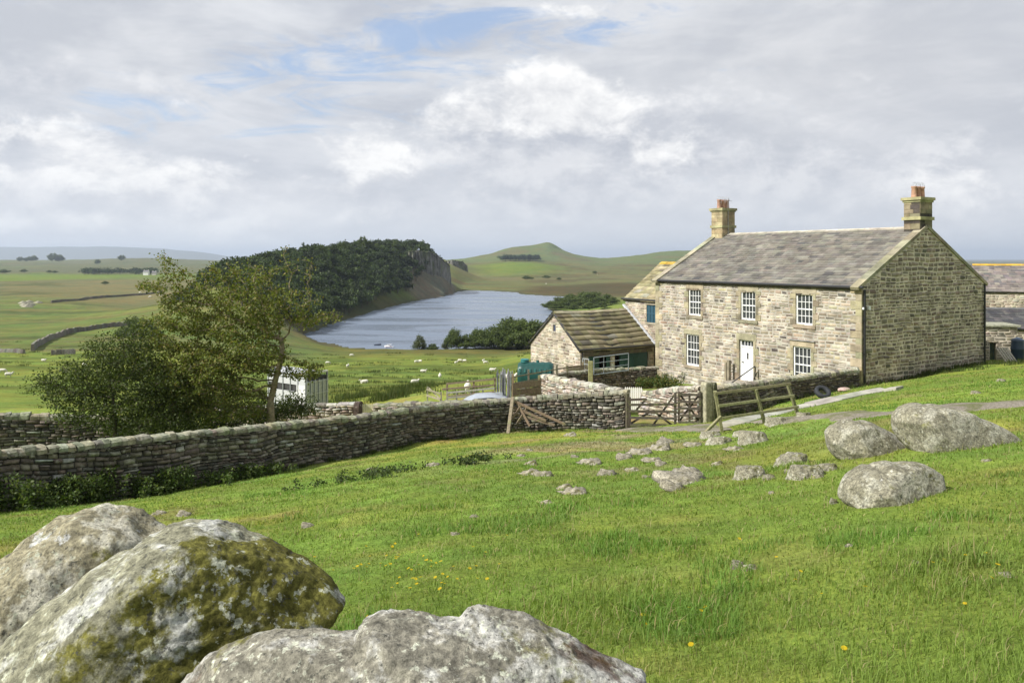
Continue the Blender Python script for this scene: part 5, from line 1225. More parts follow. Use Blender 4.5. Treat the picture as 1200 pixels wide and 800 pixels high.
def plant(T, px, py, Y, hpx, label, group=None, wide=1., cat='tree', name=None, sink=.0):
    """stand a tree with its top at image height py-hpx; hpx = height in photo pixels"""
    Ht = {T_A.name: 8., T_B.name: 7., T_C.name: 6.5}[T.name]; x = u_(px)*Y; s = hpx*1.22*Y/F/Ht
    if T.name in used: o = copy_tree(T)
    else: o = T; used.add(T.name)
    if name: o.name = name
    o.location = (x, Y, zg(x, Y)-sink); o.scale = (s*wide, s*wide, s); o.rotation_euler = (0, 0, random.uniform(0, 6.28)); tag(o, label, cat, group); return o
SH = [(T_C, 492, 262, 17, 1., 'sparse little tree on the lake shore, leftmost of the shore trees'), (T_B, 507, 262, 9, 1.3, 'small rounded shrub on the shore, second from the left'), (T_C, 522, 262, 12, .9, 'thin pale tree, third from the left on the lake shore'), (T_A, 533, 261, 21, .95, 'taller open-crowned tree, fourth from the left on the lake shore'), (T_B, 549, 260, 15, 1.2, 'low dense tree, fifth from the left on the lake shore'),
      (T_A, 560, 266, 20, 1., 'tree with thin top rising behind, sixth from the left on the shore'), (T_B, 571, 262, 20, 1.2, 'rounded tree, seventh from the left on the lake shore'), (T_A, 581, 263, 24, 1.2, 'broad green tree, eighth from the left on the lake shore'), (T_B, 591, 259, 20, 1.1, 'darker tree in front, ninth from the left on the lake shore'), (T_B, 598, 266, 29, 1.2, 'full green tree, tenth from the left on the lake shore'),
      (T_A, 608, 262, 31, 1.3, 'tallest rounded tree of the lake shore, close to the shed gable'), (T_B, 618, 259, 28, 1.2, 'shore tree partly hidden by the shed gable'), (T_B, 630, 258, 26, 1.2, 'shore tree behind the shed gable, rightmost of the shore trees')]
for T, px, Y, h_, wd, lb in SH: plant(T, px, 405, Y, h_*(1.25 if h_ > 13 else 1.1), lb, 'trees along the near lake shore', wd*1.1, sink=.3+h_*.08)
SPB = [(645, 462, 9), (655, 480, 11), (652, 455, 9), (664, 470, 11), (668, 500, 12), (676, 470, 11), (684, 495, 14), (690, 480, 15), (697, 500, 13), (703, 475, 10), (711, 490, 10), (718, 480, 8), (672, 448, 8), (690, 450, 9), (706, 452, 8)]
SPB.sort()
for i, (px, Y, h_) in enumerate(SPB): plant(T_B, px, 360, Y, h_*1.05, '%s bush from the left on the bushy spit in the lake' % ordinal(i), 'bushes on the spit reaching into the lake', 1.8, 'bush', name='bush', sink=.6)
plant(T_B, 158, 385, 205, 30, 'round dark grey-green bush beyond the left field, above the big bush', None, 1.25, 'bush', name='bush', sink=1.2)
plant(T_B, 176, 385, 208, 22, 'lower right half of the dark bush group beyond the left field', None, 1.2, 'bush', name='bush', sink=1)
FT = [(23, 2950, 6, 'first'), (31, 2970, 5, 'second'), (36, 2950, 6, 'third'), (40, 2980, 7, 'fourth'), (61, 2900, 10, 'fifth'), (70, 2920, 9, 'sixth'), (142, 2700, 7, 'seventh'), (114, 2400, 6, 'eighth')]
for px, Y, h_, o_ in FT: plant(T_A, px, 310, Y, h_, '%s dark tree from the left on the far left skyline' % o_, 'dark trees on the far left skyline', 1.4, name='broadleaf_tree', sink=.5)
for i, (px, Y, h_) in enumerate([(28, 1500, 4), (5, 1480, 5), (58, 1500, 3), (64, 1510, 3), (123, 870, 4), (2, 1500, 4)]): plant(T_B, px, 325, Y, h_, ['small hedgerow shrub in the hazy fields under the four skyline trees', 'dark hedge bush at the left edge of the hazy fields', 'left shrub of the hedgerow pair below the skyline trees', 'right shrub of the hedgerow pair below the skyline trees', 'lone dark bush in the brown strip left of the farm wood', 'hedge bush cut by the left edge of the photo'][i], None, 2., 'bush', name='bush')
for i, (px, Y, h_) in enumerate([(617, 1050, 5), (640, 1120, 4), (622, 1080, 3), (697, 1350, 3), (655, 1050, 3)]): plant(T_B, px, 340, Y, h_, ['brown bush on the far lake shore, leftmost', 'low dark bush on the far shore right of the brown one', 'small shrub touching the brown bush on the far shore', 'lone shrub on the moor beyond the lake, farthest right', 'little shrub on the far moor between the others'][i], None, 2.2, 'bush', name='bush')
for t_ in (T_A, T_B, T_C): pass
# woods that read as one mass
def wood(name, label, spots, leaf_s, per, cols, seed=0):
    rg = np.random.default_rng(seed); Vs = []; Fs = []; Cs = []; n = 0; kV = []
    for x, y, h_, r_ in spots:
        z = zg(x, y); P = []; tone = rg.uniform(.5, 1.55)
        m = 6
        for k in range(m):
            a = rg.uniform(0, 6.28); q = r_*rg.uniform(.2, .65); c = np.array([x+q*math.cos(a), y+q*math.sin(a), z+h_*rg.uniform(.5, .85)]); v = rg.normal(0, 1, (per//m, 3)); v /= np.linalg.norm(v, axis=1)[:, None]
            P.append(c+v*rg.uniform(.6, 1, (len(v), 1))*np.array([r_*.55, r_*.55, h_*.2]))
        P = np.vstack(P); V, Fc, C = leaf_arrays(P, leaf_s, cols, rg, asp=.8); Vs.append(V); Fs.append(Fc+n); Cs.append(C*tone); n += len(V)
        t = MB(); t.tube((x, y, z-.5), (x, y, z+h_*.75), .25, .1, n=5)
        V = np.array(t.v[:10]); Fc = np.array([[i, (i+1) % 5, 5+(i+1) % 5, 5+i] for i in range(5)]); Vs.append(V); Fs.append(Fc+n); Cs.append(np.tile([.1, .08, .06], (5, 1))); n += 10
    o = np_mesh(name, np.vstack(Vs), np.vstack(Fs), M['leaf'], C=np.vstack(Cs)); tag(o, label, 'wood', kind='stuff'); return o
rg = np.random.default_rng(77); spots = []
RIDGE = np.array([(508, 715), (495, 700), (470, 660), (430, 600), (380, 500), (320, 440), (270, 400), (225, 372)], float); SHO = np.array([(522, 728), (500, 640), (470, 560), (435, 470), (405, 405), (370, 335), (330, 310), (290, 300)], float)
k_ = 0
while len(spots) < 900 and k_ < 12000:
    k_ += 1; t = rg.uniform(0, 6.99); i = int(t); f = t-i; a = RIDGE[i]*(1-f)+RIDGE[i+1]*f; b = SHO[i]*(1-f)+SHO[i+1]*f; q = rg.uniform(-.45, 1.02)
    ax, ay = u_(a[0])*a[1], a[1]; bx, by = u_(b[0])*b[1], b[1]; x, y = ax+(bx-ax)*q, ay+(by-ay)*q
    px_ = HX+F*x/y
    if px_ > 480 and q > -.1 and rg.random() < .88: continue
    if float(lake_sd(np.array([x]), np.array([y]))[0]) < 2.5: continue
    if any((x-s[0])**2+(y-s[1])**2 < 11 for s in spots[-500:]): continue
    spots.append((x, y, rg.uniform(6, 9.5), rg.uniform(2.6, 4.2)))
print('wood', len(spots))
wood('woodland', 'dense dark green wood covering the steep hill beside the lake', spots, 1.15, 200, [(.032, .052, .018), (.045, .068, .02), (.065, .09, .026), (.036, .05, .022)], 8)
# a few crowns that stand out on its skyline
for i, (px, Y, h_, lb) in enumerate([(376, 505, 15, 'rounded pine standing above the wood skyline, leftmost'), (402, 560, 17, 'pine on the wood skyline, left of the two domed ones'), (424, 600, 18, 'domed pine with bare trunk on the wood skyline'), (433, 603, 16, 'domed pine on the wood skyline, right of its twin'), (463, 650, 14, 'spiky pine on the wood skyline close to the grey cliff'), (441, 615, 13, 'lower pine on the skyline just right of the domed pair')]):
    o = plant(T_A, px, 300, Y, h_, lb, 'pines on the wood skyline', .8, name='pine_tree')
sp_ = [(u_(px)*Y, Y, rg.uniform(11, 16), rg.uniform(6, 9)) for px, Y in [(rg.uniform(585, 632), rg.uniform(1930, 2020)) for _ in range(90)]]
wood('plantation', 'small dark rectangular plantation on the pasture below the craggy summit', sp_, 2.2, 130, [(.025, .045, .02), (.035, .055, .025)], 9)
sp_ = [(u_(px)*Y, Y, rg.uniform(7, 13), rg.uniform(7, 11)) for px, Y in [(rg.uniform(98, 182), rg.uniform(1430, 1500)) for _ in range(80)]]
wood('farm_wood', 'dark strip of wood beside the distant white farmhouse', sp_, 2., 120, [(.03, .05, .022), (.04, .06, .026), (.06, .08, .03)], 10)
# crags
def crag(name, label, pts, hgt, seed, depth=10.):
    """rocky face: pts (px, Y, py_top, py_bottom) left to right; cracked columns with a receding top"""
    P = np.array(pts, float); n = 120; t = np.linspace(0, len(P)-1, n); q = [np.interp(t, range(len(P)), P[:, k]) for k in range(4)]; m = 26; V = []
    X = u_(q[0])*q[1]; zt = CZ-(q[2]-HY)/F*q[1]; zb_ = CZ-(q[3]-HY)/F*q[1]; cols_ = vnoise(t*9, t*0, seed); colh = vnoise(t*14, t*0, seed+9)
    for j in range(m):
        f = j/(m-1); z = zb_+(zt-zb_)*np.minimum(f*1.25, 1); back = np.where(f*1.25 > 1, (f*1.25-1)*4*depth, f*depth*.35)
        o = 1.6*cols_+1.3*fbm(t*6, z/5., seed, 4)+1.0*colh*(f > .3)
        V.append(np.stack([X+o*.4-back*.7, q[1]-o+back, z+.9*colh*(f > .7)-np.where(f*1.25 > 1, (f*1.25-1)*4*1.5, 0)-(6 if j == 0 else 0)], -1))
    V = np.stack(V); idx = np.arange(m*n).reshape(m, n); Fc = np.stack([idx[:-1, :-1], idx[:-1, 1:], idx[1:, 1:], idx[1:, :-1]], -1).reshape(-1, 4)
    V = V.reshape(-1, 3); rc = np.random.default_rng(seed); base = np.array([.15, .145, .125])*(1+.25*vnoise(V[Fc[:, 0], 0]*1.2, V[Fc[:, 0], 2]*.25, 3))[:, None]
    o = np_mesh(name, V, Fc, M['cliff'], C=base); tag(o, kind='structure')
crag('cliff', 'c', [(466, 640, 299, 318), (480, 640, 294.5, 329), (495, 645, 294, 333), (509, 655, 296, 336), (518, 675, 302, 338), (530, 712, 312, 341)], 14, 3)
crag('cliff', 'c', [(520, 1090, 307, 318), (532, 1080, 305, 322), (544, 1095, 306, 322), (549, 1110, 312, 323)], 14, 5)
# scree fan below the crag
rs = np.random.default_rng(5); mbs = MB()
for k in range(900):
    px = rs.uniform(478, 530); f = rs.uniform(0, 1); Y = np.interp(px, [478, 530], [640, 728])-f*18*rs.uniform(.3, 1); x = u_(px)*Y
    if float(lake_sd(np.array([x]), np.array([Y]))[0]) < 1: continue
    s = rs.uniform(.4, 1.3); mbs.box((x, Y, zg(x, Y)+s*.15), (s, s, s*.7), rz=rs.uniform(0, 3), colr=jit((.13, .115, .095), .3), taper=.6)
tag(mbs.build('scree', M['stone']), 'grey scree of fallen rock below the cliff at the lake head', 'scree', kind='stuff')
# ------------------------------------------------------------------ grass
def blades_mesh(name, X, Y, h, wd, lean, cols, rg, mat, two=True, extra_z=0.):
    n = len(X); Z = zgn(X, Y)-.01+extra_z; a = rg.uniform(0, 2*np.pi, n); s = np.stack([np.cos(a), np.sin(a), 0*a], -1); b = a+rg.uniform(.8, 2.3, n); dl = np.stack([np.cos(b), np.sin(b), 0*b], -1)
    P = np.stack([X, Y, Z], -1); w2 = (wd/2)[:, None]*s; l = lean[:, None]; H_ = h[:, None]; up = np.array([0, 0, 1.])
    m = P+dl*l*.3*H_+up*H_*.55; t = P+dl*l*H_+up*H_*(1-.35*l)
    V = np.stack([P-w2, P+w2, m+w2*.75, m-w2*.75, t], 1).reshape(-1, 3); i = np.arange(n)*5
    Fq = np.stack([i, i+1, i+2, i+3], -1); Ft = np.stack([i+3, i+2, i+4, i+4], -1)
    me = bpy.data.meshes.new(name); V = V.astype(np.float32)
    me.vertices.add(len(V)); me.vertices.foreach_set('co', V.ravel()); lv = np.concatenate([Fq, Ft[:, :3]], 1).astype(np.int32); me.loops.add(7*n); me.loops.foreach_set('vertex_index', lv.ravel())
    me.polygons.add(2*n); st = (np.arange(n)*7)[:, None]+np.array([0, 4]); me.polygons.foreach_set('loop_start', st.ravel().astype(np.int32)); me.polygons.foreach_set('loop_total', np.tile(np.array([4, 3], np.int32), n))
    me.update(calc_edges=True); at2 = me.color_attributes.new('Col', 'FLOAT_COLOR', 'POINT'); cc = np.ones((n, 5, 4), np.float32); cc[:, :, :3] = cols[:, None]; cc[:, 4, :3] *= 1.15; at2.data.foreach_set('color', cc.ravel())
    return link(name, me, mat)
def build_grass():
    rg = np.random.default_rng(12); XS = []; 
    bands = [(1.4, 3.4, 5200), (3.4, 6, 3600), (6, 9, 2300), (9, 13, 1300), (13, 18, 700), (18, 25, 380), (25, 34, 170)]
    X = []; Y = []; 
    for y0, y1, dens in bands:
        hw = .8*y1+1.2; A_ = 2*hw*(y1-y0); n = int(A_*dens*(.72 if y1 < 7 else .62)); yy = rg.uniform(y0, y1, n); xx = rg.uniform(-hw, hw, n); k = np.abs(xx) < .8*yy+1.2; X.append(xx[k]); Y.append(yy[k])
    X = np.concatenate(X); Y = np.concatenate(Y)
    # keep to our side of the foreground wall, off tracks
    wl = np.array([(u_(px)*Yw, Yw) for px, Yw in [(-420, 13.6), (-180, 16.2), (0, 19), (200, 22.2), (300, 24.7), (400, 27.6), (500, 30.4), (600, 32.2), (680, 32.2), (734, 31.6), (800, 31), (840, 31), (900, 32.6), (1002, 35.7), (1150, 40)]])
    lim = np.interp(X, wl[:, 0], wl[:, 1])-.3; k = (Y < lim) & rib_mask(X, Y); X = X[k]; Y = Y[k]
    n1 = fbm(X/1.1, Y/1.1, 20., 3); n2 = fbm(X/.35, Y/.35, 21., 2); n3 = fbm(X/3.5, Y/3.5, 22., 3)
    long_ = sstep(.12, .5, n1+.35*n3)
    h = (.022+.02*rg.random(len(X))+.012*n2+long_*(.022+.035*rg.random(len(X)))*(Y < 14)+.016*sstep(8, 4, Y)+long_*.015*(Y >= 14))*(1+.25*sstep(6, 14, Y))
    px_ = HX+F*X/Y; rough = sstep(4.5, 3.2, Y)+np.exp(-((px_-700)/110)**2-((Y-6.0)/.7)**2)*1.2+np.exp(-((px_-1100)/60)**2-((Y-5.6)/.5)**2)*1.2
    h = h*(1+1.1*np.clip(rough, 0, 1.5)); h = np.clip(h, .015, .2)
    wd = np.clip(.0034*(Y/3.2)**.9, .0035, .028)*rg.uniform(.6, 1.6, len(X)); h = h*rg.uniform(.6, 1.7, len(X)); lean = rg.uniform(.1, 1.0, len(X))
    base = ground_colour(X, Y, np.hypot(X, Y))*rg.uniform(.8, 1.3, (len(X), 1)); mix = rg.random(len(X))
    base = base*np.where(long_[:, None] > .5, [[.82, .98, .9]], [[1, 1, 1]]); base = np.where((mix < .085)[:, None], np.array([[.32, .28, .13]])*rg.uniform(.6, 1.1, (len(X), 1)), base)
    o = blades_mesh('grass', X, Y, h, wd, lean, base*1.12, rg, M['grass']); print('blades', len(X))
    tag(o, 'short grazed green grass covering the lawn in front of the farmhouse', 'grass', kind='stuff')
    # seed stalks and dead straws
    n = 1700; yy = 2.5+rg.random(n)**1.6*14; xx = rg.uniform(-.68, .68, n)*yy; k = rib_mask(xx, yy); xx, yy = xx[k], yy[k]; n = len(xx)
    o = blades_mesh('dry_stalks', xx, yy, rg.uniform(.06, .16, n), np.clip(.0022*(yy/3.2), .002, .008), rg.uniform(.3, 1.3, n), np.tile([.36, .32, .16], (n, 1))*rg.uniform(.7, 1.1, (n, 1)), rg, M['grass'])
    tag(o, 'thin dry straw-coloured stalks sticking out of the near lawn', 'grass', kind='stuff')
build_grass()
# nettles against the wall, grass fringe under walls, rushes in the pasture
def herb_patch(name, label, cat, spots, cols, leaf_s, per, seed):
    """spots: x, y, height, radius"""
    rg = np.random.default_rng(seed); Vs = []; Fs = []; Cs = []; n = 0
    for x, y, h_, r_ in spots:
        z = zg(x, y); m = per; t = rg.random(m); P = np.stack([x+rg.normal(0, r_*.35, m), y+rg.normal(0, r_*.35, m), z+h_*t**.8], -1); V, Fc, C = leaf_arrays(P, leaf_s, cols, rg, asp=.55); Vs.append(V); Fs.append(Fc+n); Cs.append(C); n += len(V)
    o = np_mesh(name, np.vstack(Vs), np.vstack(Fs), M['leaf'], C=np.vstack(Cs)); tag(o, label, cat, kind='stuff'); return o
rg = np.random.default_rng(31); sp_ = []
WL = [(0, 19), (200, 22.2), (300, 24.7), (400, 27.6)]
for k in range(190):
    px = rg.uniform(-120, 318); Yw = np.interp(px, *zip(*([(-180, 16.2)]+WL))); off = abs(rg.normal(.3, .3))+.36; hh = rg.uniform(.3, .85)*(1-.45*sstep(200, 330, px))*(1-.4*min(off, 1.3)/1.3)*(.55+.9*max(0, .5+float(vnoise(px/28., 3.))*.6)); x = u_(px)*Yw+off*.9; y = Yw-off*.55; sp_.append((x, y, hh, .22))
herb_patch('nettles', 'tall dark green nettles growing against the foot of the foreground wall', 'nettles', sp_, [(.06, .1, .022), (.08, .12, .026), (.045, .07, .018), (.11, .14, .035)], .085, 70, 32)
sp_ = []
for px, py, n_ in ((440, 557, 14), (468, 553, 10), (432, 562, 7), (560, 540, 16), (548, 544, 10), (395, 566, 6), (372, 570, 6), (810, 489, 5), (667, 492, 14)):
    p = H2(px, py)
    for k in range(n_): sp_.append((p.x+rg.normal(0, .3), p.y+rg.normal(0, .15), rg.uniform(.06, .22), .14))
herb_patch('weeds', 'low leafy weeds and thistles scattered in the lawn before the long wall', 'weeds', sp_, [(.05, .08, .02), (.075, .1, .03), (.04, .06, .02)], .07, 30, 33)
sp_ = []
for px, Y, h_, w_, cn in ((770, 44.6, .8, 1.1, 30), (784, 43.6, .7, .7, 20), (765, 45.4, .6, .5, 10), (860, 39.4, .5, .6, 10)):
    x = u_(px)*Y
    for k in range(cn): sp_.append((x+rg.normal(0, w_*.5), Y+rg.normal(0, .25), h_*rg.uniform(.5, 1), .25))
herb_patch('garden_shrubs', 'green garden shrubs at the foot of the farmhouse left corner', 'shrubs', sp_, [(.05, .085, .02), (.08, .12, .03), (.14, .13, .03)], .09, 90, 34)
sp_ = []
for k in range(2600):
    Y = 44+rg.random()**1.5*170; px = rg.uniform(-150, 660); x = u_(px)*Y
    d = fbm(np.array([x/16]), np.array([Y/8]), 3., 4)[0]
    if d > .02+.0*Y: sp_.append((x, Y, rg.uniform(.15, .4), .5+Y*.004))
for px, Y, n_ in ((468, 50, 40), (400, 47, 40), (480, 60, 25), (415, 55, 25)):
    for k in range(n_): x = u_(px)*Y+rg.normal(0, .8); sp_.append((x, Y+rg.normal(0, 1), rg.uniform(.3, .65), .5))
print('rush', len(sp_))
def rush(name, label, spots, seed):
    rg = np.random.default_rng(seed); S = np.array(spots); m = 34; X = np.repeat(S[:, 0], m)+rg.normal(0, 1, len(S)*m)*np.repeat(S[:, 3], m)*.5; Y = np.repeat(S[:, 1], m)+rg.normal(0, 1, len(S)*m)*np.repeat(S[:, 3], m)*.5
    Z = np.repeat(np.array([zg(a, b) for a, b in S[:, :2]]), m); n = len(X); h = np.repeat(S[:, 2], m)*rg.uniform(.5, 1.1, n); w_ = .012+Y*.0004; a = rg.uniform(0, 6.28, n); l = rg.uniform(0, .5, n)*h
    P = np.stack([X, Y, Z-.2], -1); s = np.stack([np.cos(a)*w_, np.sin(a)*w_, 0*a], -1); t = P+np.stack([np.sin(a)*l, np.cos(a)*l, h+.2], -1)
    V = np.stack([P-s, P+s, t], 1).reshape(-1, 3); Fc = np.arange(3*n).reshape(n, 3); C = np.array([(.07, .1, .025), (.05, .075, .02), (.1, .11, .04)])[rg.integers(0, 3, n)]
    o = np_mesh(name, V, Fc, M['grass'], C=C); tag(o, label, 'rushes', kind='stuff')
rush('rushes', 'darker tufts of rush scattered through the lakeside sheep pasture', sp_, 35)
sp_ = []
for i in range(60):   # reeds fringe at wall feet and around boulders
    px = rg.uniform(330, 735); Yw = np.interp(px, [300, 400, 500, 600, 680, 735], [24.7, 27.6, 30.4, 32.2, 32.2, 31.6])-.35; sp_.append((u_(px)*Yw+.1, Yw, rg.uniform(.1, .22), .15))
for i in range(90):
    px = rg.uniform(840, 1150); Yw = np.interp(px, [840, 1002, 1150], [31.2, 35.7, 40.9])-.35; sp_.append((u_(px)*Yw, Yw, rg.uniform(.12, .35), .25))
for i in range(70):
    px = rg.uniform(1060, 1200); Yw = rg.uniform(37.5, 43.0); sp_.append((u_(px)*Yw, Yw-.5, rg.uniform(.1, .3), .35))
rush('long_grass', 'longer uncut grass along the foot of the walls and the farmhouse gable', sp_, 36)
for o in col.objects:
    if o.name.startswith('long_grass'): tag(o, cat='grass')
# yellow flowers, one by one
fm = MB(); fm.tube((0, 0, 0), (.004, 0, .07), .0012, n=4, colr=(.1, .14, .03), caps=False)
pet = []
for k in range(12):
    a = k*math.pi/6; pet.append(k)
    c_, s_ = math.cos(a), math.sin(a); c2, s2 = math.cos(a+.35), math.sin(a+.35)
    fm.add([(.004, 0, .07), (.004+.014*c_, .014*s_, .075), (.004+.017*math.cos(a+.17), .017*math.sin(a+.17), .072), (.004+.014*c2, .014*s2, .075)], [(0, 1, 2, 3)], (.72, .5, .01))
fo = fm.build('yellow_flower', M['leaf']); FL = [(808, 721), (830, 719), (818, 726), (755, 736), (811, 762), (988, 768), (966, 703), (932, 684), (934, 678), (1015, 695), (1155, 655), (1168, 671), (1132, 713), (1158, 683), (1135, 664), (1106, 661), (911, 658), (864, 635), (782, 629), (754, 728), (1090, 665)]
rf = np.random.default_rng(3)
for k in range(46): FL.append((int(rf.normal(480, 55)), int(rf.normal(672, 16))))
for k in range(14): FL.append((int(rf.uniform(400, 560)), int(rf.uniform(640, 700))))
FL.sort(); first = True
for i, (px, py) in enumerate(FL):
    o = fo if first else fo.copy()
    if not first: col.objects.link(o)
    first = False; p = H2(px, py, 1.5); o.location = p-UP*.008; o.rotation_euler = (rf.uniform(.1, .5), rf.uniform(-.3, .3), rf.uniform(0, 6)); s = rf.uniform(.75, 1.15); o.scale = (s, s, s*rf.uniform(.7, 1.1))
    tag(o, '%s yellow flower from the left among those in the near grass' % ordinal(i), 'flower', 'yellow flowers in the near grass')
# ------------------------------------------------------------------ gates and fences
def gz(x, y): return zg(x, y)
def local(root): return lambda p: Vector(p)-root.location
def rails(name, label, cat, ends, zb, posts, rl, diag=(), colr=(.14, .12, .085), pw=.09, rw=(.035, .09), pz=None, seed=0, group=None, tilt=0.):
    """ends: two (x,y); posts: fractions; rl: heights; diag: ((f0,h0),(f1,h1))"""
    a = Vector((*ends[0], zb)); b = Vector((*ends[1], zb if len(ends) < 3 else ends[2])); root = empty(name, a); tag(root, label, cat, group); rnd = random.Random(seed)
    d = b-a; n = Vector((d.y, -d.x, 0)).normalized()
    for f, h0, h1 in posts:
        m = MB(); p = d*f; m.beam(p+UP*h0, p+UP*h1+n*tilt*(h1-h0), pw, pw, jit(colr, .15, rnd)); m.build('post', M['wood'], root, bevel=.006)
    for h in rl:
        if isinstance(h, (int, float)): h = (0, h, 1, h)
        m = MB(); p0 = d*h[0]+UP*h[1]-n*(-(pw/2+rw[0]/2+.002)); p1 = d*h[2]+UP*h[3]+n*(pw/2+rw[0]/2+.002); m.beam(p0, p1, rw[0], rw[1], jit(colr, .15, rnd)); m.build('rail', M['wood'], root)
    for f0, h0, f1, h1 in diag:
        m = MB(); m.beam(d*f0+UP*h0-n*(pw*.5+.02), d*f1+UP*h1-n*(pw*.5+.02), .03, .075, jit(colr, .15, rnd)); m.build('brace', M['wood'], root)
    return root
def W2(px, Y): return (u_(px)*Y, Y)
def zat(py, Y): return CZ-(py-HY)/F*Y
DW = (.085, .07, .055)
g0 = zat(500, 31.2)
# double farm gate
a, b = W2(738, 31.3), W2(793, 31.1)
rails('farm_gate', 'wide dark wooden five-bar gate hung on the end of the long wall', 'gate', (a, b), zat(500, 31.2), [(0, 0, 1.15), (.97, -.05, 1.35)], [.08, .36, .62, (.0, .86, .98, .92), (.02, 1.06, .36, 1.1)], [(.02, .1, .48, .62), (.5, .05, .95, 1.25), (.36, 1.1, .1, .55), (.9, .08, .5, .62)], DW, pw=.09, seed=1)
a, b = W2(795, 31.1), W2(821, 30.9)
rails('farm_gate', 'narrow dark wooden gate with crossed braces next to the stone gatepost', 'gate', (a, b), zat(498, 31.), [(.02, .1, 1.3), (.5, .1, 1.25), (.98, .05, 1.35)], [.12, .38, .66, .92, 1.2], [(.05, 1.2, .95, .15), (.05, .15, .95, 1.2)], DW, pw=.075, seed=2)
m = MB(); p = Vector((*W2(735.5, 31.35), zat(502, 31.3))); m.box((0, 0, .75), (.14, .14, 1.5), rz=.2, colr=(.1, .085, .06)); o = m.build('gate_post', M['wood'], bevel=.01); o.location = p-UP*.1; tag(o, 'dark timber post at the very end of the long wall, carrying the wide gate', 'post')
# stone gatepost
def stone_post(px, Y, pb, pt, wd, label, colr, rz=0.): 
    p = Vector((*W2(px, Y), 0)); zb_ = zg(p.x, p.y)-.15; zt = zat(pt, Y); h = zt-zb_; D, T = ico(4); V = D.copy(); V = np.sign(V)*np.abs(V)**.28; V = V/np.abs(V).max(0); V[:, 0] *= wd/2; V[:, 1] *= wd*.4; V[:, 2] = (V[:, 2]+1)*h/2
    V[:, 0] += .02*fbm(V[:, 1]*6, V[:, 2]*4, 1., 4)+.0*V[:, 2]; V[:, 1] += .02*fbm(V[:, 0]*6, V[:, 2]*4, 2., 4)
    o = np_mesh('gatepost', V, T, M['stone'], C=np.tile(colr, (len(T), 1)), smooth=True, loc=(p.x, p.y, zb_)); o.rotation_euler = (0, 0, rz); tag(o, label, 'gatepost'); return o
stone_post(828.5, 31., 497, 447, .42, 'thick pale stone gatepost between the dark gate and the front garden wall', (.3, .28, .19), .5)
stone_post(837, 31.0, 497, 448, .2, 'thin dark stone upright beside the thick pale gatepost', (.08, .08, .04), .5)
# rounded post ending the short wall
p = Vector((*W2(420, 37.4), 0)); m = MB(); zt = zat(470, 37.4); zb_ = zg(p.x, p.y)-.2; rings = []
for x in (-.13, .13):
    ring = [(x, -.36, zb_-zt), (x, -.36, -.3)]+[(x, -.36*math.cos(t), -.3+.3*math.sin(t)) for t in np.linspace(.3, math.pi-.3, 8)]+[(x, .36, -.3), (x, .36, zb_-zt)]
    rings.append([Vector(q) for q in ring])
m.loft(rings, (.07, .05, .04), smooth=False); o = m.build('gatepost', M['stone'], bevel=.02); o.location = (p.x, p.y, zt); o.rotation_euler = (0, 0, -.15); tag(o, 'dark round-topped slab gatepost at the end of the short wall by the trailer', 'gatepost')
# leaning rail fence
yF = 23.2
fen = empty('rail_fence', (*W2(842, yF), zg(*W2(842, yF)))); tag(fen, 'leaning mossy three-rail timber fence with a fallen brace, standing before the garden wall', 'fence')
def P3(px, py, Y): return at(px, py, Y)-fen.location
MG = (.24, .225, .12)
def bm_(name, p0, p1, w_, h_, c=MG): m = MB(); m.beam(p0, p1, w_, h_, jit(c, .15)); m.build(name, M['wood'], fen, bevel=.008)
bm_('post', P3(847, 512, 23.2), P3(838, 458, 23.0), .09, .08); bm_('post', P3(898, 503, 23.5), P3(885.5, 456, 23.3), .09, .08); bm_('post', P3(938, 495, 23.9), P3(923, 450, 23.7), .09, .08)
bm_('rail', P3(838, 461, 22.95), P3(927, 449.5, 23.6), .03, .085); bm_('rail', P3(842, 475.5, 22.98), P3(931, 463.5, 23.65), .03, .08); bm_('rail', P3(846, 490, 23.0), P3(936, 476.5, 23.7), .03, .08)
bm_('brace', P3(845, 488, 22.9), P3(811, 522, 22.4), .08, .08); bm_('fallen_board', P3(808, 525, 22.2), P3(836, 511, 22.6), .12, .06, (.13, .11, .08))
# broken hurdle leaning on the long wall
hur = empty('broken_hurdle', (*W2(600, 31.5), zg(*W2(600, 31.5)))); tag(hur, 'collapsed timber hurdle leaning against the long stone wall beside an upright stake', 'hurdle')
fen2 = fen; fen = hur; BR = (.2, .155, .105)
bm_('stake', P3(595.5, 508, 31.1), P3(601, 465, 31.6), .13, .1, (.26, .215, .15))
for q0, q1 in (((603, 470), (662, 497)), ((602, 477), (640, 493)), ((600.5, 484), (650, 498)), ((606, 472), (621, 499)), ((612, 474), (600, 490)), ((618, 478), (606, 496))): bm_('board', P3(*q0, 31.6), P3(*q1, 31.35), .05, .1, BR)
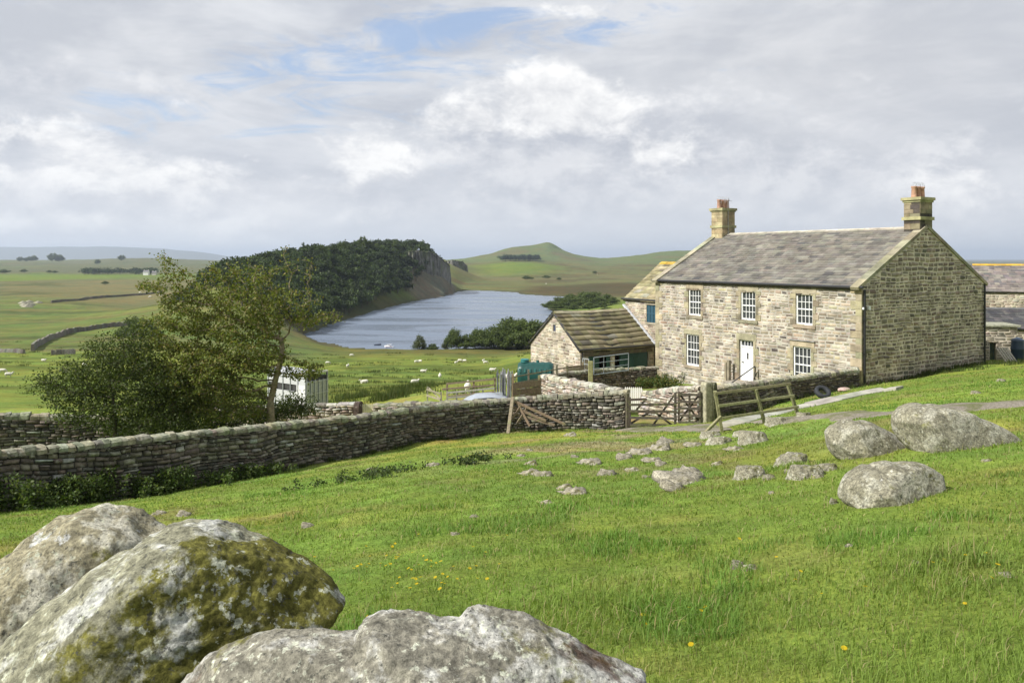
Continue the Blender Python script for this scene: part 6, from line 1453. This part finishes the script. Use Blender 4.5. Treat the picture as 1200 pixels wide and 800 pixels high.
# picket gates
def picket(px0, Y0, px1, Y1, pt, h_, label, n=9, colr=(.78, .77, .7)):
    a = Vector((*W2(px0, Y0), 0)); b = Vector((*W2(px1, Y1), 0)); zt = zat(pt, (Y0+Y1)/2); a.z = b.z = zt-h_; root = empty('picket_gate', a); tag(root, label, 'gate'); d = b-a; nn = Vector((d.y, -d.x, 0)).normalized()
    for i in range(n):
        m = MB(); p = d*(i/(n-1)); t = d.normalized(); w2 = .035
        q = [p-t*w2, p+t*w2, p+t*w2+UP*(h_-.07), p+UP*(h_+.0), p-t*w2+UP*(h_-.07)]; q2 = [v+nn*.02 for v in q]; m.add(q+q2, [(0, 1, 2, 3, 4), (9, 8, 7, 6, 5), (0, 5, 6, 1), (1, 6, 7, 2), (2, 7, 8, 3), (3, 8, 9, 4), (4, 9, 5, 0)], jit(colr, .05)); m.build('picket', M['paint'], root)
    for h in (.2, h_-.22): m = MB(); m.beam(UP*h-nn*.02, d+UP*h-nn*.02, .03, .07, colr); m.build('rail', M['paint'], root)
    return root
picket(733, 35.1, 751.5, 35.0, 453, 1.05, 'small white picket gate between the curving sunlit wall and the pale low wall')
picket(423, 37.6, 437.5, 37.7, 472.5, .85, 'low cream picket gate between the round-topped post and the middle wall', 8, (.72, .68, .5))
# fences in the yard
def zg_(px, Y): return zg(*W2(px, Y))
yb = 41.5; a = W2(524, 41.5); b = W2(580, 41.)
rails('rail_fence', 'brown four-rail timber fence behind the grey car, beside the pasture', 'fence', (a, b), zg(*a)-.1, [(0, 0, zat(448.5, yb)-zg(*a)+.1), (.56, 0, zat(446, yb)-zg(*a)+.1), (1, 0, zat(440.5, yb)-zg(*a)+.1)],
      [(0, zat(449.5, yb)-zg(*a)+.1, 1, zat(442, yb)-zg(*a)+.1), (-.1, zat(456, yb)-zg(*a)+.1, 1, zat(449, yb)-zg(*a)+.1), (0, zat(464, yb)-zg(*a)+.1, 1, zat(457, yb)-zg(*a)+.1)], colr=(.2, .15, .1), seed=5)
yb = 40.0; a = W2(524, 40.); b = W2(580, 39.6); z_ = zg(*a)-.1
rails('rail_fence', 'greyer low timber fence in front of the brown one, directly above the car roof', 'fence', (a, b), z_, [(0, 0, zat(458, yb)-z_), (.2, 0, zat(458, yb)-z_-.1), (.5, 0, zat(456, yb)-z_), (.75, 0, zat(454, yb)-z_), (1, 0, zat(452, yb)-z_)], [(0, zat(460, yb)-z_, 1, zat(453, yb)-z_), (0, zat(466, yb)-z_, 1, zat(460, yb)-z_)], colr=(.26, .25, .2), seed=6, pw=.07)
a = W2(501, 41.5); b = W2(517, 40.6); z_ = zg(*a)
rails('small_gate', 'small pale timber gate leaning at the left end of the yard fence', 'gate', (a, b), z_, [(0, 0, zat(453, 41.5)-z_), (1, 0, zat(459, 40.6)-z_)], [(0, zat(456, 41.5)-z_, 1, zat(461, 40.6)-z_), (0, zat(463, 41.5)-z_, 1, zat(468, 40.6)-z_)], [(0, zat(456, 41)-z_, 1, zat(468, 41)-z_)], (.3, .28, .2), pw=.07, seed=7)
# plank fence
a = W2(601, 38.6); b = W2(634, 39.0); z_ = zg(*a)-.1; h0 = zat(447, 38.6)-z_; h1 = zat(442, 39)-z_
root = rails('plank_fence', 'solid brown plank fence below the green oil tank', 'fence', (a, b), z_, [(0, 0, zat(438, 38.6)-z_), (.93, 0, h1+.1)], [], colr=(.27, .22, .12), pw=.11, seed=8)
d = Vector((b[0]-a[0], b[1]-a[1], 0))
for i in range(6): m = MB(); f = i/6; m.beam(UP*(.12+(h0-.1)*f+.06)+Vector((0, -.07, 0)), d+UP*(.12+(h1-.1)*f+.06)+Vector((0, -.07, 0)), .03, h0/6.6, jit((.15, .115, .07), .15)); m.build('plank', M['wood'], root)
a = W2(601, 41.2); b = W2(665, 42.8); z_ = zg(*a)-.1
rails('rail_fence', 'thin-railed dark fence running past the front of the green tank to the shed', 'fence', (a, b), z_, [(.28, 0, zat(433, 41.6)-z_), (.8, 0, zat(427.5, 42.4)-z_), (1., 0, zat(428, 42.8)-z_)], [(0, zat(441.5, 41.2)-z_, 1, zat(430, 42.8)-z_), (0, zat(449, 41.2)-z_, 1, zat(437, 42.8)-z_)], colr=(.17, .15, .1), pw=.1, rw=(.03, .06), seed=9)
a = W2(664, 43.9); b = W2(684, 44.4); z_ = zg(*a)-.05
root = rails('board_panel', 'short panel of brown boards beside the shed corner, under the dark rail fence', 'fence panel', (a, b), z_, [(0, 0, zat(427.5, 43.9)-z_), (.95, 0, zat(424, 44.4)-z_)], [zat(430, 44)-z_, zat(433, 44)-z_, zat(436.5, 44)-z_], colr=(.24, .19, .12), rw=(.03, .13), seed=10)
m = MB(); p = Vector((*W2(692, 43.4), zg(*W2(692, 43.4)))); m.box((0, 0, .65), (.24, .2, 1.5), colr=(.28, .27, .12)); o = m.build('timber_post', M['wood'], bevel=.015); o.location = (p.x, p.y, zat(423.5, 43.4)-1.38); tag(o, 'thick yellow-green post left of the grey metal gate by the shed', 'post')
# metal gates
def tube_gate(px0, Y0, px1, Y1, t0, t1, h_, n, label, colr=(.32, .36, .38)):
    a = Vector((*W2(px0, Y0), zat(t0, Y0)-h_)); b = Vector((*W2(px1, Y1), zat(t1, Y1)-h_)); root = empty('metal_gate', a); tag(root, label, 'gate'); d = b-a
    m = MB(); m.tube(UP*0, UP*h_, .03, colr=colr); m.tube(d, d+UP*h_, .03, colr=colr); m.tube(UP*h_, d+UP*h_, .028, colr=colr); m.tube(UP*0, d, .028, colr=colr); m.build('frame', M['metal'], root)
    for i in range(1, n): q = UP*(h_*i/n); m = MB(); m.tube(q, d+q, .02, colr=colr, n=6); m.build('bar', M['metal'], root)
    for f in (.28,): m = MB(); m.tube(d*f, d*f+UP*h_, .022, colr=colr, n=6); m.build('upright', M['metal'], root)
    return root
tube_gate(696, 44.2, 736.5, 44.9, 419, 414, .95, 3, 'grey tubular metal gate in front of the shed doors')
tube_gate(683, 45.2, 690, 44.2, 420, 421, .9, 3, 'tiny pale metal gate left of the yellow-green post', (.5, .52, .52))
# stack of hurdles
root = empty('hurdle_stack', (*W2(592, 38.9), zg_(592, 38.9))); tag(root, 'upright bundle of grey metal hurdles stacked beside the plank fence', 'hurdles'); rnd = random.Random(4)
for i in range(9):
    m = MB(); x0 = -.36+i*.09; hh = zat(434+rnd.uniform(-1, 4)+abs(i-3)*.6, 38.9)-root.location.z; ln = rnd.uniform(-.05, .05); y0 = rnd.uniform(-.12, .2); c = jit((.42, .44, .46) if i % 3 else (.25, .25, .25), .2, rnd)
    m.tube((x0, y0, 0), (x0+ln, y0+.05, hh), .028, n=6, colr=c); m.tube((x0+.02, y0+.9, 0), (x0+ln+.02, y0+.95, hh), .028, n=6, colr=c)
    for k in range(5): q = hh*(.12+.2*k); m.tube((x0, y0, q), (x0+.02, y0+.95, q), .018, n=5, colr=c)
    m.build('hurdle', M['metal'], root)
m = MB(); m.box((-.3, -.1, 1.28), (.35, .2, .14), colr=(.55, .58, .6)); m.build('bracket', M['metal'], root)
# ------------------------------------------------------------------ oil tank
def oil_tank():
    Yk = 44.3; x = u_(628)*Yk; z0 = zg(x, Yk); root = empty('oil_tank', (x, Yk, z0)); tag(root, 'green ribbed plastic oil tank left of the stone shed', 'tank'); zt = zat(423.5, Yk)-z0; L = 1.95; wd = 1.15; Hh_ = 1.35; zb_ = zt-Hh_
    c = (.01, .06, .05); m = MB(); prof = [(-.5, 0), (-.58, .2), (-.58, .55), (-.5, .78), (-.32, .95), (0, 1.0), (.32, .95), (.5, .78), (.58, .55), (.58, .2), (.5, 0)]; rings = []
    for k in range(17):
        f = k/16; xx = (f-.5)*L; rib = .985+.015*math.cos(f*math.pi*14); e = 1 if 0 < k < 16 else .86; rings.append([Vector((xx, p*wd*rib*e, zb_+Hh_*(.02+(q-.02)*rib*(1 if e == 1 else .93)))) for p, q in prof])
    m.loft(rings, c, smooth=True); o = m.build('tank_body', M['plastic'], root)
    for k in range(7):
        m = MB(); xx = (k+.5)/7*L-L/2
        for sg in (-1,): m.loft([[Vector((xx+dx, sg*wd*p, zb_+Hh_*q)) for dx in (-.05, .05)]+[Vector((xx+.05, sg*wd*(p+.012), zb_+Hh_*(q+.01))), Vector((xx-.05, sg*wd*(p+.012), zb_+Hh_*(q+.01)))] for p, q in ((.575, .6), (.515, .76))], (.02, .11, .095), smooth=False)
        m.build('rib', M['plastic'], root)
    m = MB(); m.tube((-.62, 0, zt-.03), (-.62, 0, zt+.1), .24, .22, n=18, colr=(.02, .14, .13)); m.tube((-.62, 0, zt+.1), (-.62, 0, zt+.14), .26, .2, n=18, colr=(.02, .16, .15)); m.build('lid', M['plastic'], root)
    m = MB(); m.tube((.1, 0, zt-.03), (.1, 0, zt+.07), .08, n=12, colr=(.02, .12, .11)); m.build('filler_cap', M['plastic'], root)
    m = MB()
    for sx in (-.7, .7): m.box((sx, 0, zb_/2), (.3, 1.1, max(zb_, .1)), colr=(.35, .34, .32))
    m2 = MB(); m2.box((-.7, 0, zb_/2-.1), (.3, 1.1, zb_+.2), colr=(.35, .34, .32)); m2.build('block_pier', M['house_stone'], root); m2 = MB(); m2.box((.7, 0, zb_/2-.1), (.3, 1.1, zb_+.2), colr=(.35, .34, .32)); m2.build('block_pier', M['house_stone'], root)
    root.rotation_euler = (0, 0, -.12)
oil_tank()
# ------------------------------------------------------------------ parked car (its roof shows over the wall)
def car():
    Yc = 38.9; x = u_(566)*Yc; z0 = zg(x, Yc); root = empty('parked_car', (x, Yc, z0)); tag(root, 'silver-grey parked car behind the middle wall, only its pale roof showing', 'car'); zt = zat(461.5, Yc)-z0; S = zt/1.5
    body = [(-2.1, .35), (-2.15, .6), (-2.05, .85), (-1.2, .98), (-.75, 1.3), (-.35, 1.46), (.4, 1.5), (1.1, 1.42), (1.75, 1.0), (2.05, .92), (2.1, .6), (2.05, .35)]; m = MB(); rings = []
    for yy, k in ((-.86, .86), (-.8, .97), (-.6, 1), (0, 1.015), (.6, 1), (.8, .97), (.86, .86)):
        rings.append([Vector((px, yy*(1 if pz < 1 else .84), .3+(pz-.3)*k)) for px, pz in body])
    m.loft(rings, (.33, .36, .4), smooth=True); o = m.build('body', M['plastic'], root)
    for sg in (-1, 1):
        m = MB(); q = [(-1.05, 1.0), (-.68, 1.28), (-.3, 1.4), (.4, 1.43), (1.05, 1.35), (1.5, 1.02)]; a = [Vector((p, sg*(.85 if z < 1.1 else .735), z)) for p, z in q]; b = [v-Vector((0, sg*.04, 0)) for v in a]; n = len(q); m.add(a+b, [tuple(range(n)), tuple(range(2*n-1, n-1, -1))]+[(i, (i+1) % n, n+(i+1) % n, n+i) for i in range(n)], (.02, .02, .02)); m.build('side_window', M['glass'], root)
    for wx in (-1.3, 1.3):
        for sg in (-1, 1):
            m = MB(); m.tube((wx, sg*.68, .32), (wx, sg*.88, .32), .32, n=20, colr=(.02, .02, .02)); w_ = m.build('wheel', M['rubber'], root); m = MB(); m.tube((wx, sg*.87, .32), (wx, sg*.895, .32), .19, n=16, colr=(.4, .4, .42)); m.build('rim', M['metal'], w_)
    root.scale = (S, S, S); root.rotation_euler = (0, 0, R(6))
car()
# ------------------------------------------------------------------ livestock trailer
def trailer():
    Yc = 45.; p = Vector((*W2(384, Yc), 0)); z0 = zg(p.x, p.y); root = empty('livestock_trailer', (p.x, p.y, z0)); tag(root, 'white and grey livestock trailer with slatted tail ramp, partly hidden by the tree', 'trailer')
    zt = zat(433, Yc)-z0; zf = zat(472, Yc)-z0; Hh_ = zt-zf; L = 3.2; Wd = 1.6; ang = R(198)   # length runs back-left from the tail end
    # tail face: from (0,0) along tdir; sides along ldir
    ld = Vector((-.93, .2, 0)).normalized(); td = Vector((-.2, -.93, 0)).normalized(); ld = Vector((-.97, -.1, 0)).normalized(); td = Vector((-.62, -.78, 0)).normalized()*1.0; nrm = Vector((.1, -.97, 0)).normalized()
    td = Vector((-.1*-1, .97, 0)).normalized()*-1   # towards the camera
    td = Vector((-.55, -.83, 0)).normalized(); ld = Vector((-.83, .55, 0)).normalized()
    tail = Face(td*0+UP*0, td, Vector((.83, -.55, 0))); side = Face(td*Wd, ld, -Vector((.55, .83, 0)))
    wht = (.5, .51, .52); gr = (.34, .36, .38)
    m = MB(); side.box(m, 0, L, zf, zf+Hh_*.42, -.04, 0, wht); side.box(m, 0, L, zf+Hh_*.62, zf+Hh_*.8, -.04, 0, wht); side.box(m, .0, .75, zf+.02, zf+Hh_*.62, -.03, .012, (.66, .66, .66))
    side.box(m, 0, L, zf+Hh_*.8+.04, zf+Hh_*.86+.04, -.04, 0, wht)
    m.build('side_panel', M['paint'], root)
    m = MB(); far_ = Face(ld*0, ld, Vector((.55, .83, 0))); far_.box(m, 0, L, zf, zf+Hh_*.8, -.04, 0, wht); m.build('side_panel', M['paint'], root)
    for k in range(6): m = MB(); side.box(m, k*L/5.2, k*L/5.2+.05, zf, zt-.06, 0, .03, gr); m.build('side_rib', M['metal'], root)
    m = MB(); side.box(m, .06, L-.06, zf+.02, zf+Hh_*.85, -Wd+.06, -.06, (.05, .05, .05)); m.build('dark_interior', M['rubber'], root)  # near-black box added so the gaps read as shade inside
    m = MB(); rings = []
    for k in range(9):
        f = k/8; rings.append([ld*s+td*(Wd*f)+UP*(zt-.1+.16*math.sin(math.pi*f)+dz) for s, dz in ((0, 0), (L, 0), (L, -.04), (0, -.04))])
    m.loft(rings, (.4, .41, .42)); m.build('roof', M['paint'], root)
    ramp = MB(); tail.box(ramp, 0, Wd, zf-.0, zf+Hh_*.74, -.03, 0, (.36, .39, .42)); ro = ramp.build('tail_ramp', M['metal'], root)
    for k in range(6): m = MB(); tail.box(m, .02+k*(Wd-.1)/5, .08+k*(Wd-.1)/5, zf, zf+Hh_*.76, .002, .05, (.5, .53, .57)); m.build('rib', M['metal'], ro)
    for h in (.05, .35, .7): m = MB(); tail.box(m, 0, Wd, zf+Hh_*h, zf+Hh_*h+.04, .052, .07, (.5, .53, .57)); m.build('cross_bar', M['metal'], ro)
    m = MB()
    for a_, b_ in ((0, .06), (Wd-.06, Wd)): tail.box(m, a_, b_, zf-.1, zt-.05, -.08, .04, gr)
    tail.box(m, 0, Wd, zt-.1, zt-.02, -.08, .03, (.7, .7, .72)); m.build('tail_frame', M['metal'], root)
    for s_ in (1.5, 2.2):
        for q in (0.12, Wd-.12): m = MB(); c0 = ld*s_+td*q+UP*(.33); m.tube(c0-td*.1, c0+td*.1, .33, n=20, colr=(.02, .02, .02)); w_ = m.build('wheel', M['rubber'], root); m = MB(); m.tube(c0+td*.1, c0+td*.12, .18, n=14, colr=(.45, .45, .46)); m.build('rim', M['metal'], w_)
    m = MB(); side.box(m, -.02, L+.02, zf-.1, zf-.002, -Wd, .01, gr); m.beam(ld*L+td*Wd/2+UP*(zf-.1), ld*(L+1.1)+td*Wd/2+UP*(.45), .1, .1, gr); m.build('chassis', M['metal'], root)
trailer()
# ------------------------------------------------------------------ water butt, pallet, tyre, sack
p = Vector((*W2(1192.5, 43.6), 0)); z0 = zg(p.x, p.y); root = empty('water_butt', (p.x, p.y, z0)); zt = zat(395.5, 43.6)-z0; tag(root, 'dark blue plastic water butt with domed lid at the right edge', 'water butt'); c = (.02, .04, .07)
m = MB(); rr = [(0, .26), (.02, .29), (.2*zt, .31), (.5*zt, .33), (.52*zt, .345), (.55*zt, .33), (.8*zt, .31), (.86*zt, .30)]; m.loft([[Vector((r_*math.cos(t), r_*math.sin(t), z)) for t in np.linspace(0, 2*math.pi, 24, endpoint=False)] for z, r_ in rr], c); m.build('barrel', M['plastic'], root)
m = MB(); rr = [(.86*zt, .335), (.9*zt, .33), (.96*zt, .22), (1.0*zt, .1), (1.02*zt, .02)]; m.loft([[Vector((r_*math.cos(t), r_*math.sin(t), z)) for t in np.linspace(0, 2*math.pi, 24, endpoint=False)] for z, r_ in rr], (.04, .06, .09)); m.build('lid', M['plastic'], root)
root = empty('pallet', (*W2(1184, 43.3), zg_(1184, 43.3))); tag(root, 'weathered grey pallet leaning beside the dark blue water butt', 'pallet'); rnd = random.Random(2); hh = zat(408, 43.3)-root.location.z
for i in range(5): m = MB(); x = -.32+i*.14; m.beam((x, -.2, .02), (x-.28, .28, hh), .08, .025, jit((.42, .39, .33), .1, rnd), up=(0, -1, .3)); m.build('slat', M['wood'], root)
for f in (.1, .5, .88): m = MB(); m.beam((-.38-.28*f, -.2+.48*f+.06, hh*f), (.30-.28*f, -.2+.48*f+.06, hh*f), .07, .07, (.36, .33, .27)); m.build('bearer', M['wood'], root)
p = H2(967, 466, 20); bm = bmesh.new(); mt = MB(); n1, n2 = 28, 12; rg_ = []
vs_ = []; fs_ = []
for i in range(n1):
    a = 2*math.pi*i/n1
    for j in range(n2): b_ = 2*math.pi*j/n2; r_ = .235+.085*math.cos(b_); zz = .10*math.copysign(abs(math.sin(b_))**.7, math.sin(b_)); tr_ = .006*(i % 2)*(math.cos(b_) > .3); vs_.append(((r_+tr_)*math.cos(a), (r_+tr_)*math.sin(a), zz))
for i in range(n1):
    for j in range(n2): fs_.append((i*n2+j, ((i+1) % n1)*n2+j, ((i+1) % n1)*n2+(j+1) % n2, i*n2+(j+1) % n2))
mt.add(vs_, fs_, (.03, .032, .036), True); o = mt.build('tyre', M['rubber']); o.location = p+Vector((0, .25, .18)); o.rotation_euler = (R(38), 0, R(5)); tag(o, 'old black tyre lying on the grass below the front garden wall', 'tyre'); bm.free()
D, T = ico(3); q = D*np.array([.28, .2, .09]); q += D*(.05*fbm(D[:, 0]*2, D[:, 1]*2, D[:, 2]*2, 3))[:, None]; p = H2(989, 458, 20)
o = np_mesh('feed_sack', q, T, M['wood'], C=np.tile([.45, .32, .28], (len(T), 1)), smooth=True, loc=p+UP*.06); tag(o, 'crumpled pinkish feed sack on the grass between the tyre and the house corner', 'sack')
# ------------------------------------------------------------------ sheep
def sheep_mesh(name, pose):
    m = MB(); W_ = (.66, .63, .54); D_ = (.6, .57, .5)
    n = 14
    def ell(path, rad, c, sm=True):
        rings = []
        for k, (p, r_) in enumerate(zip(path, rad)):
            p = Vector(p); t = (Vector(path[min(k+1, len(path)-1)])-Vector(path[max(k-1, 0)])).normalized(); a = t.cross(UP); a = a.normalized() if a.length > .01 else Vector((0, 1, 0)); b = a.cross(t)
            rings.append([p+a*(r_[0]*math.cos(q))+b*(r_[1]*math.sin(q)) for q in np.linspace(0, 2*math.pi, n, endpoint=False)])
        m.loft(rings, c, smooth=sm)
    z = .62 if pose != 'lie' else .3
    hd = {'graze': [(.5, 0, z+.02), (.66, 0, z-.1), (.78, 0, z-.3), (.84, 0, z-.46), (.88, 0, z-.54)], 'stand': [(.45, 0, z+.05), (.6, 0, z+.2), (.68, 0, z+.3), (.8, 0, z+.27), (.9, 0, z+.2)], 'lie': [(.45, 0, z+.05), (.58, 0, z+.2), (.66, 0, z+.28), (.78, 0, z+.25), (.86, 0, z+.18)]}[pose]
    body = [(-.58, 0, z+.02), (-.53, 0, z+.02), (-.35, 0, z+.03), (0, 0, z), (.3, 0, z), (.48, 0, z+.02)]
    ell(body+[hd[1]], [(.05, .08), (.2, .2), (.27, .27), (.28, .29), (.26, .27), (.19, .2), (.11, .12)], W_)
    ell(hd[1:], [(.1, .11), (.085, .1), (.075, .09), (.045, .055)], D_)
    for s in (-1, 1): e = Vector(hd[2]); m.tube(e+Vector((0, .07*s, .03)), e+Vector((-.02, .17*s, .02)), .03, .012, n=6, colr=D_)
    if pose != 'lie':
        for x, y in ((-.38, .13), (-.38, -.13), (.33, .12), (.33, -.12)):
            back = x < 0; m.tube((x, y, z-.1), (x+(-.05 if back else .0), y, .3), .07, .04, n=8, colr=W_); m.tube((x+(-.05 if back else 0), y, .31), (x+(.0 if back else .01), y, .0), .035, .028, n=8, colr=(.3, .27, .22))
    else:
        for x, y in ((-.3, .2), (-.3, -.2), (.35, .16), (.35, -.16)): m.tube((x, y, .12), (x+.22, y, .05), .06, .04, n=8, colr=W_)
    m.tube((-.56, 0, z+.05), (-.62, 0, z-.18), .04, .03, n=6, colr=W_)
    o = m.build(name, M['wool']); rm = o.modifiers.new('remesh', 'REMESH'); rm.mode = 'VOXEL'; rm.voxel_size = .03; rm.use_smooth_shade = True
    dg = bpy.context.evaluated_depsgraph_get(); me2 = bpy.data.meshes.new_from_object(o.evaluated_get(dg)); o.modifiers.clear(); o.data = me2
    if not me2.materials: me2.materials.append(M['wool'])
    a = me2.color_attributes.get('Col') or me2.color_attributes.new('Col', 'FLOAT_COLOR', 'POINT')
    if a.domain == 'POINT':
        co = np.empty(len(me2.vertices)*3); me2.vertices.foreach_get('co', co); co = co.reshape(-1, 3); hd2 = np.array(hd[2]); head = (np.linalg.norm(co-hd2, axis=1) < .2) & (co[:, 0] > hd2[0]-.08); leg = (co[:, 2] < .3) & (pose != 'lie')
        c = np.tile([.66, .63, .54, 1], (len(co), 1)); c[head & (co[:, 0] > hd2[0])] = (.5, .47, .42, 1); c[leg & (co[:, 0] < .5)] = (.32, .29, .24, 1); a.data.foreach_set('color', c.astype(np.float32).ravel())
    return o
bpy.context.view_layer.update()
protos = {k: sheep_mesh('sheep', k) for k in ('graze', 'stand', 'lie')}; used_s = set()
SHP = [(384, 427, 'graze', 10), (407.5, 431, 'stand', 80), (427, 449, 'lie', 200), (488, 426, 'graze', 40), (492.5, 425, 'graze', 150), (496, 436, 'lie', 0), (466, 0, '', 0), (486, 449, 'lie', 30), (515.5, 444, 'stand', 95), (534.5, 427, 'stand', 60), (539, 424.5, 'graze', 0), (544.5, 424.5, 'graze', 160), (566.5, 424.5, 'stand', 70), (569, 427, 'graze', 20), (577, 434.5, 'lie', 0),
       (548, 461, 'stand', 90), (3, 437, 'graze', 10), (10, 442, 'stand', 20), (51, 423, 'lie', 0), (99, 430, 'graze', 90), (412, 418, 'graze', 10), (597, 446, 'lie', 20)]
SHP = [s for s in SHP if s[2]]; SHP.sort(); ri = random.Random(9)
word = {'graze': 'grazing', 'stand': 'standing', 'lie': 'resting'}
for i, (px, py, po, rz) in enumerate(SHP):
    if po in used_s: o = protos[po].copy(); col.objects.link(o)
    else: o = protos[po]; used_s.add(po)
    p = hit(px, py, 42, 300); o.location = p-UP*.01; o.rotation_euler = (0, 0, R(rz)); s = .72*ri.uniform(.95, 1.15); o.scale = (s, s, s)
    tag(o, 'white sheep %s in the pasture, %s from the left of the near flock' % (word[po], ordinal(i)), 'sheep', 'sheep in the pasture beyond the walls')
FS = [(164, 344), (172, 343), (176, 349), (200, 346), (188, 347), (640, 333), (700, 322)]
for i, (px, py) in enumerate(FS):
    o = protos['graze'].copy(); col.objects.link(o); p = hit(px, py, 300, 1600); o.location = p; o.rotation_euler = (0, 0, i*1.7); s = 1.6 if px < 300 else 1.3; o.scale = (s, s, s)
    tag(o, '%s tiny distant sheep from the left on the far slopes' % ordinal(sorted(FS).index((px, py))), 'sheep', 'tiny sheep on the far slopes')
# ------------------------------------------------------------------ boats
def boat(name, label, px, py, L, Wd, cabin, rz, c):
    Y = CZ*F/(py-HY); root = empty(name, (u_(px)*Y, Y, 0)); tag(root, label, 'boat'); m = MB(); rings = []
    for k in range(9):
        f = k/8; x = (f-.5)*L; w_ = Wd/2*(math.sin(math.pi*min(.5+.5*(1-f)*1.4, 1)*.5)**.6 if f > .3 else .92)*(1-max(0, f-.45)**2*3.0); w_ = max(w_, .03); h_ = .42+.25*f*f
        rings.append([Vector((x, -w_, h_)), Vector((x, -w_*.8, .02)), Vector((x, 0, -.12)), Vector((x, w_*.8, .02)), Vector((x, w_, h_)), Vector((x, w_*.86, h_-.02)), Vector((x, 0, h_-(.08 if cabin else .25))), Vector((x, -w_*.86, h_-.02))])
    m.loft(rings, c); m.build('hull', M['paint'], root)
    if cabin:
        m = MB(); m.box((.1*L, 0, .72), (.42*L, Wd*.66, .5), colr=(.8, .8, .8), taper=.86); m.box((-.12*L, 0, 1.02), (.3*L, Wd*.7, .06), colr=(.75, .75, .76)); cb = m.build('cabin', M['paint'], root, bevel=.03)
        m = MB(); m.box((.1*L, 0, .78), (.36*L, Wd*.69, .2), colr=(.03, .03, .04), taper=.94); m.build('window', M['glass'], cb)
        m = MB(); m.box((0, 0, .33), (L*.8, Wd*1.0, .06), colr=(.3, .05, .06)); m.build('stripe', M['paint'], root)
        m = MB(); m.tube((-.05*L, 0, 1.0), (-.05*L, 0, 1.6), .02, n=5, colr=(.6, .6, .6)); m.build('mast', M['metal'], root)
    else:
        for x in (-.2, .15): m = MB(); m.box((x*L, 0, .34), (.18, Wd*.8, .04), colr=(.15, .12, .1)); m.build('seat', M['wood'], root)
    root.rotation_euler = (0, 0, rz)
boat('cabin_boat', 'small white cabin boat moored at the near edge of the lake', 456, 407, 3.2, 1.4, True, R(170), (.75, .75, .77))
boat('rowing_boat', 'tiny dark rowing boat left of the white cabin boat', 442.5, 404.5, 2.4, 1.1, False, R(10), (.06, .07, .1))
# ------------------------------------------------------------------ far farmhouse and crag outcrop
def far_house(px, Y, L, Wd, h_, label, wall=(.75, .74, .7), roof=(.16, .15, .16)):
    x = u_(px)*Y; root = empty('distant_farmhouse', (x, Y, zg(x, Y))); tag(root, label, 'house'); m = MB(); m.box((0, 0, h_/2-.5), (L, Wd, h_+1), colr=wall); m.add([(-L/2, -Wd/2, h_), (-L/2, Wd/2, h_), (-L/2, 0, h_+Wd*.4)], [(0, 1, 2)], wall); m.add([(L/2, -Wd/2, h_), (L/2, Wd/2, h_), (L/2, 0, h_+Wd*.4)], [(0, 1, 2)], wall); wl = m.build('wall', M['paint'], root)
    m = MB()
    for s in (-1, 1): q = [Vector((-L/2-.3, s*(Wd/2+.3), h_-.1)), Vector((L/2+.3, s*(Wd/2+.3), h_-.1)), Vector((L/2+.3, 0, h_+Wd*.42)), Vector((-L/2-.3, 0, h_+Wd*.42))]; q2 = [v+UP*.2 for v in q]; m.add(q+q2, [(0, 1, 2, 3), (4, 5, 6, 7), (0, 1, 5, 4), (1, 2, 6, 5), (3, 0, 4, 7)], roof)
    rf_ = m.build('roof', M['slate'], root)
    for cx in (-L/2+.8, L/2-.8): m = MB(); m.box((cx, 0, h_+Wd*.42+.5), (1.1, .9, 1.8), colr=(.5, .48, .42)); m.build('chimney', M['house_stone'], rf_)
    for k in range(3): m = MB(); m.box((-L*.3+k*L*.3, -Wd/2-.02, h_*.65), (1., .08, 1.3), colr=(.04, .04, .05)); m.build('window', M['glass'], root)
far_house(171.5, 1395, 9, 6, 6, 'tiny white farmhouse at the right end of the distant dark wood')
far_house(181, 1405, 7, 5, 4.5, 'low pale outbuilding right of the tiny white farmhouse', (.5, .47, .42))
rs = random.Random(8); cents = [hit(35+rs.uniform(-9, 9), 357+rs.uniform(-3, 3), 100, 900) for _ in range(16)]
cents.sort(key=lambda v: v.x/v.y)
for i, p in enumerate(cents):
    s = rs.uniform(.8, 2.); rock('rock_outcrop', p-UP*s*.25, [(-.4, -.6, .7, s*.7), (.5, -.6, .5, s*.6), (0, .8, .5, s), (0, 0, -1, s)], M['rock'], '%s grey rock from the left in the outcrop on the left hillside' % ordinal(i), cat='rock', sub=3, amp=s*.15, fs=1/s, seed=i, group='grey rocks of the hillside outcrop', fine=.02)
